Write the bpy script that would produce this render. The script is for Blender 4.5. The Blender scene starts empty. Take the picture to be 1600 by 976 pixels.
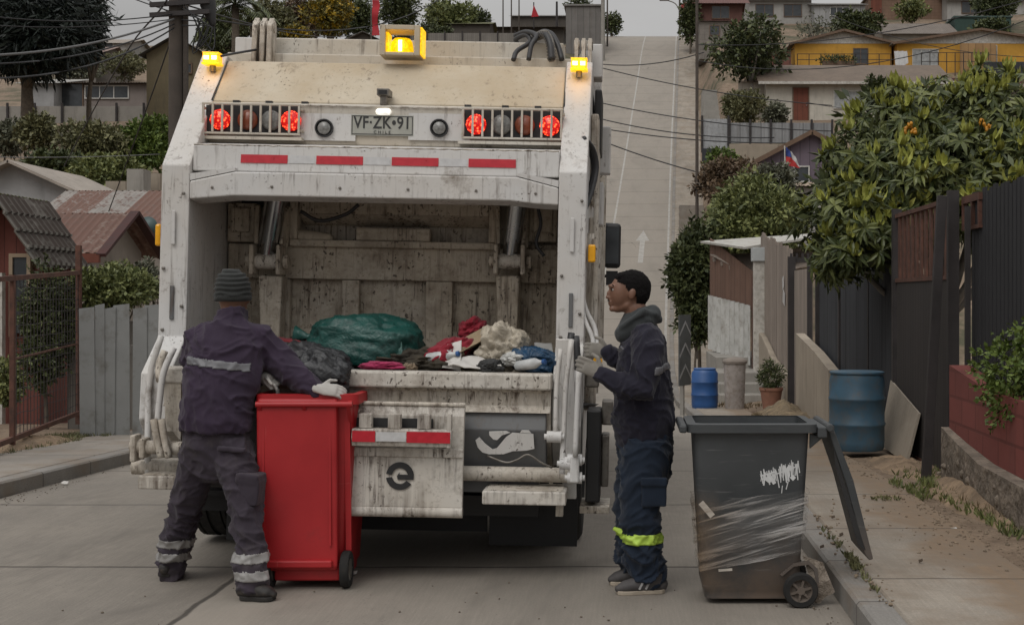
import bpy, bmesh, math, random
from mathutils import Vector, Matrix, noise
R = math.radians
sc = bpy.context.scene
COL = sc.collection
rng = random.Random(7)

# ---------------------------------------------------------------- camera, sky, sun, exposure
F, CX, CY, HC = 2100.0, 980.0, 465.0, 1.57
cam = bpy.data.objects.new('camera', bpy.data.cameras.new('camera'))
COL.objects.link(cam)
cam.location = (0, 0, HC)
cam.rotation_euler = (R(90), 0, 0)
cam.data.sensor_width = 36
cam.data.lens = F / 1600 * 36
cam.data.shift_x = -180 / 1600
cam.data.shift_y = -23 / 1600
cam.data.clip_end = 9000
cam.data.clip_start = 0.05
sc.camera = cam

SUN_EL, SUN_AZ = 52, 205
world = bpy.data.worlds.new('World'); sc.world = world; world.use_nodes = True
wn = world.node_tree; wn.nodes.clear()
sky = wn.nodes.new('ShaderNodeTexSky'); sky.sky_type = 'NISHITA'; sky.sun_disc = False
sky.sun_elevation = R(SUN_EL); sky.sun_rotation = R(SUN_AZ)
sky.dust_density = 4.0; sky.air_density = 1.0; sky.ozone_density = 1.5
hs = wn.nodes.new('ShaderNodeHueSaturation'); hs.inputs['Saturation'].default_value = 0.15
mixc = wn.nodes.new('ShaderNodeMix'); mixc.data_type = 'RGBA'; mixc.inputs[0].default_value = 0.75
mixc.inputs['B'].default_value = (4.85, 4.76, 4.66, 1)
tc = wn.nodes.new('ShaderNodeTexCoord')
mp = wn.nodes.new('ShaderNodeMapping'); mp.inputs['Scale'].default_value = (1, 1, 4)
nz = wn.nodes.new('ShaderNodeTexNoise'); nz.inputs['Scale'].default_value = 2.2; nz.inputs['Detail'].default_value = 6
cr = wn.nodes.new('ShaderNodeMapRange'); cr.inputs[1].default_value = .3; cr.inputs[2].default_value = .7; cr.inputs[3].default_value = .82; cr.inputs[4].default_value = 1.1
mul = wn.nodes.new('ShaderNodeMix'); mul.data_type = 'RGBA'; mul.blend_type = 'MULTIPLY'; mul.inputs[0].default_value = 1
bg = wn.nodes.new('ShaderNodeBackground'); bg.inputs['Strength'].default_value = 0.085
wo = wn.nodes.new('ShaderNodeOutputWorld')
L = wn.links.new
L(sky.outputs[0], hs.inputs['Color']); L(hs.outputs[0], mixc.inputs['A'])
L(tc.outputs['Generated'], mp.inputs[0]); L(mp.outputs[0], nz.inputs['Vector']); L(nz.outputs[0], cr.inputs[0])
L(mixc.outputs['Result'], mul.inputs['A']); L(cr.outputs[0], mul.inputs['B'])
# an overcast dome is about three times brighter overhead than at the horizon
sxyz = wn.nodes.new('ShaderNodeSeparateXYZ'); L(tc.outputs['Generated'], sxyz.inputs[0])
ov = wn.nodes.new('ShaderNodeMapRange'); ov.inputs[1].default_value = 0; ov.inputs[2].default_value = 1; ov.inputs[3].default_value = .60; ov.inputs[4].default_value = 2.35
L(sxyz.outputs[2], ov.inputs[0])
mul2 = wn.nodes.new('ShaderNodeMix'); mul2.data_type = 'RGBA'; mul2.blend_type = 'MULTIPLY'; mul2.inputs[0].default_value = 1
L(mul.outputs['Result'], mul2.inputs['A']); L(ov.outputs[0], mul2.inputs['B'])
L(mul2.outputs['Result'], bg.inputs[0]); L(bg.outputs[0], wo.inputs[0])

sun = bpy.data.objects.new('sun', bpy.data.lights.new('sun', 'SUN')); COL.objects.link(sun)
sun.data.energy = 0.5; sun.data.angle = R(30); sun.data.color = (1, .965, .91)
d = Vector((math.sin(R(SUN_AZ)) * math.cos(R(SUN_EL)), math.cos(R(SUN_AZ)) * math.cos(R(SUN_EL)), math.sin(R(SUN_EL))))
sun.rotation_euler = (-d).to_track_quat('-Z', 'Y').to_euler()
sun.location = (0, 0, 40)

sc.view_settings.view_transform = 'Standard'
sc.view_settings.look = 'None'
sc.view_settings.exposure = 0.30
sc.view_settings.gamma = 1
sc.view_settings.use_curve_mapping = False
try:
    sc.cycles.use_denoising = True
    sc.cycles.max_bounces = 6
    sc.cycles.transparent_max_bounces = 12
except Exception:
    pass

# ---------------------------------------------------------------- coordinates read off the photo at a given distance
def W(px, py, Y):
    return Vector(((px - CX) * Y / F, Y, HC - (py - CY) * Y / F))
def sz(px, Y):
    return px * Y / F

# ---------------------------------------------------------------- objects
def tagthing(o, label, cat, group=None, kind=None):
    if label: o['label'] = label
    if cat: o['category'] = cat
    if group: o['group'] = group
    if kind: o['kind'] = kind
    return o
def thing(name, label, cat, loc=(0, 0, 0), rot=(0, 0, 0), group=None):
    o = bpy.data.objects.new(name, None); COL.objects.link(o)
    o.empty_display_size = .1
    o.location = loc; o.rotation_euler = rot
    return tagthing(o, label, cat, group)
def copy_tree(o, parent=None):
    c = o.copy(); COL.objects.link(c)
    if parent is not None:
        c.parent = parent
    for ch in [x for x in COL.objects if x.parent == o]:
        copy_tree(ch, c)
    return c

class MB:
    """collects shapes and links them as one mesh object"""
    def __init__(s, off=(0, 0, 0)):
        s.v = []; s.f = []; s.off = Vector(off)
    def add(s, vs, fs):
        n = len(s.v)
        s.v.extend([tuple(Vector(v)) for v in vs])
        s.f.extend([tuple(i + n for i in f) for f in fs])
    def box(s, x0, x1, y0, y1, z0, z1):
        s.add([(x0, y0, z0), (x1, y0, z0), (x1, y1, z0), (x0, y1, z0), (x0, y0, z1), (x1, y0, z1), (x1, y1, z1), (x0, y1, z1)],
              [(0, 3, 2, 1), (4, 5, 6, 7), (0, 1, 5, 4), (1, 2, 6, 5), (2, 3, 7, 6), (3, 0, 4, 7)])
        return s
    def boxm(s, m, sx, sy, sz_):
        vs = [m @ Vector((a * sx / 2, b * sy / 2, c * sz_ / 2)) for c in (-1, 1) for a, b in ((-1, -1), (1, -1), (1, 1), (-1, 1))]
        s.add(vs, [(0, 3, 2, 1), (4, 5, 6, 7), (0, 1, 5, 4), (1, 2, 6, 5), (2, 3, 7, 6), (3, 0, 4, 7)])
        return s
    def bar(s, p0, p1, w, h, up=(0, 0, 1)):
        p0 = Vector(p0); p1 = Vector(p1); d = p1 - p0; l = d.length; d.normalize()
        up = Vector(up)
        if abs(d.dot(up)) > .99: up = Vector((1, 0, 0))
        x = d.cross(up).normalized(); z = x.cross(d).normalized()
        m = Matrix.Translation((p0 + p1) / 2) @ Matrix((x, d, z)).transposed().to_4x4()
        return s.boxm(m, w, l, h)
    def prism(s, poly, axis, a, b):
        """poly: 2D points; axis 'x': (y,z) extruded in x; 'y': (x,z) extruded in y; 'z': (x,y) extruded in z"""
        def p(q, t):
            return {'x': (t, q[0], q[1]), 'y': (q[0], t, q[1]), 'z': (q[0], q[1], t)}[axis]
        n = len(poly)
        vs = [p(q, a) for q in poly] + [p(q, b) for q in poly]
        fs = [tuple(range(n)), tuple(range(2 * n - 1, n - 1, -1))]
        fs += [(i, i + n, (i + 1) % n + n, (i + 1) % n) for i in range(n)]
        s.add(vs, fs); return s
    def quad(s, a, b, c, d):
        s.add([a, b, c, d], [(0, 1, 2, 3)]); return s
    def slab(s, a, b, c, d, t):
        """quad abcd thickened by t along its normal"""
        a, b, c, d = map(Vector, (a, b, c, d))
        n = (b - a).cross(d - a).normalized() * t
        s.add([a, b, c, d, a + n, b + n, c + n, d + n], [(3, 2, 1, 0), (4, 5, 6, 7), (0, 1, 5, 4), (1, 2, 6, 5), (2, 3, 7, 6), (3, 0, 4, 7)])
        return s
    def loft(s, pts, radii, ref=(0, 1, 0), n=14, cap=True, round_=False):
        pts = [Vector(p) for p in pts]; ref = Vector(ref)
        radii = [(r, r) if not isinstance(r, (tuple, list)) else r for r in radii]
        if round_:
            d0 = (pts[0] - pts[1]).normalized(); d1 = (pts[-1] - pts[-2]).normalized()
            a0, b0 = radii[0]; a1, b1 = radii[-1]; m0 = min(a0, b0); m1 = min(a1, b1)
            P0 = []; R0 = []; P1 = []; R1 = []
            for k in (1, 2, 3):
                t = k / 3 * math.pi / 2 * .93
                P0.insert(0, pts[0] + d0 * m0 * math.sin(t)); R0.insert(0, (a0 * math.cos(t), b0 * math.cos(t)))
                P1.append(pts[-1] + d1 * m1 * math.sin(t)); R1.append((a1 * math.cos(t), b1 * math.cos(t)))
            pts = P0 + pts + P1; radii = R0 + radii + R1
        vs = []; k = len(pts)
        for i, p in enumerate(pts):
            t = (pts[min(i + 1, k - 1)] - pts[max(i - 1, 0)])
            if t.length < 1e-9: t = Vector((0, 0, 1))
            t.normalize()
            r_ = ref if abs(t.dot(ref)) < .97 else Vector((0, 0, 1)) if abs(t.z) < .9 else Vector((1, 0, 0))
            b = (r_ - t * r_.dot(t)).normalized(); a = b.cross(t).normalized()
            ra, rb = radii[i]
            for j in range(n):
                q = 2 * math.pi * j / n
                vs.append(p + a * ra * math.cos(q) + b * rb * math.sin(q))
        fs = []
        for i in range(k - 1):
            for j in range(n):
                j2 = (j + 1) % n
                fs.append((i * n + j, i * n + j2, (i + 1) * n + j2, (i + 1) * n + j))
        if cap:
            fs.append(tuple(range(n - 1, -1, -1))); fs.append(tuple((k - 1) * n + j for j in range(n)))
        s.add(vs, fs); return s
    def tube(s, p0, p1, r0, r1=None, n=12):
        return s.loft([p0, p1], [r0, r0 if r1 is None else r1], n=n)
    def ell(s, c, r, n=12, m=8, rot=None):
        c = Vector(c); vs = []; fs = []
        for i in range(1, m):
            t = math.pi * i / m
            for j in range(n):
                q = 2 * math.pi * j / n
                p = Vector((r[0] * math.sin(t) * math.cos(q), r[1] * math.sin(t) * math.sin(q), r[2] * math.cos(t)))
                if rot is not None: p = rot @ p
                vs.append(c + p)
        a = len(vs); top = Vector((0, 0, r[2])); bot = -top
        if rot is not None: top = rot @ top; bot = rot @ bot
        vs += [c + top, c + bot]
        for i in range(m - 2):
            for j in range(n):
                j2 = (j + 1) % n
                fs.append((i * n + j, (i + 1) * n + j, (i + 1) * n + j2, i * n + j2))
        for j in range(n):
            j2 = (j + 1) % n
            fs.append((a, j, j2)); fs.append((a + 1, (m - 2) * n + j2, (m - 2) * n + j))
        s.add(vs, fs); return s
    def lathe(s, prof, c=(0, 0, 0), axis='z', n=24, cap=True):
        if not cap: prof = list(prof) + [prof[0]]
        """prof: (radius, height) from bottom to top"""
        c = Vector(c); vs = []; fs = []
        for (r, h) in prof:
            for j in range(n):
                q = 2 * math.pi * j / n
                u, v = r * math.cos(q), r * math.sin(q)
                vs.append(c + Vector({'z': (u, v, h), 'y': (u, h, v), 'x': (h, u, v)}[axis]))
        for i in range(len(prof) - 1):
            for j in range(n):
                j2 = (j + 1) % n
                fs.append((i * n + j, i * n + j2, (i + 1) * n + j2, (i + 1) * n + j))
        if cap and prof[0][0] > 1e-4: fs.append(tuple(range(n - 1, -1, -1)))
        if cap and prof[-1][0] > 1e-4: fs.append(tuple((len(prof) - 1) * n + j for j in range(n)))
        s.add(vs, fs); return s
    def data(s, name):
        me = bpy.data.meshes.new(name)
        o = s.off
        me.from_pydata([(v[0] - o.x, v[1] - o.y, v[2] - o.z) for v in s.v], [], s.f)
        me.update()
        return me
    def build(s, name, mat, parent=None, smooth=False, bevel=0, rot=None, loc=None, fix=True):
        me = s.data(name)
        if fix:
            bm = bmesh.new(); bm.from_mesh(me); bmesh.ops.recalc_face_normals(bm, faces=bm.faces); bm.to_mesh(me); bm.free()
        if mat: me.materials.append(mat)
        if smooth:
            me.polygons.foreach_set('use_smooth', [True] * len(me.polygons))
        o = bpy.data.objects.new(name, me); COL.objects.link(o)
        if parent is not None: o.parent = parent
        if loc is not None: o.location = loc
        if rot is not None: o.rotation_euler = rot
        if bevel:
            b = o.modifiers.new('bevel', 'BEVEL'); b.width = bevel; b.segments = 2; b.limit_method = 'ANGLE'; b.angle_limit = R(35)
        if smooth == 'auto':
            me.polygons.foreach_set('use_smooth', [True] * len(me.polygons))
            try: me.set_sharp_from_angle(angle=R(38))
            except Exception: pass
        return o

def spline(pts, k=6):
    """Catmull-Rom through the points"""
    pts = [Vector(p) for p in pts]; out = []
    P = [pts[0] * 2 - pts[1]] + pts + [pts[-1] * 2 - pts[-2]]
    for i in range(1, len(P) - 2):
        for j in range(k):
            t = j / k; a, b, c, d_ = P[i - 1], P[i], P[i + 1], P[i + 2]
            out.append(.5 * ((2 * b) + (c - a) * t + (2 * a - 5 * b + 4 * c - d_) * t * t + (3 * b - a - 3 * c + d_) * t ** 3))
    out.append(pts[-1]); return out
def interp(tab, x):
    """smooth (monotone cubic) interpolation of a table"""
    n = len(tab)
    if x <= tab[0][0]: return tab[0][1]
    if x >= tab[-1][0]: return tab[-1][1]
    for i in range(n - 1):
        if x <= tab[i + 1][0]: break
    def sl(j): return (tab[j + 1][1] - tab[j][1]) / (tab[j + 1][0] - tab[j][0])
    def m(j):
        if j == 0: return sl(0)
        if j == n - 1: return sl(n - 2)
        a, b = sl(j - 1), sl(j)
        return 0 if a * b <= 0 else 2 * a * b / (a + b)
    h = tab[i + 1][0] - tab[i][0]; t = (x - tab[i][0]) / h
    y0, y1, m0, m1 = tab[i][1], tab[i + 1][1], m(i) * h, m(i + 1) * h
    return y0 * (1 + 2 * t) * (1 - t) ** 2 + m0 * t * (1 - t) ** 2 + y1 * t * t * (3 - 2 * t) + m1 * t * t * (t - 1)

# ---------------------------------------------------------------- materials
class NT:
    def __init__(s, name):
        s.m = bpy.data.materials.new(name); s.m.use_nodes = True
        s.t = s.m.node_tree; s.b = s.t.nodes['Principled BSDF']; s.out = s.t.nodes['Material Output']
        s.tc = s.t.nodes.new('ShaderNodeTexCoord')
    def n(s, typ, **kw):
        x = s.t.nodes.new(typ)
        for k, v in kw.items(): setattr(x, k, v)
        return x
    def l(s, a, b): s.t.links.new(a, b)
    def coord(s, scale=(1, 1, 1), src='Object', rot=(0, 0, 0)):
        mp = s.n('ShaderNodeMapping'); mp.inputs['Scale'].default_value = scale; mp.inputs['Rotation'].default_value = rot
        if src == 'World':
            g = s.n('ShaderNodeNewGeometry'); s.l(g.outputs['Position'], mp.inputs[0])
        else:
            s.l(s.tc.outputs[src], mp.inputs[0])
        return mp.outputs[0]
    def noise(s, scale, detail=5, rough=.55, vec=None, dist=0):
        x = s.n('ShaderNodeTexNoise'); x.inputs['Scale'].default_value = scale; x.inputs['Detail'].default_value = detail
        x.inputs['Roughness'].default_value = rough; x.inputs['Distortion'].default_value = dist
        s.l(vec if vec is not None else s.coord(), x.inputs['Vector'])
        return x.outputs[0]
    def ramp(s, fac, lo, hi, a=0., b=1.):
        x = s.n('ShaderNodeMapRange'); x.inputs[1].default_value = lo; x.inputs[2].default_value = hi
        x.inputs[3].default_value = a; x.inputs[4].default_value = b
        s.l(fac, x.inputs[0]); return x.outputs[0]
    def mix(s, fac, a, b, mode='MIX'):
        x = s.n('ShaderNodeMix', data_type='RGBA', blend_type=mode)
        for i, val in ((0, fac), ('A', a), ('B', b)):
            inp = x.inputs[i]
            if isinstance(val, (int, float)): inp.default_value = val if i == 0 else (val, val, val, 1)
            elif isinstance(val, tuple): inp.default_value = (*val, 1) if len(val) == 3 else val
            else: s.l(val, inp)
        return x.outputs['Result']
    def math(s, op, a, b=None):
        x = s.n('ShaderNodeMath', operation=op)
        for i, val in enumerate((a, b)):
            if val is None: continue
            if isinstance(val, (int, float)): x.inputs[i].default_value = val
            else: s.l(val, x.inputs[i])
        return x.outputs[0]
    def col(s, c):
        if isinstance(c, tuple): s.b.inputs['Base Color'].default_value = (*c, 1)
        else: s.l(c, s.b.inputs['Base Color'])
    def set(s, **kw):
        for k, v in kw.items():
            i = s.b.inputs[k.replace('_', ' ')]
            if isinstance(v, (int, float, tuple)): i.default_value = v
            else: s.l(v, i)
    def bump(s, h, strength=.3, dist=.02):
        x = s.n('ShaderNodeBump'); x.inputs['Strength'].default_value = strength; x.inputs['Distance'].default_value = dist
        s.l(h, x.inputs['Height']); s.l(x.outputs[0], s.b.inputs['Normal'])
_mc = {}
def simple(name, c, rough=.6, var=.25, nscale=3, metal=0, bump=.15, bscale=40, spec=.5, dirt=None, dirt_amt=.5, bd=.01):
    if name in _mc: return _mc[name]
    n = NT(name)
    a = n.noise(nscale, 6)
    lo = tuple(x * (1 - var) for x in c); hi = tuple(min(1, x * (1 + var)) for x in c)
    colr = n.mix(n.ramp(a, .3, .7), lo, hi)
    if dirt is not None:
        d_ = n.noise(nscale * 2.3 + 1, 8, .7)
        colr = n.mix(n.ramp(d_, .62 - dirt_amt * .3, .72, 0, .85), colr, dirt)
    n.col(colr)
    n.set(Roughness=n.ramp(a, .3, .7, max(0, rough - .08), min(1, rough + .08)), Metallic=metal)
    n.b.inputs['Specular IOR Level'].default_value = spec
    if bump: n.bump(n.noise(bscale, 4), bump, bd)
    _mc[name] = n.m
    return n.m
def emit(name, c, strength, base=None):
    if name in _mc: return _mc[name]
    n = NT(name); n.col(base or c); n.set(Roughness=.3)
    n.b.inputs['Emission Color'].default_value = (*c, 1)
    v = n.noise(60, 2); n.set(Emission_Strength=n.ramp(v, .35, .65, strength * .55, strength * 1.35))
    _mc[name] = n.m
    return n.m
def truck_paint(name, base, dirt_amt, streak=.5, speck=.3, tan=0., rough=.45):
    """white truck paint with road film, run marks and splashes"""
    n = NT(name)
    c = n.noise(1.6, 5)
    col = n.mix(n.ramp(c, .3, .7), tuple(x * .9 for x in base), base)
    if tan:
        t = n.noise(2.1, 6, .6)
        col = n.mix(n.ramp(t, .35 - .2 * tan, .62, 0, min(1, tan)), col, (.42, .33, .215))
    if dirt_amt:
        g = n.noise(3.1, 9, .72)
        col = n.mix(n.ramp(g, .66 - dirt_amt * .3, .74, 0, .85), col, (.13, .092, .058))
        fine = n.noise(24, 6, .75)
        col = n.mix(n.ramp(fine, .6 - dirt_amt * .12, .7, 0, .55), col, (.12, .085, .055))
    if streak:
        sv = n.noise(1.0, 5, .65, n.coord((26, 26, 2.2)), .4)
        sm = n.math('MULTIPLY', n.ramp(sv, .58 - .09 * streak, .68, 0, 1), n.ramp(n.noise(2.4, 3), .42, .6))
        col = n.mix(n.math('MULTIPLY', sm, min(1, .5 + streak * .5)), col, (.075, .048, .03))
        s2 = n.noise(1.0, 4, .6, n.coord((60, 60, 3.5)), .3)
        col = n.mix(n.math('MULTIPLY', n.ramp(s2, .60 - .05 * streak, .66, 0, min(.9, streak)), n.ramp(n.noise(5, 4), .4, .6)), col, (.05, .032, .022))
    if speck:
        v = n.n('ShaderNodeTexVoronoi'); v.inputs['Scale'].default_value = 30; w3 = n.n('ShaderNodeTexNoise'); w3.inputs['Scale'].default_value = 22; w3.inputs['Detail'].default_value = 4; n.l(n.coord(), w3.inputs['Vector'])
        wm = n.n('ShaderNodeVectorMath', operation='MULTIPLY_ADD'); wm.inputs[1].default_value = (.07, .07, .07); n.l(w3.outputs[1], wm.inputs[0]); n.l(n.coord((1, 1, .8)), wm.inputs[2]); n.l(wm.outputs[0], v.inputs['Vector'])
        sp = n.ramp(v.outputs['Distance'], .1 + .12 * speck, .16 + .12 * speck, 1, 0)
        ms = n.ramp(n.noise(5, 4, .6), .62 - .2 * speck, .7 - .15 * speck)
        col = n.mix(n.math('MULTIPLY', n.math('MULTIPLY', sp, ms), .85), col, (.05, .034, .024))
    n.col(col)
    n.set(Roughness=n.ramp(c, .3, .7, rough, rough + .25))
    dent = n.noise(2.3, 3, .5)
    n.bump(n.math('ADD', n.math('MULTIPLY', n.noise(18, 5), .12), n.math('MULTIPLY', dent, 2.2)), .35, .012)
    return n.m

M = {}
WH = (.62, .615, .605)
M['paint'] = truck_paint('white_truck_paint', WH, .12, .15, .12, .12)
M['paint_post'] = truck_paint('white_post_paint', WH, .24, .3, .45, .22)
M['paint_tan'] = truck_paint('dusty_hood_paint', (.60, .55, .45), .12, .12, .25, .85, .5)
M['paint_panel'] = truck_paint('dusty_white_paint', (.6, .58, .53), .22, .2, .3, .5)
M['paint_dirty'] = truck_paint('dirty_hopper_paint', (.57, .54, .49), .55, 1.1, .8, .4, .55)
M['paint_filthy'] = truck_paint('filthy_blade_paint', (.52, .475, .405), .66, .9, 1.0, .45, .6)
M['paint_flap'] = truck_paint('stained_flap_paint', (.61, .585, .54), .46, 2.7, .7, .25, .5)
M['paint_grey'] = truck_paint('grey_band_paint', (.13, .135, .14), .12, .2, .3, .05, .45)
M['steel'] = simple('cylinder_steel', (.42, .43, .44), .22, .1, 8, 1, .02)
M['steel_dirty'] = simple('worn_steel', (.2, .185, .165), .5, .3, 6, .6, .1, dirt=(.05, .035, .025))
M['black'] = simple('black_metal', (.018, .018, .019), .55, .3, 4, 0, .1)
M['rubber'] = simple('tyre_rubber', (.013, .0125, .012), .9, .3, 7, 0, .3, dirt=(.03, .026, .022))
M['hose'] = simple('hose_rubber', (.03, .03, .032), .5, .25, 9, 0, .1)
n = NT('lit_red_lamp'); v_ = n.n('ShaderNodeTexVoronoi'); v_.inputs['Scale'].default_value = 62; n.l(n.coord(), v_.inputs['Vector'])
n.col((.35, .01, .01)); n.set(Roughness=.2); dot_ = n.ramp(v_.outputs['Distance'], .15, .5, 1, 0)
n.l(n.mix(dot_, (.75, .008, .006), (1, .10, .03)), n.b.inputs['Emission Color']); n.set(Emission_Strength=n.ramp(dot_, 0, 1, .45, 3.2)); M['lamp_red'] = n.m
M['lamp_amber_off'] = simple('amber_lens', (.22, .06, .03), .2, .2, 20, 0, .1)
M['lamp_clear'] = simple('clear_lens', (.2, .2, .19), .15, .3, 60, 0, .3)
M['beacon'] = emit('lit_amber_beacon', (1, .36, .01), 1.25, (.8, .35, .02))
M['beacon_core'] = emit('beacon_core', (1, .72, .18), 9, (.9, .6, .1))
M['beacon_yellow'] = emit('lit_yellow_beacon', (1, .55, .0), .75, (.75, .5, .01))
M['plate_lamp'] = emit('plate_lamp', (1, .97, .88), .55)
M['refl_red'] = simple('red_reflective_tape', (.45, .012, .025), .35, .12, 30, 0, .05)
M['refl_white'] = simple('white_reflective_tape', (.5, .5, .5), .35, .1, 30, 0, .05)
M['marker'] = simple('yellow_marker_lens', (.8, .38, .01), .25, .1, 30, 0, .05)
M['plate'] = simple('plate_face', (.36, .36, .32), .4, .08, 12, 0, .05)
M['glyph'] = simple('plate_paint', (.03, .03, .03), .5, .1, 12, 0, 0)
# ---------------------------------------------------------------- terrain profiles
ZR = [(-60, 0), (9, 0), (14, -.1), (20, -.38), (26, -.65), (32, -.9), (42, -.9), (50, -.1), (58, 1.9), (70, 5.57), (98, 16), (118, 23.9), (126, 26), (134, 26.6), (160, 26.6), (9000, 26.6)]
ZL = [(-60, .1), (13, .08), (18, -.1), (24, -.6), (30, .3), (35, 2.6), (42, 4.6), (55, 7.5), (70, 11.2), (85, 15), (110, 21.5), (135, 26.3), (160, 27), (9000, 27)]
ZH = [(-60, .12), (12, .1), (18, -.15), (26, -.5), (33, -.4), (40, 1.5), (50, 4.5), (65, 9), (79, 12), (95, 18), (110, 23), (130, 29), (150, 33), (200, 35), (9000, 35)]
XR_ = [(-60, 1.05), (30, 1.12), (42, 1.35), (70, 2.33), (126, 4.8), (160, 6.3), (9000, 6.3)]
def zr(Y): return interp(ZR, Y)
def xr(Y): return interp(XR_, Y)
def xl(Y): return xr(Y) - 6.05 - .8 * min(1, max(0, (Y - 40) / 40))
def sidew(Y): return 1.0 + .7 * min(1, max(0, (Y - 35) / 15))     # right pavement width
def smooth(t): t = max(0, min(1, t)); return t * t * (3 - 2 * t)
def height(X, Y):
    z = zr(Y)
    a = xr(Y) + sidew(Y) - .1; b = xl(Y) - 1.05
    k = .12 * (1 - smooth((Y - 20) / 20)) + 0
    if X > a:
        w = 1.2 if Y < 60 else 1.6
        t = smooth((X - a) / w); zz = interp(ZH, Y) + .25 * noise.noise(Vector((X * .15, Y * .15, 0))) * min(1, max(0, Y - 20) / 20)
        extra = max(0, X - 30) * .12 * min(1, max(0, (Y - 20) / 60))
        return (z + .1) * (1 - t) + (zz + extra) * t
    if X < b:
        t = smooth((b - X) / 3.0); zz = interp(ZL, Y) + .25 * noise.noise(Vector((X * .15, Y * .15, 5))) * min(1, max(0, Y - 20) / 20)
        return (z + .1) * (1 - t) + zz * t
    return z - .06

def frange(a, b, s):
    out = []; x = a
    while x < b - 1e-6: out.append(x); x += s
    return out
XS = [-3000, -800, -300, -150] + frange(-90, -20, 5) + frange(-20, -9, 1.5) + frange(-9, 12, .5) + frange(12, 30, 1.5) + frange(30, 90, 5) + [90, 150, 300, 800, 3000]
YS = [-400, -100, -40] + frange(-20, 8, 4) + frange(8, 60, 1) + frange(60, 160, 2.5) + [160, 200, 300, 600, 1500, 5000]
def sheet(xs, ys, fn, name, mat, kind='structure', col=None):
    mb = MB(); nx = len(xs)
    vs = [(x, y, fn(x, y)) for y in ys for x in xs]
    fs = [(j * nx + i, j * nx + i + 1, (j + 1) * nx + i + 1, (j + 1) * nx + i) for j in range(len(ys) - 1) for i in range(nx - 1)]
    mb.add(vs, fs)
    o = mb.build(name, mat, smooth=True, fix=False); o['kind'] = kind
    return o

# earth and scrub
n = NT('earth_and_scrub')
wv = n.coord((1, 1, 1), 'World')
g1 = n.noise(.35, 8, .65, wv); g2 = n.noise(3.5, 8, .7, wv); g3 = n.noise(30, 5, .7, wv)
c = n.mix(n.ramp(g2, .35, .65), (.15, .105, .07), (.27, .20, .14))
c = n.mix(n.ramp(g3, .4, .7, 0, .5), c, (.09, .065, .045))
gr = n.mix(g3, (.035, .037, .018), (.10, .09, .05))
# scrub grows away from the trodden ground next to the road
sx = n.n('ShaderNodeSeparateXYZ'); n.l(wv, sx.inputs[0])
far = n.ramp(sx.outputs[1], 18, 34, .0, .14)
c = n.mix(n.ramp(n.math('ADD', g1, far), .62, .75), c, gr)
n.col(c); n.set(Roughness=.95); n.bump(g2, .6, .06)
sheet(XS, YS, height, 'ground', n.m)

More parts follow.
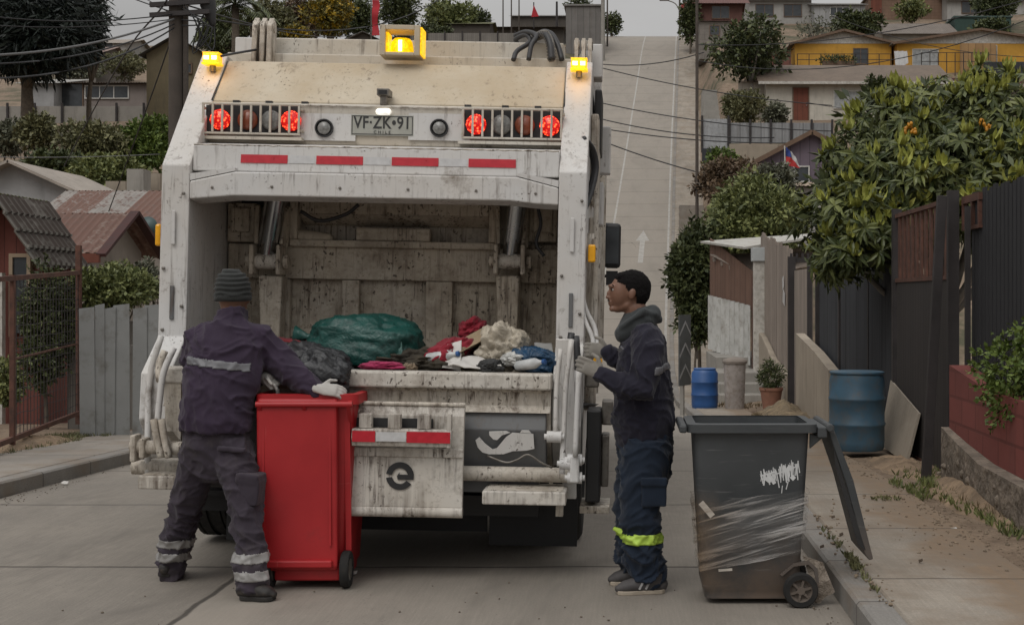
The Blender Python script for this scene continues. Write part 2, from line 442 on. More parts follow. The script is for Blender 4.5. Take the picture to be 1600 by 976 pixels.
# concrete slabs
def concrete(name, base, joint_y, joint_phase, jw=.023, stain=.5, long_joint=None, brown=0.):
    n = NT(name)
    wv = n.coord((1, 1, 1), 'World')
    a = n.noise(.8, 7, .6, wv); b = n.noise(9, 8, .7, wv); f = n.noise(90, 4, .6, wv)
    c = n.mix(n.ramp(a, .3, .7), tuple(x * .74 for x in base), tuple(x * 1.16 for x in base))
    c = n.mix(n.ramp(b, .35, .75, 0, .45), c, tuple(x * .66 for x in base))
    c = n.mix(n.ramp(f, .45, .7, 0, .45), c, tuple(min(1, x * 1.35) for x in base))
    sp_ = n.n('ShaderNodeTexVoronoi'); sp_.inputs['Scale'].default_value = 22; n.l(wv, sp_.inputs['Vector'])
    c = n.mix(n.math('MULTIPLY', n.ramp(sp_.outputs['Distance'], .10, .2, .6, 0), n.ramp(n.noise(3.5, 3, .6, wv), .5, .62)), c, tuple(x * .4 for x in base))
    oil = n.noise(.55, 5, .75, n.coord((1.3, .5, 1), 'World'), .6)
    c = n.mix(n.ramp(oil, .50, .66, 0, .6), c, tuple(x * .45 for x in base))
    if brown > .5:     # dirt trodden in from the verge
        sxb = n.n('ShaderNodeSeparateXYZ'); n.l(wv, sxb.inputs[0])
        e1 = n.math('ADD', sxb.outputs[0], n.math('MULTIPLY', n.noise(1.6, 6, .65, wv), 1.1))
        c = n.mix(n.math('MULTIPLY', n.ramp(e1, 2.15, 2.42), n.ramp(sxb.outputs[1], 40, 30)), c, n.mix(n.noise(14, 6, .7, wv), (.17, .115, .07), (.28, .20, .13)))
    if brown:
        br = n.noise(1.7, 7, .7, wv)
        c = n.mix(n.ramp(br, .5 - .12 * brown, .66, 0, .75), c, (.20, .15, .105))
    st = n.noise(1.0, 6, .6, n.coord((1.6, .18, 1), 'World'))
    c = n.mix(n.ramp(st, .52, .72, 0, stain), c, tuple(x * .55 for x in base))
    # broom finish across the slab
    bw = n.noise(1, 3, .5, n.coord((70, 3, 1), 'World'))
    c = n.mix(n.ramp(bw, .35, .65, 0, .28), c, tuple(x * .55 for x in base))
    grit_ = n.noise(160, 3, .8, wv); c = n.mix(n.ramp(grit_, .56, .66, 0, .5), c, tuple(x * .4 for x in base))
    sx = n.n('ShaderNodeSeparateXYZ'); n.l(wv, sx.inputs[0])
    if long_joint is not None:   # the slab right of the joint is a paler pour
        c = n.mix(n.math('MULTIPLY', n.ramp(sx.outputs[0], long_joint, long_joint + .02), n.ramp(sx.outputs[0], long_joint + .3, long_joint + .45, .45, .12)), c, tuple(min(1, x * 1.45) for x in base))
    wob = n.math('MULTIPLY', n.math('SUBTRACT', n.noise(2.5, 3, .6, wv), .5), .05)
    yy = n.math('ADD', sx.outputs[1], wob)
    ph = n.math('MODULO', n.math('ADD', yy, 1000 * joint_y - joint_phase + joint_y / 2), joint_y)
    dj = n.math('ABSOLUTE', n.math('SUBTRACT', ph, joint_y / 2))
    jm = n.ramp(dj, jw * .4, jw, 1, 0)
    # hairline cracks
    v = n.n('ShaderNodeTexVoronoi', feature='DISTANCE_TO_EDGE'); v.inputs['Scale'].default_value = .33
    dv = n.n('ShaderNodeVectorMath', operation='ADD'); n.l(wv, dv.inputs[0])
    nn_ = n.n('ShaderNodeTexNoise'); nn_.inputs['Scale'].default_value = 1.5; nn_.inputs['Detail'].default_value = 6; n.l(wv, nn_.inputs['Vector'])
    n.l(nn_.outputs[1], dv.inputs[1]); n.l(dv.outputs[0], v.inputs['Vector'])
    ck = n.math('MULTIPLY', n.ramp(v.outputs['Distance'], .001, .004, 1, 0), n.ramp(n.noise(.25, 2, .5, wv), .60, .66))
    m = n.math('MAXIMUM', jm, ck)
    if long_joint is not None:
        dx = n.math('ABSOLUTE', n.math('SUBTRACT', n.math('ADD', sx.outputs[0], wob), long_joint))
        dx2 = n.math('ADD', dx, n.ramp(sx.outputs[1], 30, 31, 0, 5))
        m = n.math('MAXIMUM', m, n.ramp(dx2, jw * .4, jw, 1, 0))
    if long_joint is not None:    # the hill section is paler than the near road
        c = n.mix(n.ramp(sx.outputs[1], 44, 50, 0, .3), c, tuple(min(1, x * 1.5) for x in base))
    c = n.mix(n.math('MULTIPLY', m, .85), c, (.04, .034, .028))
    n.col(c); n.set(Roughness=n.ramp(a, .3, .7, .72, .9))
    h = n.math('SUBTRACT', n.math('ADD', n.math('MULTIPLY', b, .4), n.math('MULTIPLY', bw, .5)), n.math('MULTIPLY', m, 2))
    n.bump(h, .35, .006)
    return n.m
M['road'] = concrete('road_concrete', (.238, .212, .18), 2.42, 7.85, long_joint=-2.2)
M['walk'] = concrete('pavement_concrete', (.33, .29, .24), 1.5, 6.9, jw=.012, stain=.45, brown=.55)
M['walk_left'] = concrete('left_pavement_concrete', (.30, .27, .235), 2.1, 6.6, jw=.012, stain=.3, brown=.3)
M['kerb'] = concrete('kerb_concrete', (.25, .235, .215), 1.0, 7.4, jw=.01, stain=.4, brown=.2)
YR = frange(-20, 8, 4) + frange(8, 60, 1) + frange(60, 130, 2) + [130, 134, 140, 150, 160, 200]
def strip(name, mat, xa, xb, nx, dz, ys=YR):
    mb = MB(); vs = []; fs = []
    for y in ys:
        a, b = xa(y), xb(y)
        for i in range(nx + 1): vs.append((a + (b - a) * i / nx, y, zr(y) + (dz(y) if callable(dz) else dz)))
    for j in range(len(ys) - 1):
        for i in range(nx):
            k = j * (nx + 1) + i
            fs.append((k, k + 1, k + nx + 2, k + nx + 1))
    mb.add(vs, fs); o = mb.build(name, mat, smooth=True, fix=False); o['kind'] = 'structure'; return o
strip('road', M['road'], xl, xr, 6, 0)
def kh(y): return .13
def solid_strip(name, mat, xa, xb, top, ys):
    """kerbs and pavements: a top face and two real side faces"""
    mb = MB(); vs = []; fs = []
    for y in ys:
        a, b, z = xa(y), xb(y), zr(y)
        vs += [(a, y, z - .1), (a, y, z + top - .015), (a + .015 * (1 if b > a else -1), y, z + top), (b, y, z + top), (b, y, z - .1)]
    for j in range(len(ys) - 1):
        for i in range(4):
            k = j * 5 + i; fs.append((k, k + 1, k + 6, k + 5))
    mb.add(vs, fs); o = mb.build(name, mat, fix=False); o['kind'] = 'structure'; return o
solid_strip('right_kerb', M['kerb'], xr, lambda y: xr(y) + .15, .125, YR)
solid_strip('right_pavement', M['walk'], lambda y: xr(y) + .153, lambda y: xr(y) + sidew(y), .13, YR)
YL = [y for y in YR if y >= 8]
def xkl(y):      # the left kerb swings away near the camera, where a side path joins
    return xl(y) - (max(0, 11.0 - y) ** 1.6) * .10
YL = frange(5, 12, .4) + [y for y in YR if y >= 12]
solid_strip('left_kerb', M['kerb'], xkl, lambda y: xkl(y) - .15, .125, YL)
solid_strip('left_pavement', M['walk_left'], lambda y: xkl(y) - .153, lambda y: xl(y) - 1.25 - (max(0, 11 - y) * .5), .13, YL)
# the hill pavement climbs in long shallow steps
mbs = MB(); yk = 50.0
while yk < 72:
    a_, b_ = xr(yk) + .4, xr(yk) + sidew(yk) - .02; L_ = 1.3
    z1_ = zr(yk + L_) + .16; z0_ = zr(yk) - .2
    mbs.box(a_, b_, yk, yk + L_ - .01, z0_, max(z1_, z0_ + .2)); yk += L_
so_ = mbs.build('pavement_steps', M['walk_left']); so_['kind'] = 'structure'
# painted road markings on the hill
M['mark'] = simple('worn_white_paint', (.37, .355, .33), .8, .2, 3, 0, .1, dirt=(.25, .23, .2), dirt_amt=.6)
def mark_strip(name, xfn, w, y0, y1):
    ys = frange(y0, y1, 1.5) + [y1]
    return strip(name, M['mark'], lambda y: xfn(y) - w / 2, lambda y: xfn(y) + w / 2, 1, .005, ys)
mark_strip('centre_line_marking', lambda y: xr(y) - 3.0, .1, 44, 128)
mark_strip('edge_line_marking', lambda y: xr(y) - .16, .1, 50, 128)
# arrow: tip read at (1005,363), tail at (1002,425)
def arrow(Y0, Y1, xc):
    mb = MB()
    zf = lambda y: zr(y) + .006
    def s(poly):
        mb.add([(xc(y) + dx, y, zf(y)) for dx, y in poly], [tuple(range(len(poly)))])
    n_ = 6; ym = Y1 - (Y1 - Y0) * .33
    for i in range(n_):
        a = Y0 + (ym - Y0) * i / n_; b = Y0 + (ym - Y0) * (i + 1) / n_
        s([(-.12, a), (.12, a), (.12, b), (-.12, b)])
    k = 4
    for i in range(k):
        a = ym + (Y1 - ym) * i / k; b = ym + (Y1 - ym) * (i + 1) / k
        wa = .34 * (1 - i / k); wb = .34 * (1 - (i + 1) / k) + .001
        s([(-wa, a), (wa, a), (wb, b), (-wb, b)])
    o = mb.build('arrow_marking', M['mark'], fix=False); o['kind'] = 'structure'
arrow(62.5, 68.2, lambda y: xr(y) - 1.43)

# ---------------------------------------------------------------- foliage
def leaf_mat(name, dark, light, rough=.55, yellow=None):
    n = NT(name)
    g = n.n('ShaderNodeNewGeometry')
    c = n.mix(g.outputs['Random Per Island'], dark, light)
    nz_ = n.noise(1.1, 3, .5)
    c = n.mix(n.ramp(nz_, .35, .65, 0, .5), c, tuple(x * .6 for x in dark))
    if yellow:
        c = n.mix(n.ramp(n.noise(1.7, 2, .5), .55, .6, 0, .85), c, yellow)
    n.col(c); n.set(Roughness=rough)
    n.b.inputs['Specular IOR Level'].default_value = .35
    n.b.inputs['Transmission Weight'].default_value = 0
    return n.m
M['leaf_dark'] = leaf_mat('dark_leaves', (.028, .040, .016), (.13, .15, .055))
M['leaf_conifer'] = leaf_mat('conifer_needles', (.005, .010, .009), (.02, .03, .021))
M['leaf_mid'] = leaf_mat('mid_leaves', (.065, .085, .028), (.28, .30, .11))
M['leaf_green'] = leaf_mat('fresh_leaves', (.05, .085, .015), (.19, .25, .055))
M['leaf_olive'] = leaf_mat('olive_leaves', (.075, .08, .035), (.25, .24, .12))
M['leaf_brown'] = leaf_mat('brown_scrub_leaves', (.075, .05, .03), (.22, .15, .09))
M['leaf_grey'] = leaf_mat('grey_green_leaves', (.065, .07, .045), (.2, .205, .14))
M['leaf_yellow'] = leaf_mat('yellow_flower_leaves', (.07, .07, .016), (.24, .19, .03), yellow=(.42, .27, .012))
M['leaf_loquat'] = leaf_mat('loquat_leaves', (.035, .052, .016), (.19, .21, .065), .42)
M['leaf_loquat_new'] = leaf_mat('young_loquat_leaves', (.24, .26, .05), (.52, .53, .15), .5)
M['fruit'] = simple('loquat_fruit', (.5, .22, .015), .5, .3, 9)
M['bark'] = simple('bark', (.1, .08, .06), .9, .35, 9, 0, .5, 30)
M['bark_grey'] = simple('grey_bark', (.2, .185, .165), .9, .3, 9, 0, .5, 30)
M['wood_pole'] = simple('pole_wood', (.075, .062, .052), .9, .3, 3, 0, .5, 30)

def leaf_quad(mb, c, d, up, l, w):
    """one small folded leaf from c along d"""
    side = d.cross(up)
    if side.length < 1e-4: side = Vector((1, 0, 0))
    side.normalize()
    m = c + d * (l * .5)
    mb.add([c, m + side * w * .5, c + d * l, m - side * w * .5], [(0, 1, 2, 3)])
def rdir(r_):
    z = r_.uniform(-1, 1); a = r_.uniform(0, 6.2832); s = math.sqrt(1 - z * z)
    return Vector((s * math.cos(a), s * math.sin(a), z))
def crown(mb, clumps, count, l, w, r_, droop=0., shell=.55, aspect=None):
    """leaves through the outer volume of every clump, sprayed in small twigs"""
    l *= .64; w *= .66
    tot = sum(c[1][0] * c[1][1] + c[1][1] * c[1][2] for c in clumps)
    for c, r in clumps:
        c = Vector(c); k = max(4, int(2.3 * count * (r[0] * r[1] + r[1] * r[2]) / tot / 5))
        ph = Vector((r_.uniform(0, 50), r_.uniform(0, 50), r_.uniform(0, 50)))
        for _ in range(k):
            dd = rdir(r_)
            bump_ = 1 + .42 * noise.noise(dd * 1.9 + ph) + .25 * noise.noise(dd * 4.5 + ph)
            t = shell + (1 - shell) * r_.random() ** .6
            p = c + Vector((dd.x * r[0], dd.y * r[1], dd.z * r[2])) * t * bump_
            tw = (dd + rdir(r_) * .8).normalized()
            for q in range(5):
                d2 = (tw + rdir(r_) * .9 + Vector((0, 0, -droop))).normalized()
                sc_l = .55 + .75 * r_.random() ** 1.5; leaf_quad(mb, p + tw * l * .55 * q * .5 + rdir(r_) * l * .3, d2, rdir(r_), l * 1.15 * sc_l, w * 1.15 * sc_l * r_.uniform(.8, 1.25))
def tree(name, label, base, clumps, count, leaf, mat, cat='tree', trunk_r=.12, bark='bark', seed=1, group=None, limbs=True, droop=0., shell=.5, trunk_top=None):
    """clumps in world coordinates: [(centre, (rx, ry, rz)), ...]"""
    r_ = random.Random(seed); base = Vector(base)
    t = thing(name, label, cat, base, group=group)
    mb = MB(base); crown(mb, clumps, count, leaf[0], leaf[1], r_, droop, shell)
    mb.build('foliage' if cat in ('shrub', 'bush', 'hedge') else 'crown', mat, t, fix=False)
    if trunk_r:
        tb = MB(base)
        cen = sum((Vector(c) for c, r in clumps), Vector()) / len(clumps)
        fork = trunk_top or base.lerp(cen, .55) + Vector((r_.uniform(-.1, .1), 0, 0))
        fork = Vector(fork)
        mid = base.lerp(fork, .5) + Vector((r_.uniform(-.12, .12), r_.uniform(-.1, .1), 0)) * (fork - base).length * .3
        tb.loft(spline([base - Vector((0, 0, .3)), mid, fork], 5), [trunk_r * (1 - .04 * i) for i in range(11)], n=9)
        if limbs:
            for c, r in clumps:
                c = Vector(c); e = c + Vector((0, 0, r[2] * .25))
                m_ = fork.lerp(e, .5) + rdir(r_) * (e - fork).length * .12
                pts = spline([fork - Vector((0, 0, trunk_r)), m_, e], 4)
                tb.loft(pts, [trunk_r * .6 * (1 - .095 * i) for i in range(len(pts))], n=6)
                for _ in range(3):
                    s_ = m_.lerp(e, r_.uniform(.1, .8)); q = s_ + rdir(r_) * min(r) * .8
                    tb.loft([s_, s_.lerp(q, .5) + rdir(r_) * .05, q], [trunk_r * .25, trunk_r * .18, trunk_r * .08], n=5)
        tb.build('stem' if cat in ('shrub', 'bush', 'hedge') else 'trunk', M[bark], t, smooth=True)
    return t
def gz(X, Y): return height(X, Y)
def tree_px(name, label, cx, cy, rx, ry, Y, count, leaf, mat, cat='tree', nclump=6, seed=1, depth=None, base_y=None, **kw):
    """a tree whose crown outline was measured in the photo, stood on the ground at distance Y"""
    r_ = random.Random(seed * 13 + 5)
    c = W(cx, cy, Y); a, b = sz(rx, Y), sz(ry, Y); dp = depth or a
    cl = []
    for i in range(nclump):
        q = 6.2832 * i / nclump + r_.uniform(-.3, .3); k = r_.uniform(.35, .62)
        cl.append((c + Vector((a * k * math.cos(q), dp * r_.uniform(-.5, .5), b * k * math.sin(q))), (a * r_.uniform(.38, .55), dp * .5, b * r_.uniform(.38, .55))))
    cl.append((c, (a * .55, dp * .55, b * .55)))
    z = gz(c.x, Y)
    return tree(name, label, (c.x, Y, min(z, c.z - b * .5)), cl, count, leaf, mat, cat=cat, seed=seed, **kw)

# ---------------------------------------------------------------- houses
def wall_mat(name, c, var=.15, plank=0, dirt=None, rough=.85, horiz=False, brick=None):
    if name in _mc: return _mc[name]
    n = NT(name)
    a = n.noise(1.3, 7, .65)
    lo = tuple(x * (1 - var) for x in c); hi = tuple(min(1, x * (1 + var)) for x in c)
    col = n.mix(n.ramp(a, .3, .7), lo, hi)
    st = n.noise(1, 6, .7, n.coord((4, 4, .6)))
    col = n.mix(n.ramp(st, .52, .75, 0, .55), col, dirt or tuple(x * .5 for x in c))
    h = n.noise(25, 4)
    if plank:
        sx = n.n('ShaderNodeSeparateXYZ'); n.l(n.coord((1, 1, 1)), sx.inputs[0])
        u = sx.outputs[2] if horiz else n.math('ADD', sx.outputs[0], sx.outputs[1])
        ph = n.math('ABSOLUTE', n.math('SUBTRACT', n.math('FRACT', n.math('ADD', n.math('DIVIDE', u, plank), 100)), .5))
        g = n.ramp(ph, .44, .5)
        fl = n.math('FLOOR', n.math('ADD', n.math('DIVIDE', u, plank), 100))
        wn_ = n.n('ShaderNodeTexWhiteNoise', noise_dimensions='1D'); n.l(fl, wn_.inputs['W'])
        col = n.mix(n.math('MULTIPLY', wn_.outputs[0], .35), col, tuple(x * .55 for x in c))
        col = n.mix(n.math('MULTIPLY', g, .8), col, tuple(x * .25 for x in c))
        h = n.math('SUBTRACT', n.math('MULTIPLY', h, .3), n.math('MULTIPLY', g, 1.0))
    if brick:
        bt = n.n('ShaderNodeTexBrick'); bt.inputs['Scale'].default_value = 1
        bt.inputs['Brick Width'].default_value = brick[0]; bt.inputs['Row Height'].default_value = brick[1]; bt.inputs['Mortar Size'].default_value = .012
        bt.inputs['Color1'].default_value = (1, 1, 1, 1); bt.inputs['Color2'].default_value = (.78, .78, .78, 1); bt.inputs['Mortar'].default_value = (.55, .53, .5, 1)
        bx_ = n.n('ShaderNodeSeparateXYZ'); n.l(n.coord((1, 1, 1)), bx_.inputs[0]); bc_ = n.n('ShaderNodeCombineXYZ'); n.l(bx_.outputs[1 if brick[2] else 0], bc_.inputs[0]); n.l(bx_.outputs[2], bc_.inputs[1]); n.l(bc_.outputs[0], bt.inputs['Vector'])
        col = n.mix(.75, col, bt.outputs[0], 'MULTIPLY')
        h = n.math('ADD', n.math('MULTIPLY', h, .3), n.math('MULTIPLY', bt.outputs[1], -.8))
    n.col(col); n.set(Roughness=rough); n.bump(h, .4, .01)
    _mc[name] = n.m
    return n.m
def roof_mat(name, c, rust=None, amt=.5):
    if name in _mc: return _mc[name]
    n = NT(name)
    a = n.noise(1.1, 7, .7); b = n.noise(6, 6, .7)
    col = n.mix(n.ramp(a, .3, .7), tuple(x * .8 for x in c), tuple(x * 1.2 for x in c))
    if rust:
        sx = n.n('ShaderNodeSeparateXYZ'); n.l(n.coord((1, 1, 1)), sx.inputs[0])
        fl = n.math('FLOOR', n.math('DIVIDE', sx.outputs[0], .8))
        wn_ = n.n('ShaderNodeTexWhiteNoise', noise_dimensions='1D'); n.l(fl, wn_.inputs['W'])
        f = n.math('ADD', n.math('MULTIPLY', wn_.outputs[0], .35), b)
        col = n.mix(n.ramp(f, .75 - amt * .35, .85 - amt * .3), col, rust)
    col = n.mix(n.ramp(b, .5, .7, 0, .5), col, tuple(x * .45 for x in c))
    n.col(col); n.set(Roughness=.75); n.bump(b, .2, .01)
    _mc[name] = n.m
    return n.m
M['glass'] = simple('dark_window_glass', (.045, .05, .055), .12, .3, 3, 0, 0)
M['frame_white'] = simple('white_window_frame', (.5, .49, .46), .6, .15, 6)
M['frame_brown'] = simple('brown_window_frame', (.13, .08, .05), .6, .2, 6)
M['curtain'] = simple('net_curtain', (.3, .31, .31), .9, .3, 5)
M['door_red'] = wall_mat('red_brown_door', (.16, .05, .03), plank=.3)
M['trim'] = simple('white_fascia', (.48, .46, .42), .7, .2, 4, dirt=(.2, .17, .13))

def corr(mb, o, u, v, pitch=.09, amp=.018, t=.004, sub=1):
    """corrugated sheet from corner o along u (across the ridges) and v"""
    o, u, v = Vector(o), Vector(u), Vector(v)
    n_ = u.cross(v).normalized(); L_ = u.length; k = max(4, int(L_ / pitch * 4))
    vs = []
    for i in range(k + 1):
        w = math.sin(i / k * L_ / pitch * 6.2832) * amp
        for j in range(2):
            vs.append(o + u * (i / k) + v * j + n_ * w)
    m = len(vs)
    vs += [p - n_ * t for p in vs]
    fs = []
    for i in range(k):
        a, b, c_, d_ = i * 2, i * 2 + 2, i * 2 + 3, i * 2 + 1
        fs += [(a, b, c_, d_), (a + m, d_ + m, c_ + m, b + m), (a, a + m, b + m, b), (d_, c_, c_ + m, d_ + m)]
    fs += [(0, 1, 1 + m, m), (2 * k, 2 * k + m, 2 * k + 1 + m, 2 * k + 1)]
    mb.add(vs, fs)

def window(parent, x, z, w, h, y=0, frame='frame_white', mull=1, cur=False, depth=.06):
    f = MB(); e = .05
    f.box(x - w / 2 - e, x + w / 2 + e, y - depth, y + .0, z + h / 2, z + h / 2 + e)
    f.box(x - w / 2 - e, x + w / 2 + e, y - depth - .02, y + .0, z - h / 2 - e, z - h / 2)
    f.box(x - w / 2 - e, x - w / 2, y - depth, y, z - h / 2, z + h / 2)
    f.box(x + w / 2, x + w / 2 + e, y - depth, y, z - h / 2, z + h / 2)
    for i in range(mull):
        q = x - w / 2 + w * (i + 1) / (mull + 1)
        f.box(q - .022, q + .022, y - depth + .012, y, z - h / 2, z + h / 2)
    fo = f.build('window', M[frame], parent)
    g = MB(); g.box(x - w / 2 + .002, x + w / 2 - .002, y - .02, y - .005, z - h / 2 + .002, z + h / 2 - .002)
    g.build('pane', M['curtain' if cur else 'glass'], fo)
    return fo
def house(name, label, x0, x1, Y, ze, zb, depth, wallm, roofm, style='side', rise=1., over=.35, wins=(), doors=(), cat='house', gable=None, group=None, rot=0, corrug=True, eave=None):
    """box house; its facade (y=0 in its own frame) faces the camera, origin at the facade's left foot.
    style: side = ridge along the facade, front = gable in the facade, lean = single pitch falling to the viewer"""
    w = x1 - x0; h = ze - zb
    t = thing(name, label, cat, (x0, Y, zb), (0, 0, rot), group)
    wb = MB()
    if style == 'front':
        wb.prism([(0, -1.5), (w, -1.5), (w, h), (w / 2, h + rise), (0, h)], 'y', 0, depth)
    elif style == 'lean':
        wb.prism([(0, -1.5), (depth, -1.5), (depth, h + rise), (0, h)], 'x', 0, w)
    elif style == 'side':
        wb.prism([(0, -1.5), (depth, -1.5), (depth, h), (depth / 2, h + rise), (0, h)], 'x', 0, w)
    else:
        wb.box(0, w, 0, depth, -1.5, h)
    wb.build('wall', wallm, t)
    if gable and style == 'front':
        g = MB(); g.prism([(.02, h - .02), (w - .02, h - .02), (w / 2, h + rise - .04)], 'y', -.03, -.003); g.build('gable_panel', gable, t)
    rb = MB(); e = over; tt = .07
    sl = rise / (w / 2) if style == 'front' else rise / (depth / 2) if style == 'side' else rise / depth
    up = .02
    if style == 'front':
        for s in (-1, 1):
            o = Vector((w / 2, -e, h + rise + up)); q = Vector((w / 2 + s * (w / 2 + e), -e, h - e * sl + up))
            if corrug: corr(rb, o + Vector((0, 0, .03)), Vector((0, depth + 2 * e, 0)), q - o, .2, .025)
            else: rb.slab(o, q, q + Vector((0, depth + 2 * e, 0)), o + Vector((0, depth + 2 * e, 0)), tt if s < 0 else -tt)
    elif style == 'side':
        for s in (0, 1):
            o = Vector((-e, depth / 2, h + rise + up)); q = Vector((-e, -e if s == 0 else depth + e, h - e * sl + up))
            if corrug: corr(rb, o + Vector((0, 0, .03)), Vector((w + 2 * e, 0, 0)), q - o, .14, .014)
            else: rb.slab(o, q, q + Vector((w + 2 * e, 0, 0)), o + Vector((w + 2 * e, 0, 0)), tt if s == 1 else -tt)
    elif style == 'lean':
        o = Vector((-e, -e, h - e * sl + up)); q = Vector((-e, depth + e, h + rise + e * sl + up))
        if corrug: corr(rb, o + Vector((0, 0, .03)), Vector((w + 2 * e, 0, 0)), q - o, .14, .014)
        else: rb.slab(o, o + Vector((w + 2 * e, 0, 0)), q + Vector((w + 2 * e, 0, 0)), q, tt)
    else:
        rb.box(-e, w + e, -e, depth + e, h + .01, h + .14)
    rb.build('roof', roofm, t)
    if eave:
        eb = MB()
        if style == 'front':
            for s in (-1, 1):
                eb.bar((w / 2, -e - .03, h + rise), (w / 2 + s * (w / 2 + e), -e - .03, h - e * sl), .03, .16)
        else: eb.box(-e, w + e, -e - .045, -e - .005, h - e * sl - .12, h - e * sl + .04)
        eb.build('fascia', eave, t)
    for (u, v, ww, hh, *r) in wins:
        window(t, u * w, v * h, ww, hh, 0, r[0] if r else 'frame_white', r[1] if len(r) > 1 else 1, r[2] if len(r) > 2 else False)
    for (u, ww, hh, m) in doors:
        db = MB(); db.box(u * w - ww / 2, u * w + ww / 2, -.05, -.004, 0, hh)
        do = db.build('door', m, t)
        kb = MB(); kb.ell((u * w + ww * .38, -.09, hh * .48), (.035, .035, .035)); kb.build('handle', M['steel'], do)
        fb = MB()
        fb.box(u * w - ww / 2 - .07, u * w - ww / 2, -.07, -.002, 0, hh + .07); fb.box(u * w + ww / 2, u * w + ww / 2 + .07, -.07, -.002, 0, hh + .07)
        fb.box(u * w - ww / 2, u * w + ww / 2, -.07, -.002, hh, hh + .07)
        fb.build('door_frame', M['frame_brown'], do)
    return t
def house_px(name, label, px0, px1, py_e, py_b, Y, depth, wm, rm, **kw):
    a = W(px0, py_b, Y); b = W(px1, py_e, Y)
    return house(name, label, a.x, b.x, Y, b.z, a.z, depth, wm, rm, **kw)
# ================================================================ the refuse truck
TR = Vector((-1.53, 7.5, 0)); TA = R(1.1)
truck = thing('refuse_truck', 'large white rear-loading refuse truck, dirty hopper open, beacons lit', 'refuse truck', TR, (0, TA, 0))
_ri = Matrix.Rotation(-TA, 3, 'Y')
def T(px, py, Y):
    return _ri @ (W(px, py, Y) - TR)
P = truck
# ---- tailgate side frames
for s, nm in ((-1, 'side_frame'), (1, 'side_frame')):
    prof = [(1.10, 3.10), (.40, 2.33), (.385, 1.32), (.12, 1.12), (.10, .86), (.30, .62), (.95, .55), (1.75, .85), (1.75, 3.05)]
    mb = MB(); xo = 1.25; xi = 1.25 - (.165 if s > 0 else .165)
    mb.prism(prof, 'x', s * xi, s * xo)
    mb.build(nm, M['paint_post'], P, bevel=.008)
    # slots pressed in the lower post
    for zz in ((1.86, 2.06), (1.42, 1.62)):
        mb = MB(); mb.box(s * 1.17 - .012, s * 1.17 + .012, .374, .3865, zz[0], zz[1]); mb.build('post_slot', M['paint_grey'] if zz[0] < 1.5 else M['paint'], P, bevel=.004)
# ---- hood, lamp panel, ledge, beam
mb = MB(); mb.prism([(1.10, 3.065), (.80, 2.765), (.86, 2.72), (1.5, 2.72), (1.5, 3.065)], 'x', -1.083, 1.083); mb.build('hood', M['paint_tan'], P, bevel=.01)
mb = MB(); mb.prism([(.815, 2.762), (.72, 2.745), (.72, 2.735), (.735, 2.50), (1.2, 2.50), (1.2, 2.715)], 'x', -1.083, 1.083); mb.build('lamp_panel', M['paint_panel'], P, bevel=.006)
mb = MB(); mb.prism([(.733, 2.498), (.45, 2.455), (.44, 2.30), (1.0, 2.30), (1.0, 2.498)], 'x', -1.083, 1.083); mb.build('cross_beam', M['paint'], P, bevel=.008)
# lower visor with chamfered ends
mb = MB()
a = [(-1.083, 2.235), (-.82, 2.295), (.84, 2.295), (1.083, 2.235)]; b = [(1.083, 2.135), (.95, 2.14), (.80, 2.155), (-.82, 2.155), (-1.083, 2.13)]
poly = a + b
vs = [(x, .395, z) for x, z in poly] + [(x, .56, z + (0 if z > 2.2 else -.02)) for x, z in poly]
k = len(poly); mb.add(vs, [tuple(range(k)), tuple(range(2 * k - 1, k - 1, -1))] + [(i, i + k, (i + 1) % k + k, (i + 1) % k) for i in range(k)])
mb.build('visor', M['paint_post'], P, bevel=.008)
for pg in ([(-1.083, 2.24), (-.82, 2.3), (-.82, 2.32), (-1.083, 2.28)], [(.84, 2.3), (1.083, 2.24), (1.083, 2.28), (.84, 2.32)]):
    mb = MB(); mb.prism(pg, 'y', .40, .445); mb.build('visor_gusset', M['paint'], P)
for x0, x1 in ((376, 449), (494, 567), (612, 685), (732, 806)):
    p = T(x0, 255, 7.94); q = T(x1, 255, 7.94)
    mb = MB(); mb.prism([(.4386, 2.352), (.4446, 2.402), (.448, 2.402), (.448, 2.352)], 'x', p.x, q.x); mb.build('reflective_strip', M['refl_red'], P)
for x0, x1 in ((449, 494), (567, 612), (685, 732)):
    p = T(x0 + 2, 255, 7.94); q = T(x1 - 2, 255, 7.94)
    mb = MB(); mb.prism([(.440, 2.354), (.4458, 2.40), (.448, 2.40), (.448, 2.354)], 'x', p.x, q.x); mb.build('white_tape', M['refl_white'], P)
# ---- hood bolts, number plate, camera
mb = MB()
for x in (-.92, -.72, -.5, .5, .73, .93):
    p = (x, .755, 2.755); mb.box(x - .02, x + .02, .735, .77, 2.745, 2.762)
mb.build('panel_bolt', M['black'], P)
p0 = T(547, 211, 8.2); p1 = T(646, 180, 8.2)
yp = .716
mb = MB(); mb.box(p0.x, p1.x, yp, yp + .012, p0.z, p1.z); pl = mb.build('number_plate', M['plate'], P, bevel=.003)
mb = MB(); e = .005
mb.box(p0.x + .006, p1.x - .006, yp - .002, yp - .0003, p1.z - .011, p1.z - .007); mb.box(p0.x + .006, p1.x - .006, yp - .002, yp - .0003, p0.z + .007, p0.z + .011)
mb.box(p0.x + .006, p0.x + .010, yp - .002, yp - .0003, p0.z + .0112, p1.z - .0112); mb.box(p1.x - .010, p1.x - .006, yp - .002, yp - .0003, p0.z + .0112, p1.z - .0112)
mb.build('plate_border', M['glyph'], pl)
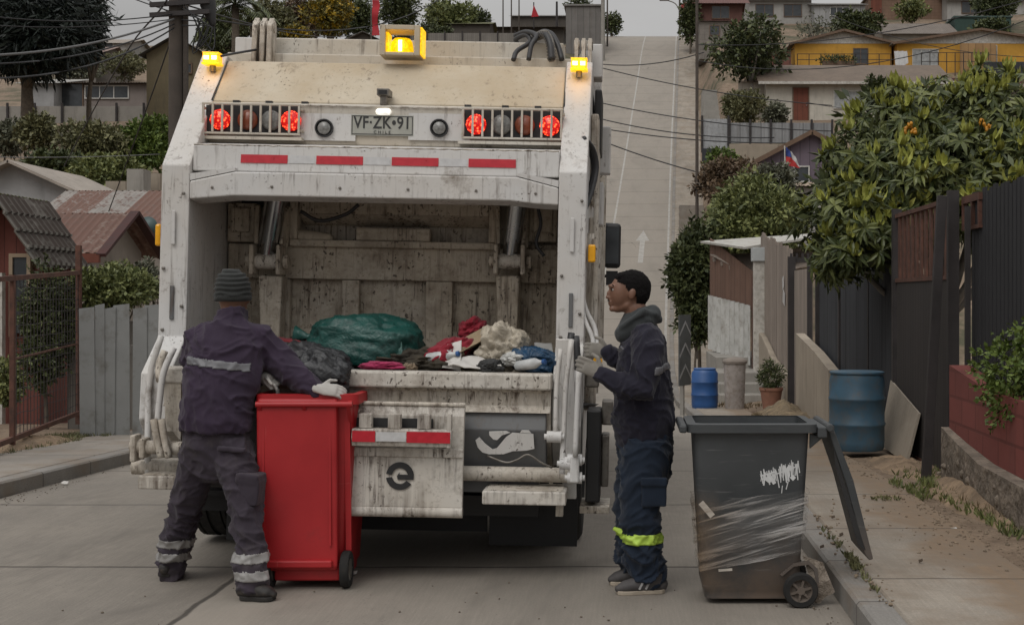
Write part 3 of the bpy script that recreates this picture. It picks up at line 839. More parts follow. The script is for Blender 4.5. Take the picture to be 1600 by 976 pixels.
def text(name, s, size, loc, parent, mat, sx=1, depth=.002, bold=0.):
    cu = bpy.data.curves.new(name, 'FONT'); cu.body = s; cu.size = size; cu.align_x = 'CENTER'; cu.align_y = 'CENTER'; cu.extrude = depth / 2; cu.offset = bold; cu.space_character = 1.05
    o = bpy.data.objects.new(name, cu); COL.objects.link(o)
    dg = bpy.context.evaluated_depsgraph_get(); dg.update()
    me = bpy.data.meshes.new_from_object(o.evaluated_get(dg)); bpy.data.objects.remove(o)
    r = bpy.data.objects.new(name, me); COL.objects.link(r); me.materials.clear(); me.materials.append(mat)
    r.parent = parent; r.location = loc; r.rotation_euler = (R(90), 0, 0); r.scale = (sx, 1, 1)
    return r
pc = (p0 + p1) / 2
text('plate_lettering', 'VF\u00b7ZK\u202291', .105, (pc.x, yp - .0015, pc.z + .013), pl, M['glyph'], .80, bold=.0015)
text('plate_country', 'C H I L E', .026, (pc.x, yp - .0015, pc.z - .043), pl, M['glyph'], 1)
c = T(597, 173, 8.15)
mb = MB(); mb.loft([(c.x - .028, .70, c.z), (c.x + .028, .70, c.z)], [.021, .021], n=12, round_=True); mb.build('plate_lamp', M['plate_lamp'], P, smooth=True)
c = T(598, 147, 8.2)
cb = MB(); cb.box(c.x - .037, c.x + .037, .70, .83, c.z - .008, c.z + .035); cb.box(c.x - .02, c.x + .02, .72, .77, c.z - .065, c.z - .008)
cb.box(c.x - .032, c.x + .032, .735, .75, c.z - .10, c.z - .065)
co = cb.build('rear_camera', M['steel_dirty'], P, bevel=.004)
lb = MB(); lb.box(c.x - .026, c.x + .026, .694, .699, c.z - .002, c.z + .024); lb.build('camera_lens', M['black'], co)
# ---- lamp clusters behind bars
def cluster(x0, x1, lamps):
    a = T(x0, 215, 8.2); b = T(x1, 170, 8.2); zt, zb = 2.735, 2.545
    xa, xb = a.x, b.x
    t_ = MB(); t_.box(xa + .012, xb - .012, .702, .718, zb + .01, zt - .01)
    cl = t_.build('lamp_cluster', M['black'], P)
    g = MB(); yf = .655
    g.box(xa, xb, yf, yf + .014, zt - .012, zt); g.box(xa, xb, yf, yf + .014, zb, zb + .012)
    k = 11
    for i in range(k):
        x = xa + .008 + (xb - xa - .016) * i / (k - 1)
        g.box(x - .0065, x + .0065, yf - .002, yf + .012, zb + .0125, zt - .0125)
    for x in (xa, xb):
        s_ = 1 if x == xa else -1
        for zz in (zt - .03, zb + .03): g.box(x - .004, x + .012, yf + .015, .715, zz - .008, zz + .008)
    g.build('lamp_guard', M['paint_panel'], cl, bevel=.002)
    for px, kind in lamps:
        q = T(px, 195, 8.2); zc = (zt + zb) / 2 - .003
        m = {'r': M['lamp_red'], 'a': M['lamp_amber_off'], 'c': M['lamp_clear']}[kind]
        l_ = MB(); l_.lathe([(.062, -.004), (.062, .008), (.05, .02), (.0001, .026)], (0, 0, 0), 'z', 24)
        lo = l_.build('round_lamp', m, cl, smooth=True); lo.location = (q.x, .70, zc); lo.rotation_euler = (R(90), 0, 0)
    s = MB(); s.box(xa - .02, xb + .01, .66, .73, zb - .03, zb - .012); s.build('lamp_shelf', M['paint_panel'], cl)
cluster(318, 472, [(344, 'r'), (387, 'a'), (424, 'c'), (455, 'r')])
cluster(722, 880, [(744, 'r'), (784, 'c'), (820, 'a'), (859, 'r')])
for px in (506, 686):
    q = T(px, 200, 8.2)
    mb = MB(); mb.lathe([(.056, 0), (.056, .02), (.048, .02), (.046, .006), (.0001, .006)], (0, 0, 0), 'z', 24)
    lo = mb.build('reversing_lamp', M['black'], P, smooth='auto', loc=(q.x, .718, q.z), rot=(R(90), 0, 0))
    mb = MB(); mb.lathe([(.043, .004), (.036, .013), (.0001, .018)], (0, 0, .006), 'z', 20); mb.build('lens', M['lamp_clear'], lo, smooth=True)
    mb = MB(); mb.box(q.x - .19, q.x + .19, .7175, .7195, q.z - .075, q.z + .09); mb.build('cover_plate', M['paint'], P)
# ---- beacons
for px, py in ((332, 92), (905, 101)):
    q = T(px, py, 8.46)
    mb = MB(); mb.box(-.055, .055, -.05, .05, -.042, -.028); mb.box(-.045, .045, -.03, .03, -.028, .031); mb.box(-.052, .052, -.047, .047, .03, .036)
    bo = mb.build('corner_beacon', M['beacon_yellow'], P, bevel=.004, loc=(q.x, q.y, q.z))
    mb = MB(); mb.box(-.05, .05, -.046, .046, -.027, .029); mb.build('beacon_lens', M['beacon'], bo, bevel=.006)
    mb = MB()
    for x in (-.024, .024): mb.box(x - .015, x + .015, -.051, -.047, -.012, .012)
    mb.build('beacon_diode', M['beacon_core'], bo)
    mb = MB(); mb.tube((q.x, q.y + .01, q.z - .08), (q.x, q.y + .01, q.z - .04), .02); mb.build('beacon_bracket', M['steel_dirty'], P)
    ld = bpy.data.lights.new('beacon_light', 'POINT'); ld.energy = .28; ld.color = (1, .45, .04); ld.shadow_soft_size = .04
    lo = bpy.data.objects.new('beacon_light', ld); COL.objects.link(lo); lo.parent = P; lo.location = (q.x, q.y - .09, q.z - .06)
a = T(595, 88, 8.55); b = T(658, 42, 8.55); y0 = 1.0; zz0, zz1 = a.z, b.z; xa, xb = a.x, b.x
mb = MB(); t_ = .035
mb.box(xa, xa + t_, y0, y0 + .2, zz0, zz1); mb.box(xb - t_, xb, y0, y0 + .2, zz0, zz1)
mb.box(xa + t_, xb - t_, y0, y0 + .2, zz1 - .03, zz1); mb.box(xa + t_, xb - t_, y0, y0 + .2, zz0, zz0 + .02)
bo = mb.build('beacon_box', M['paint_tan'], P, bevel=.004)
mb = MB(); xm = (xa + xb) / 2
mb.lathe([(.072, 0), (.074, .03), (.066, .08), (.05, .1), (.0001, .105)], (xm, y0 + .1, zz0 + .021), 'z', 24); mb.build('beacon_dome', M['beacon_yellow'], bo, smooth=True)
mb = MB(); mb.box(xm - .011, xm + .011, y0 + .02, y0 + .026, zz0 + .03, zz0 + .1); mb.build('beacon_flash', M['beacon_core'], bo)
mb = MB(); mb.box(xb + .001, xb + .012, y0 + .02, y0 + .18, zz0 + .01, zz1 - .01); mb.build('side_lens', M['beacon_yellow'], bo)
mb = MB(); mb.box(xa + t_, xa + t_ + .012, y0 + .03, y0 + .17, zz0 + .02, zz1 - .04); mb.build('side_lens', M['beacon_yellow'], bo)
# ---- roof beam, hinges, hoses on top
mb = MB(); a = T(425, 88, 8.98); b = T(882, 64, 8.98)
mb.box(a.x, b.x, 1.40, 1.62, 3.12, 3.275); mb.box(-1.15, 1.15, 1.30, 1.45, 3.05, 3.155); mb.build('roof_beam', M['paint_panel'], P, bevel=.008)
for px in (385, 925):
    a = T(px, 75, 8.9); mb = MB(); mb.box(a.x - .07, a.x + .07, 1.38, 1.6, 3.05, 3.27); mb.build('hinge_block', M['paint'], P, bevel=.008)
for px in (401, 413, 424):
    a = T(px, 88, 8.78); mb = MB(); mb.prism([(1.2, 3.05), (1.36, 3.05), (1.34, 3.34), (1.28, 3.38), (1.22, 3.32)], 'x', a.x - .016, a.x + .016)
    mb.tube((a.x - .022, 1.28, 3.32), (a.x + .022, 1.28, 3.32), .04); mb.build('hinge_lug', M['paint_dirty'], P, bevel=.004)
for px in (901, 912, 922):
    a = T(px, 88, 8.78); mb = MB(); mb.prism([(1.2, 3.02), (1.36, 3.02), (1.32, 3.28), (1.24, 3.28)], 'x', a.x - .012, a.x + .012)
    mb.tube((a.x - .018, 1.28, 3.24), (a.x + .018, 1.28, 3.24), .035); mb.build('hinge_lug', M['paint_dirty'], P, bevel=.004)
def hose(name, pts, r, m='hose', k=6, parent=P):
    mb = MB(); s = spline(pts, k); mb.loft(s, [r] * len(s), n=10); return mb.build(name, M[m], parent, smooth=True)
hose('roof_hose', [T(802, 94, 8.75), T(808, 80, 8.8), T(828, 66, 8.85), T(822, 55, 8.9), T(806, 62, 8.95), T(812, 72, 9.0)], .016)
hose('roof_hose', [T(826, 94, 8.72), T(830, 72, 8.75), T(838, 56, 8.8), T(822, 50, 8.9), T(805, 56, 9.0)], .016)
hose('roof_hose', [T(862, 94, 8.72), T(860, 70, 8.75), T(852, 54, 8.8), T(838, 58, 8.9), T(830, 75, 9.0)], .022)
hose('roof_hose', [T(878, 94, 8.76), T(872, 72, 8.8), T(862, 54, 8.85), T(848, 50, 8.92), T(838, 60, 9.0)], .018)
# spiral guard on one hose
s = spline([T(862, 94, 8.72), T(860, 70, 8.75), T(852, 54, 8.8), T(838, 58, 8.9)], 30); pts = []
for i, q in enumerate(s):
    pts.append(q + Vector((math.cos(i * 1.05) * .026, 0, math.sin(i * 1.05) * .026)) if i else q)
mb = MB(); mb.loft(pts, [.006] * len(pts), n=5); mb.build('hose_guard', M['steel_dirty'], P, smooth=True)
hose('lamp_cable', [T(345, 88, 8.45), T(365, 84, 8.55), T(400, 78, 8.7)], .008)
# ---- body and cab
mb = MB(); mb.prism([(-1.16, .95), (1.16, .95), (1.2, 1.3), (1.2, 3.0), (1.05, 3.15), (-1.05, 3.15), (-1.2, 3.0), (-1.2, 1.3)], 'y', 1.78, 6.6); mb.build('container_body', M['paint'], P, bevel=.02)
for y in (2.2, 3.2, 4.2, 5.2, 6.2):
    for s in (-1, 1):
        mb = MB(); mb.box(s * 1.2 - .035 + .03 * s, s * 1.2 + .035 + .03 * s, y, y + .14, 1.0, 3.0); mb.build('body_rib', M['paint_dirty'], P, bevel=.006)
mb = MB(); mb.box(-1.12, 1.12, 6.95, 8.7, .95, 2.9); cab = mb.build('cab', M['paint'], P, bevel=.08)
mb = MB(); mb.box(-.9, .9, 6.93, 6.955, 1.7, 2.6); mb.build('cab_rear_panel', M['black'], cab)
for s in (-1, 1):
    mb = MB(); mb.box(s * 1.125 - .008, s * 1.125 + .008, 7.3, 8.3, 1.75, 2.5); mb.build('cab_window', M['glass'], cab)
for s in (-1, 1):
    a = (s * 1.33, 7.5, 2.11); mb = MB(); mb.boxm(Matrix.Translation(a), .17, .12, .46)
    if s > 0: mb = MB(); q = T(957, 384, 15.0); a = (q.x, 7.5, q.z); mb.boxm(Matrix.Translation(a), .185, .13, .50)
    mo = mb.build('wing_mirror', M['black'], cab, bevel=.04)
    mb = MB(); mb.box(a[0] - .07, a[0] + .07, 7.428, 7.434, a[2] - .2, a[2] + .2); mb.build('mirror_glass', M['glass'], mo)
    mb = MB(); mb.tube((s * 1.1, 7.5, a[2] + .24), (a[0], 7.5, a[2] + .24), .015); mb.tube((s * 1.1, 7.52, a[2] - .42), (a[0], 7.52, a[2] - .3), .015)
    mb.boxm(Matrix.Translation((a[0], 7.52, a[2] - .36)), .13, .1, .16); mb.build('mirror_arm', M['black'], mo)
# ---- chassis and wheels
mb = MB()
for x in (-.42, .42): mb.box(x - .04, x + .04, .9, 8.4, .62, .86)
for y in (1.0, 2.4, 4.2, 6.0): mb.box(-.38, .38, y, y + .08, .64, .84)
mb.box(-.95, .95, 1.7, 1.78, .45, .94)
mb.build('chassis', M['black'], P)
mb = MB(); mb.tube((-1.0, 1.33, .5), (1.0, 1.33, .5), .07); mb.ell((0, 1.33, .5), (.2, .2, .2)); mb.tube((-.95, 6.8, .5), (.95, 6.8, .5), .06); mb.build('axle', M['black'], P, smooth=True)
def wheel(x, y, w=.27, r=.5):
    mb = MB(); h = w / 2
    pr = [(r * .58, -h), (r * .9, -h), (r * .975, -h * .82), (r, -h * .6)]
    for g in (-.32, 0, .32):
        pr += [(r, (g - .06) * w), (r - .012, (g - .05) * w), (r - .012, (g + .05) * w), (r, (g + .06) * w)]
    pr += [(r, h * .6), (r * .975, h * .82), (r * .9, h), (r * .58, h)]
    mb.lathe(pr, (0, 0, 0), 'x', 40, False)
    wo = mb.build('wheel', M['rubber'], P, smooth='auto', loc=(x, y, r + .0))
    mb = MB(); mb.lathe([(.02, -.03), (r * .3, -.03), (r * .34, -h * .6), (r * .575, -h * .8), (r * .575, h * .8), (r * .34, h * .6), (r * .3, .03), (.02, .03)], (0, 0, 0), 'x', 28)
    mb.build('rim', M['steel_dirty'], wo, smooth='auto')
for x in (-1.1, -.8, .8, 1.1): wheel(x, 1.33)
for x in (-1.0, 1.0): wheel(x, 6.8)
mb = MB(); mb.box(-1.05, 1.05, .34, 1.75, .40, .43); mb.box(-1.0, 1.0, .42, .46, .30, .58); mb.build('shade_pan', M['black'], P)  # pan and valance added to block light and darken the underside
mb = MB(); mb.box(-.66, .66, .8, .83, .14, .6); mb.build('shade_guard', M['black'], P)  # added black sheet, keeps the space between the wheels dark
for s in (-1, 1):
    mb = MB(); mb.box(min(s * .68, s * (1.22 if s > 0 else .93)), max(s * .68, s * (1.22 if s > 0 else .93)), .74, .755, .07, .84); mb.build('mudflap', M['black'], P)  # mudflaps lengthened so the wheels behind them stay dark
# ---- hopper shell
mb = MB(); mb.prism([(.02, 1.09), (.06, .80), (.35, .60), (1.0, .56), (1.7, .9), (1.7, .94), (1.0, .62), (.36, .66), (.12, .84), (.1, 1.09)], 'x', -1.083, 1.083)
mb.build('hopper_tub', M['paint_dirty'], P)
# sill
a = T(253, 577, 7.5); b = T(863, 577, 7.5)
mb = MB(); mb.box(-1.11, 1.09, -.03, .12, 1.075, 1.165); mb.build('hopper_sill', truck_paint('sill_paint', (.62, .6, .56), .62, .4, 1.0, .25, .55), P, bevel=.012)
mb = MB(); mb.prism([(.0, 1.073), (.045, 1.04), (.05, 1.0), (.0, .945), (.12, .945), (.12, 1.073)], 'x', -1.082, 1.082); mb.build('hopper_lip', M['paint_dirty'], P, bevel=.004)
mb = MB(); mb.prism([(.03, .943), (-.0, .85), (.10, .62), (.2, .62), (.2, .943)], 'x', -1.0, 1.06); mb.build('lower_panel', M['paint_grey'], P, bevel=.006)
mb = MB(); mb.box(-.9, 1.02, .10, .20, .485, .555); mb.build('under_beam', M['paint_grey'], P, bevel=.004)
mb = MB(); mb.tube((-1.25, .03, .60), (1.22, .03, .60), .042, n=20); mb.build('lift_tube', M['paint_dirty'], P, smooth='auto')
# white emblem: a clenched arm holding a tick
def poly_px(pts, Y, y_loc, th, name, mat, parent=P, holes=()):
    mb = MB(); q = [T(x, y, Y) for x, y in pts]
    mb.prism([(p.x, p.z) for p in q], 'y', y_loc - th, y_loc)
    return mb.build(name, mat, parent)
# build the emblem outline in its own plane (sloped panel), pixels measured from the photo
def emblem(polys, Y=7.47):
    mb = MB()
    for pts in polys:
        q = [T(x, y, Y) for x, y in pts]
        def yy(z): return .035 + (.928 - z) / (.928 - .83) * -.035 if z > .83 else (.83 - z) / .21 * .10
        vs = [(p.x, -.016 + (.83 - p.z) * .35, p.z) for p in q] + [(p.x, -.006 + (.83 - p.z) * .35, p.z) for p in q]
        k = len(q); mb.add(vs, [tuple(range(k)), tuple(range(2 * k - 1, k - 1, -1))] + [(i, i + k, (i + 1) % k + k, (i + 1) % k) for i in range(k)])
    return mb
EM = [[(742, 688), (748, 683), (757, 694), (768, 703), (775, 701), (790, 683), (800, 676), (833, 678), (834, 702), (822, 705), (800, 706), (785, 711), (762, 711), (752, 708), (745, 700)],
      [(764, 674), (790, 673), (797, 676), (784, 680), (776, 688), (770, 687), (764, 680)],
      [(812, 676), (815, 672), (826, 672), (830, 677)]]
emblem(EM).build('white_emblem', truck_paint('emblem_paint', (.78, .77, .75), .15, .2, .5, .0), P)
hose('emblem_chain', [T(762, 712, 7.4), T(790, 722, 7.36), T(808, 718, 7.36), T(825, 710, 7.38), T(845, 722, 7.38), T(862, 730, 7.4)], .006, 'steel_dirty')
# ---- hinged flap with the ring mark and the bumper in front of it
fx0, fx1 = T(545, 720, 7.38).x, T(724, 720, 7.38).x
zt = T(620, 628, 7.4).z; zb = T(620, 800, 7.4).z
fl = MB(); fl.prism([(-.085, .985), (-.115, .93), (-.13, .78), (-.14, .43), (-.10, .43), (-.09, .78), (-.06, .985)], 'x', fx0, fx1)
flap = fl.build('flap', M['paint_flap'], P, bevel=.005)
mb = MB(); mb.tube((fx0, -.085, .99), (fx1, -.085, .99), .013); mb.build('hinge_rod', M['paint_dirty'], flap, smooth='auto')
mb = MB(); mb.tube((fx0, -.12, .405), (fx1, -.12, .405), .032, n=16); mb.build('flap_edge', M['paint_flap'], flap, smooth='auto')
mb = MB(); mb.box(fx0 - .002, fx1 + .002, -.148, -.131, .705, .755); mb.build('flap_rib', M['paint_flap'], flap, bevel=.006)
mb = MB(); mb.box(fx0 + .02, fx1 - .17, -.135, -.121, .865, .915); mb.build('flap_gap_shade', M['black'], flap)  # solid black strip stands in for the shade between the bumper lugs
# ring mark
c = T(625, 743, 7.36); mb = MB(); ro, ri = .076, .043; nn = 40; yq = -.1445 - .0
def ring_pt(r, a): return (c.x + r * math.cos(a), c.z + r * math.sin(a))
def ring(a0, a1):
    k = 26
    P1 = [ring_pt(ro, R(a0 + (a1 - a0) * i / k)) for i in range(k + 1)]; P2 = [ring_pt(ri, R(a1 + (a0 - a1) * i / k)) for i in range(k + 1)]
    for i in range(k):
        a_, b_, c_, d_ = P1[i], P1[i + 1], P2[k - i - 1], P2[k - i]
        mb.prism([a_, b_, c_, d_], 'y', yq, yq + .003)
ring(5, 172); ring(188, 325)
mb.prism([(c.x - .012, c.z - .019), (c.x + .0755, c.z - .019), (c.x + .0755, c.z + .008), (c.x - .002, c.z + .008)], 'y', yq - .0005, yq + .003)
mb.prism([(c.x - .012, c.z - .019), (c.x - .002, c.z + .0085), (c.x - .002, c.z + .02), (c.x - .016, c.z)], 'y', yq, yq + .003)
mo = mb.build('ring_mark', M['black'], flap)
bx0, bx1 = T(550, 682, 7.28).x, T(706, 682, 7.28).x
mb = MB(); mb.prism([(-.235, .865), (-.245, .82), (-.23, .77), (-.16, .77), (-.16, .865)], 'x', bx0, bx1); bump_ = mb.build('bumper', M['paint_flap'], P, bevel=.006)
for x0, x1 in ((551, 587), (636, 704)):
    a, b = T(x0, 682, 7.27).x, T(x1, 682, 7.27).x
    mb = MB(); mb.box(a, b, -.2475, -.2445, .795, .855); mb.build('reflective_strip', M['refl_red'], bump_)
a, b = T(588, 682, 7.27).x, T(635, 682, 7.27).x
mb = MB(); mb.box(a, b, -.2465, -.2445, .80, .85); mb.build('reflective_strip', M['refl_white'], bump_)
for px in (572, 617, 663):
    a = T(px, 658, 7.3).x; mb = MB(); mb.box(a - .034, a + .034, -.225, -.17, .867, .945); mb.build('bumper_lug', M['paint_flap'], bump_, bevel=.003)
a = T(703, 660, 7.3).x; mb = MB(); mb.box(a - .01, a + .01, -.235, -.17, .77, .95); mb.box(a - .02, a + .006, -.2, -.17, .76, .769); mb.build('bumper_end', M['paint_flap'], bump_)
# ---- steps
def step(px0, px1, py, lab):
    a = T(px0, py, 7.3); b = T(px1, py, 7.3); zt = a.z
    s_ = MB(); s_.prism([(-.16, zt), (.16, zt + .0), (.16, zt - .045), (-.16, zt - .075)], 'x', a.x, b.x)
    so = s_.build('foot_step', M['paint_flap'], P, bevel=.008)
    r_ = MB()
    for i in range(7): y = -.14 + i * .042; r_.box(a.x + .02, b.x - .02, y, y + .012, zt + .001, zt + .006)
    r_.build('step_tread', M['paint_dirty'], so)
    r_ = MB()
    for x in (a.x + .1, b.x - .1): r_.bar((x, .15, zt - .02), (x, .16, .62), .05, .02)
    r_.box(b.x - .06, b.x - .02, -.05, .02, zt - .15, zt - .04)
    r_.build('step_bracket', M['paint_dirty'], so)
    return so
step(752, 884, 768, ''); step(211, 300, 744, '')
# ---- packer blade and carriage inside the hopper
yb = 1.22
fil = M['paint_filthy']
mb = MB(); mb.box(-1.08, 1.08, yb, yb + .06, .62, 1.93); mb.build('blade_plate', fil, P)
mb = MB()
za, zb_ = T(600, 385, 8.7).z, T(600, 438, 8.7).z
mb.box(-1.075, 1.075, yb - .07, yb - .001, zb_, za)
for x0, x1 in ((432, 452), (533, 560), (664, 706), (800, 812)):
    a, b = T(x0, 500, 8.65).x, T(x1, 500, 8.65).x; mb.box(a, b, yb - .07, yb - .001, .9, zb_ - .002)
mb.build('blade_rib', fil, P, bevel=.008)
mb = MB(); z1 = T(600, 487, 8.7).z; mb.box(-1.07, 1.07, yb - .03, yb - .0015, z1 - .5, z1 - .12); mb.build('blade_floor_plate', fil, P, bevel=.004)
# carriage: open box frame over the blade
a = T(455, 385, 8.66); b = T(778, 312, 8.66)
mb = MB(); yc = 1.10
mb.box(a.x, b.x, yc, yc + .10, a.z, a.z + .045); mb.box(a.x, a.x + .05, yc, yc + .1, a.z + .0455, 2.30); mb.box(b.x - .05, b.x, yc, yc + .1, a.z + .0455, 2.30)
mb.box(a.x + .051, b.x - .051, yc + .03, yc + .1, 2.10, 2.19)
mb.prism([(yc + .03, 2.10), (yc + .1, 2.098), (yc + .16, 2.03)], 'x', a.x + .051, b.x - .051)
q0, q1 = T(558, 365, 8.66).x, T(673, 365, 8.66).x; mb.box(q0, q1, yc + .02, yc + .12, a.z + .046, a.z + .13)
mb.build('packer_carriage', fil, P, bevel=.01)
mb = MB(); mb.box(-1.08, 1.08, yc + .19, yc + .24, 1.86, 2.5); mb.build('carriage_back', M['paint_dirty'], P)
for x0, x1, y0_, y1_ in ((583, 664, 313, 328), (695, 745, 318, 330), (376, 410, 308, 322), (850, 872, 320, 333)):
    a = T(x0, y1_, 8.75); b = T(x1, y0_, 8.75); mb = MB(); mb.box(a.x, b.x, yc + .17, yc + .189, a.z, b.z); mb.build('opening_shade', M['black'], P)  # black plates stand in for the shade inside openings in the carriage
# side carriage pads
for x0, x1 in ((357, 402), (826, 872)):
    a = T(x0, 378, 8.66); b = T(x1, 318, 8.66); mb = MB(); mb.box(a.x, b.x, yc + .02, yc + .16, a.z, b.z)
    mb.box(a.x + .03, b.x - .03, yc - .01, yc + .019, a.z + .06, b.z - .03)
    mb.build('slide_pad', fil, P, bevel=.015)
mb = MB(); a = T(488, 370, 8.7); mb.loft([(a.x - .06, yc + .06, a.z), (a.x + .11, yc + .06, a.z - .01)], [.045, .035], n=10, round_=True); mb.build('shackle', fil, P, smooth=True)
# cylinders
for (tx, bx, rr) in ((430, 418, .046), (804, 797, .046)):
    t0 = T(tx + 6, 292, 8.38); b0 = T(bx, 398, 8.52)
    mb = MB(); mb.tube(t0, b0, .05, n=20); cy = mb.build('hydraulic_cylinder', M['steel'], P, smooth='auto')
    off = Vector((-.07 if tx < 600 else .055, .02, 0))
    mb = MB(); mb.tube(t0 + off, b0 + off * .8 + Vector((0, 0, .06)), .014, n=10); mb.build('oil_pipe', M['steel_dirty'], cy, smooth='auto')
    c = T(bx, 406, 8.5)
    mb = MB()
    for s in (-1, 1):
        mb.boxm(Matrix.Translation(c + Vector((s * .085, 0, .0))), .028, .16, .19)
        mb.tube(c + Vector((s * .10, 0, -.01)), c + Vector((s * .135, 0, -.01)), .045, n=14)
        mb.bar(c + Vector((s * .085, .05, .09)), c + Vector((s * .1, .12, .34)), .028, .09)
    mb.build('clevis', fil, cy, bevel=.01)
    mb = MB(); mb.tube(c + Vector((-.07, 0, -.01)), c + Vector((.07, 0, -.01)), .05, n=16); mb.build('clevis_pin', M['paint_dirty'], cy, smooth='auto')
    mb = MB(); lx = T(bx + (4 if tx < 600 else -4), 430, 8.5).x
    mb.prism([(lx - .075, c.z - .1), (lx + .075, c.z - .1), (lx + .06, c.z - .75), (lx - .045, c.z - .75)], 'y', 1.0, 1.14)
    mb.build('push_arm', fil, cy, bevel=.012)
# ---- right-hand lift gear, hoses and controls
rx = 1.25
def rod(name, pts, r, m, n=10):
    mb = MB(); s = spline(pts, 4) if len(pts) > 2 else pts; mb.loft(s, [r] * len(s), n=n); return mb.build(name, M[m], P, smooth=True)
rod('lift_rod', [T(876, 545, 7.44), T(870, 600, 7.42), T(868, 680, 7.4)], .014, 'paint_post')
rod('lift_rod', [T(893, 530, 7.5), T(884, 600, 7.46), T(880, 690, 7.42), T(878, 740, 7.4)], .016, 'paint_post')
rod('lift_rod', [T(905, 575, 7.35), T(902, 640, 7.35), T(899, 712, 7.35)], .016, 'paint')
for px, py in ((866, 682), (898, 718), (898, 746), (886, 724)):
    c = T(px, py, 7.4); mb = MB(); mb.tube(c + Vector((-.04, 0, 0)), c + Vector((.04, 0, 0)), .032, n=14); mb.tube(c + Vector((-.055, 0, 0)), c + Vector((.055, 0, 0)), .016, n=10); mb.build('pivot', M['paint'], P, smooth='auto')
mb = MB(); a = T(898, 732, 7.38); mb.boxm(Matrix.Translation(a), .05, .05, .15); mb.build('link_plate', M['paint'], P, bevel=.01)
a = T(891, 700, 7.6)
mb = MB(); mb.prism([(1.10, 1.36), (1.2, 1.36), (1.22, .95), (1.235, .46), (1.16, .46), (1.13, .9)], 'y', .075, .12); mb.build('side_plate', M['paint_post'], P, bevel=.006)
a = T(893, 645, 7.7); b = T(922, 778, 7.7)
mb = MB(); mb.box(1.28, 1.365, .22, .5, .42, .95); bx = mb.build('valve_box', M['black'], P, bevel=.01)
mb = MB(); mb.box(1.366, 1.41, .3, .5, .5, .8); mb.box(1.366, 1.43, .28, .44, .86, 1.0); mb.build('valve_block', M['steel_dirty'], bx, bevel=.008)
mb = MB(); mb.box(1.25, 1.42, .2, .55, .36, .40); mb.build('valve_shelf', M['paint_dirty'], bx, bevel=.004)
mb = MB(); c = T(907, 395, 7.88); mb.boxm(Matrix.Translation((1.285, .46, c.z)), .045, .05, .105); mk = mb.build('side_marker', M['marker'], P, bevel=.01)
mb = MB(); mb.boxm(Matrix.Translation((-1.28, .46, c.z + .06)), .035, .05, .13); mk = mb.build('side_marker', M['marker'], P, bevel=.012)
rod('side_pipe', [T(912, 420, 7.95), T(908, 450, 7.95), T(916, 485, 7.95), T(930, 515, 7.95), T(933, 555, 7.9)], .014, 'paint')
rod('side_pipe', [T(908, 470, 7.95), T(914, 500, 7.92), T(926, 530, 7.9), T(930, 580, 7.85)], .013, 'paint')
rod('side_pipe', [T(912, 240, 8.1), T(914, 330, 8.0), T(914, 420, 7.97)], .012, 'paint_post')
rod('side_pipe', [T(921, 365, 8.2), T(919, 450, 8.2), T(918, 560, 8.2), T(917, 640, 8.2)], .03, 'paint_dirty')
rod('side_hose', [T(912, 216, 8.1), T(926, 232, 8.2), T(932, 262, 8.25), T(924, 300, 8.2), T(911, 335, 8.1)], .016, 'hose')
rod('side_hose', [T(908, 214, 8.15), T(922, 235, 8.25), T(927, 268, 8.3), T(918, 305, 8.25), T(909, 330, 8.15)], .014, 'hose')
rod('side_hose', [T(893, 520, 7.75), T(888, 560, 7.72), T(893, 600, 7.7), T(896, 640, 7.7)], .02, 'hose')
rod('side_hose', [T(900, 525, 7.75), T(902, 570, 7.72), T(897, 610, 7.7), T(901, 645, 7.7)], .02, 'hose')
mb = MB(); a = T(932, 215, 9.3)
mb.boxm(Matrix.Translation((1.30, 1.9, 2.62)), .13, .14, .33); mb.boxm(Matrix.Translation((1.27, 2.0, 2.25)), .1, .3, .3)
mb.boxm(Matrix.Translation((1.26, 1.85, 3.02)), .06, .3, .36); mb.build('side_box', M['paint'], P, bevel=.01)
mb = MB(); mb.box(1.252, 1.30, .95, 1.55, 2.2, 2.75); mb.box(1.252, 1.29, .9, 1.5, .9, 2.1); mb.build('side_recess', M['paint_dirty'], P, bevel=.01)
mb = MB(); mb.box(1.265, 1.31, 1.25, 1.75, 2.55, 2.95); mb.build('side_cover', M['black'], P, bevel=.01)
for (y_, z0_, z1_, r_) in ((.62, .9, 1.95, .022), (.75, .8, 2.2, .016), (.9, 1.0, 1.9, .03)):
    mb = MB(); mb.tube((1.30, y_, z0_), (1.30, y_, z1_), r_); mb.build('side_pipe', M['paint_dirty'], P, smooth='auto')
mb = MB(); c = T(934, 564, 7.75); mb.tube(c, c + Vector((0, -.05, 0)), .028, n=14); mb.build('control_button', M['marker'], P, smooth='auto')
mb = MB(); c = T(926, 575, 7.85); mb.boxm(Matrix.Translation(c), .08, .08, .22); mb.build('control_box', M['steel_dirty'], P, bevel=.01)
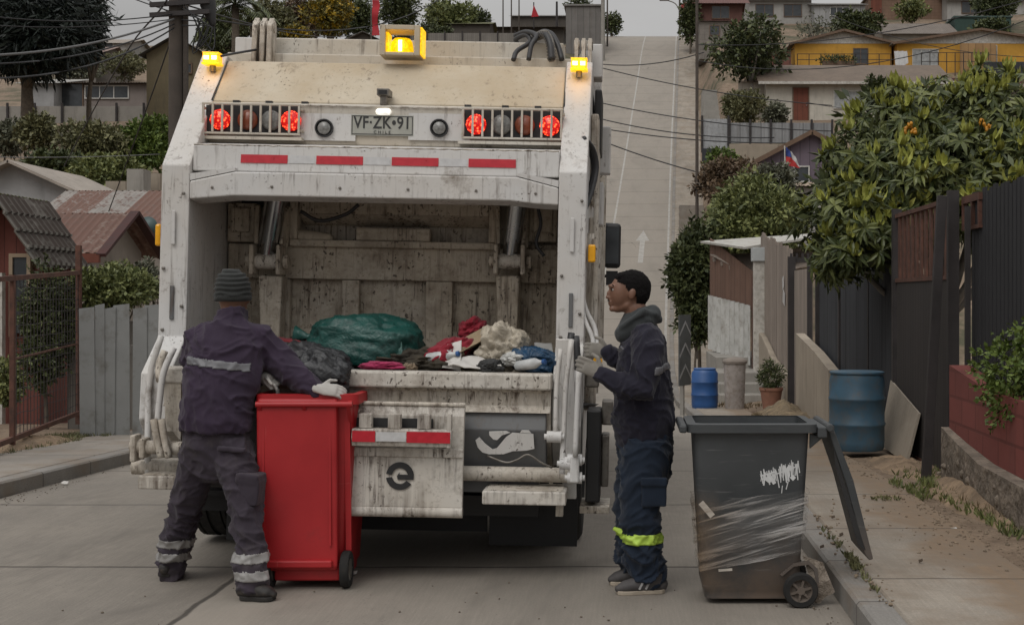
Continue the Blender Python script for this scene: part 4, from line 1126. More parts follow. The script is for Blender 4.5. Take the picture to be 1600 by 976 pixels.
# ---- left-hand lift gear
rod('lift_rod', [T(252, 525, 7.6), T(234, 590, 7.6), T(231, 680, 7.55), T(231, 740, 7.5)], .018, 'paint_post')
rod('lift_rod', [T(272, 543, 7.42), T(256, 580, 7.4), T(250, 620, 7.4), T(246, 662, 7.4)], .018, 'paint')
rod('lift_rod', [T(258, 548, 7.5), T(249, 570, 7.48), T(250, 595, 7.45)], .022, 'paint_dirty')
for dx in (0, 12):
    rod('link_arm', [T(240 + dx, 655, 7.38), T(246 + dx, 690, 7.36), T(252 + dx, 715, 7.36)], .02, 'paint_dirty')
mb = MB(); mb.tube(T(205, 697, 7.42), T(285, 700, 7.42), .038, n=18); mb.build('lift_tube_end', M['paint_dirty'], P, smooth='auto')
for px in (212, 226):
    c = T(px, 699, 7.42); mb = MB(); mb.boxm(Matrix.Translation(c), .03, .11, .15 if px < 220 else .11); mb.build('tube_flange', M['paint_dirty'], P, bevel=.01)
mb = MB(); a = T(258, 630, 7.5); mb.prism([(T(255, 590, 7.5).x, 1.09), (T(285, 590, 7.5).x, 1.09), (T(285, 660, 7.5).x, .75), (T(262, 660, 7.5).x, .85)], 'y', -.02, .02); mb.build('side_plate', M['paint_dirty'], P, bevel=.004)

# ---- small fittings: bolts on the posts, beam and sill, weld beads, lifting eyes
for s_ in (-1, 1):
    for z_ in (1.36, 1.50, 1.72, 2.16, 2.28):
        for dx in (-.055, .055):
            if (int(z_ * 100) + (dx > 0)) % 3 != 1: continue
            mb = MB(); mb.lathe([(.011, 0), (.011, .007), (.006, .010), (.0001, .0105)], (0, 0, 0), 'z', 6)
            mb.build('bolt', M['steel_dirty'], P, loc=(s_ * 1.168 + dx, .3845 - (.0 if z_ < 1.5 else .0), z_), rot=(R(90), 0, 0))
for x_ in (-.95, -.6, -.2, .2, .6, .95):
    mb = MB(); mb.lathe([(.009, 0), (.009, .006), (.0001, .008)], (0, 0, 0), 'z', 6); mb.build('bolt', M['steel_dirty'], P, loc=(x_, .3945, 2.20 + .01 * (abs(x_) < .7)), rot=(R(90), 0, 0))
for z_ in (2.456, 2.735):
    mb = MB(); pts = [Vector((-1.08 + 2.16 * i / 60, .452 if z_ < 2.5 else .712, z_ + .002 * math.sin(i * 2.3))) for i in range(61)]; mb.loft(pts, [.004 + .0015 * math.sin(i * 3.1) for i in range(61)], n=5); mb.build('weld_bead', M['paint_dirty'], P, smooth=True)
hose('seam_strip', [Vector((-1.088, 1.09, 3.06)), Vector((-1.088, .95, 2.92)), Vector((-1.088, .80, 2.77))], .005, 'black'); hose('seam_strip', [Vector((1.088, 1.09, 3.06)), Vector((1.088, .95, 2.92)), Vector((1.088, .80, 2.77))], .005, 'black')
hose('blade_hose', [T(470, 330, 8.5), T(500, 345, 8.5), T(540, 335, 8.52), T(560, 320, 8.5)], .012); hose('blade_hose', [T(840, 322, 8.45), T(845, 350, 8.45), T(838, 380, 8.45), T(850, 400, 8.45)], .011)
# ================================================================ right side, near
def gtop(X, Y): return height(X, Y)
M['sheet_grey'] = wall_mat('dark_grey_sheet', (.036, .038, .043), plank=.22)
M['slat_dark'] = wall_mat('dark_slats', (.030, .024, .022), plank=.11)
M['slat_black'] = wall_mat('black_slats', (.02, .02, .023), plank=.1)
M['rust'] = simple('rusty_iron', (.11, .05, .035), .8, .35, 6, .2, .3, dirt=(.04, .025, .02))
M['iron_dark'] = simple('dark_iron', (.035, .03, .03), .7, .3, 5, .2, .2)
M['wood_grey'] = wall_mat('weathered_boards', (.2, .185, .165), plank=.16)
M['plank_beige'] = wall_mat('beige_planks', (.27, .225, .19), plank=.19)
M['stone_beige'] = wall_mat('rough_beige_render', (.3, .255, .2), dirt=(.13, .1, .08))
M['brick_red'] = wall_mat('red_painted_blocks', (.21, .055, .045), brick=(.4, .2, 90), dirt=(.09, .035, .03))
M['cement'] = wall_mat('cement', (.27, .255, .23), dirt=(.11, .1, .085))
M['board'] = wall_mat('bare_board', (.3, .26, .21), dirt=(.16, .13, .1))
M['zinc'] = wall_mat('zinc_sheet', (.26, .265, .27), plank=.5, dirt=(.13, .11, .1))

def wall_line(name, label, cat, pts, th, mat, cap=None, group=None):
    """pts: (X, Y, z bottom, z top) along the wall"""
    o0 = Vector((pts[0][0], pts[0][1], pts[0][2]))
    mb = MB(o0); vs = []; fs = []
    for i, (X, Y, a, b) in enumerate(pts):
        j = min(i + 1, len(pts) - 1); h = max(i - 1, 0)
        d_ = Vector((pts[j][0] - pts[h][0], pts[j][1] - pts[h][1], 0)).normalized(); nn = Vector((-d_.y, d_.x, 0)) * th / 2
        p = Vector((X, Y, 0))
        vs += [p - nn + Vector((0, 0, a)), p + nn + Vector((0, 0, a)), p + nn + Vector((0, 0, b)), p - nn + Vector((0, 0, b))]
    k = len(pts)
    for i in range(k - 1):
        for q in range(4):
            a = i * 4 + q; b = i * 4 + (q + 1) % 4; fs.append((a, b, b + 4, a + 4))
    fs += [(3, 2, 1, 0), (4 * k - 4, 4 * k - 3, 4 * k - 2, 4 * k - 1)]
    mb.add(vs, fs); o = mb.build(name, mat, loc=o0); tagthing(o, label, cat, group)
    return o
# dark sheet fence behind the teal barrel
t = thing('sheet_fence', 'tall dark grey sheet metal fence under the loquat tree, behind the teal barrel', 'fence', (2.82, 13.7, 0))
o0 = Vector((2.82, 13.7, 0))
for i in range(8):
    y0 = 13.72 + i * .86; X = 2.82 + i * .012
    mb = MB(o0); corr(mb, (X, y0 + .85, gtop(3, y0) - .1), (0, -.85, 0), (0, 0, 2.35), .16, .012)
    mb.build('sheet', M['sheet_grey'], t)
for i in range(4):
    y0 = 13.66 + i * 2.2; mb = MB(o0); mb.box(2.84, 2.92, y0, y0 + .07, -.6, 2.25); mb.build('post', M['iron_dark'], t)
wall_line('low_wall', 'low beige rendered wall stub with a sloping top, beyond the teal barrel', 'wall', [(2.72, 17.7, -.4, .62), (2.74, 19.2, -.5, .8), (2.78, 21.6, -.6, 1.0)], .14, M['stone_beige'])
wall_line('wall_block', 'short grey concrete block standing at the foot of the dark sheet fence', 'wall', [(2.6, 14.6, -.1, .62), (2.62, 15.3, -.1, .5)], .16, M['cement'])
# plank fence and its dark gate frame
t = thing('plank_fence', 'beige vertical plank fence on a rough stone footing, with a white notice', 'fence', (3.0, 24.4, -.4)); o0 = Vector((3.0, 24.4, -.4))
mb = MB(o0)
r_ = random.Random(3)
for i in range(28):
    y = 24.5 + i * .2; mb.box(2.985 + r_.uniform(-.01, .01), 3.02, y, y + .19, .2, 2.45 + .02 * i + r_.uniform(-.05, .05))
mb.build('planks', M['plank_beige'], t)
mb = MB(o0)
for z in (.7, 2.0): mb.box(3.021, 3.08, 24.5, 30, z, z + .07)
mb.build('rails', M['wood_grey'], t)
mb = MB(o0); mb.prism([(24.4, -.8), (30.1, -.8), (30.1, .9), (28.6, .75), (26.5, .35), (24.4, .2)], 'x', 2.86, 2.983); mb.build('footing', M['stone_beige'], t, bevel=.03)
mb = MB(o0); q = W(1220, 465, 25.3); mb.boxm(Matrix.Translation((2.96, 25.4, q.z)) @ Matrix.Rotation(.25, 4, 'X'), .006, .32, .24); mb.boxm(Matrix.Translation((2.955, 25.5, q.z + .28)) @ Matrix.Rotation(-.3, 4, 'X'), .006, .2, .22); mb.build('notice', M['refl_white'], t)
t = thing('gate_post', 'dark iron gate frame with a toothed top bar beside the beige plank fence', 'gate', (2.92, 23.9, -.4)); o0 = Vector((2.92, 23.9, -.4))
mb = MB(o0); mb.box(2.86, 2.99, 23.85, 23.97, -.6, 2.3); mb.build('post', M['iron_dark'], t)
mb = MB(o0); mb.box(2.991, 3.5, 23.88, 23.94, 2.2, 2.28)
for i in range(6): mb.box(2.9 + i * .1, 2.94 + i * .1, 23.9, 23.93, 2.285, 2.36)
mb.build('top_bar', M['iron_dark'], t)
t = thing('plank_gate', 'pale narrow plank panel between the dark gate frame and the grey sheet fence', 'gate', (2.98, 22.0, -.4)); o0 = Vector((2.98, 22.0, -.4))
mb = MB(o0); mb.box(2.96, 3.0, 21.7, 23.8, -.4, 2.05); mb.build('boards', M['plank_beige'], t)
mb = MB(o0); mb.box(2.9, 2.97, 21.6, 21.69, -.5, 2.1); mb.build('post', M['iron_dark'], t)
# dirt mound
def mound(name, c, rx, ry, h, mat, seed=1):
    mb = MB(); vs = []; k = 16; m = 36
    for i in range(k + 1):
        for j in range(m):
            q = 6.2832 * j / m; r = i / k
            z = h * (math.cos(r * math.pi) * .5 + .5) * (1 + .5 * noise.noise(Vector((r * math.cos(q) * 3, r * math.sin(q) * 3, seed)))) + .03 * noise.noise(Vector((r * math.cos(q) * 12, r * math.sin(q) * 12, seed)))
            x = c[0] + rx * r * math.cos(q); y = c[1] + ry * r * math.sin(q)
            vs.append((x, y, max(gtop(x, y), zr(y) + .12 if x < xr(y) + sidew(y) else -9) + z - .03 * r))
    fs = [(i * m + j, i * m + (j + 1) % m, (i + 1) * m + (j + 1) % m, (i + 1) * m + j) for i in range(k) for j in range(m)]
    mb.add(vs, fs); o = mb.build(name, mat, smooth=True, fix=False); o['kind'] = 'structure'; return o
M['earth'] = simple('bare_earth', (.24, .17, .11), .95, .35, 2.5, 0, .6, 18, dirt=(.1, .07, .045), bd=.03)
M['dry'] = simple('dry_litter', (.2, .15, .09), .95, .45, 6, 0, .8, 30, dirt=(.07, .05, .03), bd=.03)
mound('earth_heap', (2.45, 21.0), .62, 2.6, .26, M['dry'], 2)
mound('verge_bank', (2.62, 9.6), .45, 2.2, .22, M['earth'], 4)
mound('verge_bank', (2.45, 11.9), .42, 1.6, .07, M['earth'], 6)
# black and brown iron gate
t = thing('iron_gate', 'tall dark brown slatted iron gate with open rusty bars along its top', 'gate', (2.7, 11.2, .1)); o0 = Vector((2.7, 11.2, .1))
mb = MB(o0); mb.box(2.69, 2.72, 11.25, 13.4, .1, 1.72); mb.build('lower_panel', M['slat_dark'], t)
for i in range(11):
    y = 11.34 + i * .195; mb = MB(o0); mb.box(2.695, 2.715, y, y + .085, 1.76, 2.36 + .0 * i); mb.build('bar', M['rust'], t)
for z in (.06, 1.722, 2.365): mb = MB(o0); mb.box(2.68, 2.73, 11.2, 13.45, z, z + .038); mb.build('rail', M['rust'], t)
for y in (11.13, 13.46): mb = MB(o0); mb.box(2.66, 2.75, y, y + .07, .0, 2.46); mb.build('post', M['iron_dark'], t)
t = thing('iron_post', 'slim dark leaning iron post standing in the dirt before the brown gate', 'post', (2.44, 10.95, .1)); mb = MB((2.44, 10.95, .1))
mb.bar((2.43, 10.95, .02), (2.565, 10.95, 2.40), .075, .06, (0, 1, 0)); mb.build('shaft', M['iron_dark'], t, bevel=.004)
t = thing('doorway_gate', 'rusty red open door frame between the brown gate and the black slat fence', 'gate', (2.78, 10.9, .1)); o0 = Vector((2.78, 10.9, .1))
mb = MB(o0); mb.box(2.76, 2.8, 10.55, 11.1, 2.34, 2.40); mb.box(2.76, 2.8, 10.55, 11.1, 2.12, 2.15)
for y in (10.56, 10.78, 11.06): mb.box(2.76, 2.795, y, y + .035, 2.151, 2.339)
mb.build('transom', M['rust'], t)
mb = MB(o0); mb.box(2.86, 2.9, 10.86, 10.92, .1, 2.33); mb.box(2.70, 2.74, 10.72, 10.76, .5, 2.3); mb.build('jamb', M['iron_dark'], t)
mb = MB(o0)
mb.box(3.4, 3.5, 10.2, 11.1, .1, .9); mb.build('step_block', M['cement'], t)
# red block wall with the black slat fence on it
wall_line('block_wall', 'low red painted block wall under the black slat fence at the right edge', 'wall', [(2.62, 10.6, .0, 1.04), (2.62, 9.5, .0, .92), (2.62, 6.5, .0, .86)], .16, M['brick_red'])
wall_line('rubble_footing', 'rough rubble footing crumbling below the red painted block wall', 'wall', [(2.55, 10.62, -.1, .55), (2.53, 10.0, -.1, .48), (2.5, 9.3, -.1, .42), (2.52, 6.5, -.1, .36)], .14, simple('rubble', (.2, .165, .13), .95, .4, 7, 0, .9, 14, dirt=(.08, .06, .045), bd=.05))
t = thing('slat_fence', 'tall black vertical slat fence standing above the red block wall', 'fence', (2.8, 10.7, .9)); o0 = Vector((2.8, 10.7, .9))
mb = MB(o0)
r_ = random.Random(9)
for i in range(42):
    y = 10.88 - i * .105; mb.box(2.79, 2.81, y - .082, y, .75, 2.42 + r_.uniform(-.02, .02))
mb.build('slats', M['slat_black'], t)
mb = MB(o0)
for z in (1.1, 2.2): mb.box(2.811, 2.85, 6.5, 10.85, z, z + .05)
mb.build('rails', M['iron_dark'], t)
# leaning board
t = thing('leaning_board', 'bare beige board leaning against the foot of the brown iron gate', 'board', (2.6, 12.9, .1))
mb = MB((2.6, 12.9, .1)); mb.slab((2.54, 12.25, .06), (2.54, 13.55, .1), (2.655, 13.55, .74), (2.655, 12.25, .52), .022); mb.build('panel', M['board'], t)
# ---- barrels and bins down the pavement
def barrel(name, label, c, r, h, mat, col_rim, taper=.94, closed=False):
    t = thing(name, label, 'barrel', c)
    mb = MB()
    pr = [(r * .93, 0), (r * .98, .03 * h), (r, .12 * h)]
    for z in (.34, .67):
        pr += [(r * 1.0, (z - .03) * h), (r * 1.035, (z - .012) * h), (r * 1.035, (z + .012) * h), (r * 1.0, (z + .03) * h)]
    pr += [(r, .9 * h), (r * taper, h)]
    if closed: pr += [(r * .8, h * 1.0), (r * .78, h * .985), (.0001, h * .985)]
    else: pr += [(r * taper - .015, h), (r * taper - .018, h * .5), (.001, h * .45)]
    mb.lathe(pr, (0, 0, 0), 'z', 40); mb.build('shell', mat, t, smooth='auto')
    mb = MB(); mb.lathe([(r * taper + .002, -.012), (r * taper + .014, 0), (r * taper + .014, .014), (r * taper - .004, .02)], (0, 0, h), 'z', 40); mb.build('rim', col_rim, t, smooth='auto')
    return t
M['plastic_teal'] = simple('faded_teal_plastic', (.045, .10, .15), .55, .25, 3, 0, .1, dirt=(.09, .085, .075), dirt_amt=.5)
M['plastic_blue'] = simple('blue_plastic', (.02, .08, .24), .45, .2, 3, 0, .1)
barrel('plastic_barrel', 'open faded teal plastic barrel on the dirt in front of the dark fence', (2.23, 13.05, .1), .265, .74, M['plastic_teal'], M['plastic_teal'])
q = W(1101, 600, 25.0)
barrel('plastic_barrel', 'closed bright blue plastic barrel standing beside the grey lidded can', (q.x, 25.0, zr(25) + .13), .245, .72, M['plastic_blue'], M['plastic_blue'], .8, True)
t = thing('rubbish_can', 'tall pale grey rubbish can with a lid, between blue barrel and potted plant', 'rubbish can', (W(1148, 600, 24.6).x, 24.6, zr(24.6) + .13))
gm = simple('pale_grey_plastic', (.3, .27, .25), .7, .2, 5, 0, .1, dirt=(.16, .12, .09))
mb = MB(); mb.lathe([(.17, 0), (.175, .03), (.205, .84), (.19, .84)], (0, 0, 0), 'z', 28); mb.build('body', gm, t, smooth='auto')
mb = MB(); mb.lathe([(.225, .83), (.23, .87), (.2, .91), (.06, .94), (.0001, .945)], (0, 0, 0), 'z', 28); mb.build('lid', simple('brown_lid', (.2, .17, .145), .8, .2, 6), t, smooth='auto')
t = thing('potted_plant', 'dark bushy plant in a terracotta pot by the beige plank fence', 'potted plant', (W(1205, 600, 24.0).x, 24.0, -.1))
mb = MB(); mb.lathe([(.14, -.35), (.2, .02), (.215, .02), (.215, .07), (.18, .07), (.17, .03), (.0001, .03)], (0, 0, 0), 'z', 24); mb.build('pot', simple('terracotta', (.25, .12, .08), .9, .2, 6), t, smooth='auto')
mb = MB(); crown(mb, [((0, 0, .28), (.2, .2, .27))], 900, .08, .03, random.Random(4), 0, .3); mb.build('foliage', M['leaf_dark'], t, fix=False)
# ---- shed with white sheets
t = thing('corrugated_shed', 'small shed with white corrugated sheets, rusty upper boards and a pale flat roof', 'shed', (2.0, 32, -.3)); o0 = Vector((2.0, 32, -.3))
A = Vector((2.03, 33.5, 0)); B = Vector((2.78, 30.2, 0))
ws = simple('white_corrugated', (.46, .46, .44), .6, .15, 2, 0, .1, dirt=(.22, .2, .17))
mb = MB(o0); corr(mb, A + Vector((0, 0, .3)), B - A + Vector((0, 0, -.25)), (0, 0, 1.34), .36, .045); mb.build('sheet_wall', ws, t)
mb = MB(o0)
r_ = random.Random(5)
for i in range(15):
    p = A.lerp(B, i / 15); q = A.lerp(B, (i + .93) / 15)
    zt = 3.0 - .9 * i / 15; mb.slab(p + Vector((.06, .02, 1.3)), q + Vector((.06, .02, 1.3)), q + Vector((.06, .02, zt)), p + Vector((.06, .02, zt + .05)), .03)
mb.build('upper_boards', wall_mat('rusty_boards', (.15, .085, .06), plank=.3), t)
mb = MB(o0); C_ = B + Vector((.45, .0, 0)); mb.slab(B + Vector((.02, -.02, -.4)), C_ + Vector((0, 0, -.4)), C_ + Vector((0, 0, 2.1)), B + Vector((.02, 0, 2.1)), -.05); mb.build('end_wall', M['rust'], t)
mb = MB(o0)
mb.slab((1.85, 34.0, 2.95), (2.62, 30.0, 2.2 + .45), (5.2, 30.6, 3.05), (4.9, 34.5, 3.15), .05)
mb.build('roof', simple('pale_roof_sheet', (.42, .41, .38), .7, .12, 2, 0, .1, dirt=(.24, .2, .15)), t)
mb = MB(o0)
mb.slab((2.05, 33.2, 2.62), (2.9, 30.3, 2.0), (5.0, 30.6, 2.5), (4.4, 33.2, 2.7), .02)
for i in range(5): p = Vector((2.1 + i * .16, 33 - i * .55, 2.5 - i * .11)); mb.bar(p, p + Vector((2.2, .3, .25)), .06, .1)
mb.build('ceiling_boards', M['plank_beige'], t)
mb = MB(o0); mb.box(2.0, 3.6, 30.3, 34, -1.2, .22); mb.build('plinth', M['cement'], t)
mb = MB((3.1, 29.3, 0)); q = W(1187, 460, 29.3); 
t = thing('meter_column', 'pale grey rendered meter column rising beside the white corrugated shed', 'column', (q.x, 29.3, -.5))
mb = MB((q.x, 29.3, -.5)); mb.box(q.x - .13, q.x + .13, 29.2, 29.5, -.6, 2.36); mb.build('shaft', M['trim'], t, bevel=.01)
mb = MB((q.x, 29.3, -.5)); mb.box(q.x - .17, q.x + .6, 29.15, 29.55, 2.363, 2.66); mb.build('cap', simple('pale_blue_render', (.4, .42, .42), .8, .1, 3), t, bevel=.01)
# steps up to the shed
t = thing('concrete_steps', 'three worn concrete steps climbing to the corrugated shed behind the barrel', 'steps', (1.9, 28.0, -.7)); o0 = Vector((1.9, 28.0, -.7))
for i in range(3):
    mb = MB(o0); mb.box(1.9, 2.9, 27.6 + i * .5, 30.4, -.9, -.42 + i * .2); mb.build('step', M['cement'], t, bevel=.02)
# chevron board
q = W(1066, 560, 22.5)
t = thing('chevron_sign', 'weathered dark chevron warning board on a grey post at the kerb', 'road sign', (q.x, 22.5, zr(22.5) + .1), (0, 0, R(64)))
b0 = t.location
mb = MB(); mb.box(-.03, .03, -.03, .03, 0, 1.6); mb.build('post', M['cement'], t)
mb = MB(); mb.box(-.24, .24, -.055, -.035, .5, 1.68); mb.build('board', simple('chevron_board', (.07, .075, .075), .7, .2, 6), t)
mb = MB()
for i in range(3):
    z = 1.45 + i * -.36
    for s in (-1, 1): mb.prism([(0, z + .13), (s * .23, z - .08), (s * .23, z - .13), (0, z + .08)], 'y', -.060, -.056)
mb.build('chevron', simple('dull_chevron_tape', (.26, .26, .26), .6, .2, 12), t)
# ---- loquat tree over the fence
def loquat():
    base = Vector((3.75, 15.3, 0)); r_ = random.Random(21)
    t = thing('loquat_tree', 'broad loquat tree with long leaves, pale upright tips and orange fruit over the fence', 'tree', base)
    def C(px, py, Y, rx, rz, ry=None): return (W(px, py, Y), (sz(rx, Y), ry or .8, sz(rz, Y)))
    clumps = [C(1345, 262, 15.2, 64, 52), C(1400, 200, 15.6, 70, 55), C(1480, 200, 15.6, 85, 60), C(1318, 330, 14.8, 56, 58), C(1395, 300, 14.8, 85, 75),
              C(1490, 280, 14.8, 95, 75), C(1315, 390, 14.4, 42, 42, .5), C(1560, 190, 15.4, 80, 75), C(1600, 260, 15, 90, 90), C(1350, 360, 14.6, 60, 60), C(1450, 340, 14.9, 60, 50), C(1700, 230, 15.4, 110, 110), C(1560, 320, 14.6, 80, 50)]
    mb = MB(base); crown(mb, clumps, 4200, .22, .07, r_, .3, .1); mb.build('inner_crown', M['leaf_dark'], t, fix=False)
    old, new = MB(base), MB(base)
    def blade(mb, p, d_, up, l, w):
        s = d_.cross(up)
        if s.length < 1e-3: return
        s.normalize(); n_ = s.cross(d_).normalized()
        cur = [0, .06, -.02, -.2]; wd = [.25, .9, .95, .02]; tt = [0, .33, .68, 1]
        vs = []
        for k in range(4):
            c = p + d_ * (l * tt[k]) + n_ * (l * cur[k]); ww = w * wd[k] / 2
            vs += [c - s * ww + n_ * ww * .5, c, c + s * ww + n_ * ww * .5]
        fs = []
        for k in range(3):
            a = k * 3; fs += [(a, a + 1, a + 4, a + 3), (a + 1, a + 2, a + 5, a + 4)]
        mb.add(vs, fs)
    for ci, (c, r) in enumerate(clumps):
        for _ in range(92 if r[0] > .5 else 62):
            dd = rdir(r_)
            if dd.y > .55: dd.y = -dd.y
            p = c + Vector((dd.x * r[0], dd.y * r[1], dd.z * r[2])) * (r_.uniform(.72, 1.1) + .28 * noise.noise(dd * 2.2 + c))
            axis = (dd * .8 + Vector((0, -.25, .55)) + rdir(r_) * .35).normalized()
            k = r_.randint(8, 12)
            for i in range(k):
                q = 6.2832 * i / k + r_.random(); u = axis.cross(Vector((.3, .2, 1))).normalized(); v = axis.cross(u)
                out = u * math.cos(q) + v * math.sin(q)
                d2 = (out + axis * r_.uniform(-.25, .5) + Vector((0, 0, -.2))).normalized()
                blade(old, p, d2, axis, r_.uniform(.11, .21), r_.uniform(.03, .05))
            if r_.random() < (.5 if dd.z > .1 else .26 if dd.z > -.4 else .08):
                for i in range(8):
                    q = 6.2832 * i / 8 + r_.random(); u = axis.cross(Vector((.3, .2, 1))).normalized(); v = axis.cross(u)
                    out = u * math.cos(q) + v * math.sin(q)
                    d2 = (out * .75 + axis * .8 + Vector((0, 0, .3))).normalized()
                    blade(new, p + axis * .02, d2, out, r_.uniform(.12, .20), .056)
    for px, py in ((1420, 196), (1428, 205), (1412, 205), (1535, 192), (1545, 200)):
        fruit = MB(base)
        for _ in range(7):
            p = W(px + r_.uniform(-4, 4), py + r_.uniform(-4, 4), 14.65 + r_.uniform(-.02, .03)); fruit.ell(p, (.02, .02, .024), 8, 6)
        fruit.build('fruit_cluster', M['fruit'], t, smooth=True)
    old.build('mature_leaves', M['leaf_loquat'], t, fix=False); new.build('young_leaves', M['leaf_loquat_new'], t, fix=False)
    tb = MB(base); f = Vector((3.6, 15.3, 1.3)); tb.loft([base + Vector((0, 0, -.3)), Vector((3.7, 15.3, .6)), f], [.13, .11, .1], n=10)
    for c, r in clumps: tb.loft(spline([f, f.lerp(c, .5) + Vector((0, 0, -.15)), c], 4), [.06, .055, .05, .045, .04, .035, .03, .02, .012], n=6)
    tb.build('trunk', M['bark_grey'], t, smooth=True)
loquat()
# leafy bush over the red wall
tree('leafy_bush', 'bright green leafy bush spilling over the red block wall', (2.68, 9.1, .85), [((2.60, 9.25, 1.05), (.18, .3, .28)), ((2.58, 9.05, .85), (.16, .25, .2)), ((2.75, 8.8, 1.2), (.25, .35, .3))], 1500, (.06, .035), M['leaf_green'], cat='bush', trunk_r=.015, seed=5, shell=.3)
_rb = [o for o in COL.objects if o.name == 'rubble_footing'][0]
mb = MB(_rb.location); rs = random.Random(17)
for i in range(90):
    y = rs.uniform(6.6, 10.6); s_ = rs.uniform(.015, .04); mb.ell((2.47 + rs.uniform(-.02, .05), y, rs.uniform(.05, .34)), (s_, s_ * rs.uniform(.8, 1.5), s_ * rs.uniform(.6, 1.1)), 7, 5, Matrix.Rotation(rs.uniform(0, 3), 3, 'X'))
so_ = mb.build('stones', simple('rubble', (.2, .165, .13)), _rb, smooth=True); so_['kind'] = 'stuff'
# hedge mass behind the shed, bushes climbing the slope
tree_px('hedge_bush', 'dense dark green hedge overhanging the pavement behind the corrugated shed', 1092, 425, 46, 92, 36.5, 7500, (.24, .1), M['leaf_dark'], 'hedge', seed=2, nclump=7, trunk_r=.06, shell=.35)
tree_px('hedge_bush', 'low dark shrub under the overhanging hedge, left of the white corrugated sheets', 1088, 492, 24, 40, 36.0, 1800, (.24, .1), M['leaf_dark'], 'shrub', seed=9, nclump=5, trunk_r=.04, shell=.3)
tree_px('hedge_bush', 'broad mid green hedge rising directly behind the pale shed roof', 1180, 345, 95, 65, 37.5, 9000, (.24, .1), M['leaf_mid'], 'hedge', seed=3, nclump=9, trunk_r=.06, shell=.3)
tree_px('flowering_bush', 'reddish brown flowering bush on the slope below the beige retaining wall', 1140, 285, 52, 38, 46, 4200, (.22, .1), M['leaf_brown'], 'bush', seed=4, trunk_r=.04, shell=.3)
tree_px('green_bush', 'low grey green bush between the reddish bush and the hedge top', 1205, 290, 42, 32, 43, 2600, (.22, .1), M['leaf_grey'], 'bush', seed=5, trunk_r=.04, shell=.3)
tree_px('green_bush', 'small fresh green bush against the grey metal fence foot', 1130, 255, 30, 16, 55, 1500, (.25, .12), M['leaf_green'], 'bush', seed=8, trunk_r=.04, shell=.3)
# ================================================================ houses on the right slope
cream = wall_mat('cream_render', (.48, .45, .39)); tinr = roof_mat('brown_roof', (.14, .105, .078)); ochre = wall_mat('ochre_wall', (.5, .27, .04), dirt=(.3, .15, .03))
t = house_px('white_house', 'long cream house with a red brown door and one wide curtained window', 1197, 1475, 125, 190, 79, 7, cream, tinr, style='side', rise=1.45, over=.5, corrug=False, eave=M['trim'],
         wins=[(.46, .52, 1.6, .95, 'frame_white', 1, True)], doors=[(.195, .85, 1.95, M['door_red'])])
house_px('lean_to', 'small brown roofed lean-to at the left end of the cream house', 1160, 1196, 128, 150, 80, 3, wall_mat('lean_wall', (.3, .27, .23)), tinr, style='lean', rise=.5, over=.3, cat='shed')
house_px('yellow_house', 'yellow house with a white gable and a small brown window above the cream roof', 1242, 1393, 68, 108, 93, 7, ochre, roof_mat('grey_roof', (.2, .19, .18)), style='front', rise=.85, over=.4, gable=M['trim'], eave=M['frame_brown'],
         wins=[(.68, .5, .95, 1.0, 'frame_brown')])
house_px('orange_house', 'orange house with white gable and wide curtained window, right of the yellow house', 1402, 1660, 68, 118, 92, 7, ochre, roof_mat('grey_roof', (.2, .19, .18)), style='front', rise=.9, over=.4, gable=M['trim'], eave=M['frame_brown'],
         wins=[(.17, .55, 1.7, 1.1, 'frame_white', 2, True), (.56, .62, .9, 1.3, 'frame_white', 1)])
t = thing('bare_timber_wall', 'bare plank wall section fixed to the front of the orange house', 'wall', W(1500, 118, 91.5)); o0 = t.location
a = W(1500, 118, 91.5); b = W(1556, 68, 91.5); mb = MB(a); mb.box(a.x, b.x, 91.45, 91.55, a.z - .5, b.z); mb.build('planks', wall_mat('bare_timber', (.33, .2, .09), plank=.5), t)
a = W(1537, 128, 90.5); b = W(1600, 97, 90.5)
t = thing('dark_shutter', 'dark grey box shutter below the small white window of the orange house', 'shutter', a); mb = MB(a); mb.box(a.x, b.x, 90.4, 90.6, a.z, b.z); mb.build('panel', M['sheet_grey'], t, bevel=.03)
q = W(1407, 92, 91); t = thing('laundry_sheet', 'white sheet hanging between the yellow and the orange house', 'laundry', q); mb = MB(q)
k = 10; vs = []
for i in range(k + 1):
    for j in range(2): vs.append(W(1397 + 20 * i / k + (2 if j else 0), 80 + (26 - 6 * abs(i - 4) / 5) * j, 91) + Vector((0, .08 * math.sin(i * 1.7), 0)))
vs2 = [v + Vector((0, .02, 0)) for v in vs]; mb.add(vs + vs2, [(2 * i, 2 * i + 1, 2 * i + 3, 2 * i + 2) for i in range(k)] + [(2 * i + 22, 2 * i + 24, 2 * i + 25, 2 * i + 23) for i in range(k)]); mb.build('cloth', simple('white_cloth', (.6, .6, .6), .9, .1, 3), t, smooth=True)
house_px('brown_roof_house', 'house with a long brown grey roof behind the yellow and orange houses', 1380, 1490, 52, 66, 106, 6, wall_mat('lean_wall', (.3, .27, .23)), roof_mat('brown_grey_roof', (.15, .125, .105)), style='side', rise=1.3, over=.4)
house_px('brick_house', 'large brown brick block house with one dark red door high on the hill', 1357, 1478, -4, 30, 122, 8, wall_mat('brown_brick', (.2, .125, .085), brick=(.6, .3, 0)), roof_mat('brown_grey_roof', (.15, .125, .105)), style='flat', over=.2, doors=[(.1, 1.0, 1.9, M['door_red'])])
house_px('zinc_house', 'tall pale corrugated house with a slanting roof beside the brick block', 1272, 1352, 8, 50, 116, 6, wall_mat('pale_zinc', (.34, .34, .34), plank=.5), roof_mat('grey_roof', (.2, .19, .18)), style='lean', rise=1.4, over=.3, wins=[(.5, .75, 1.6, .7, 'frame_white', 2)])
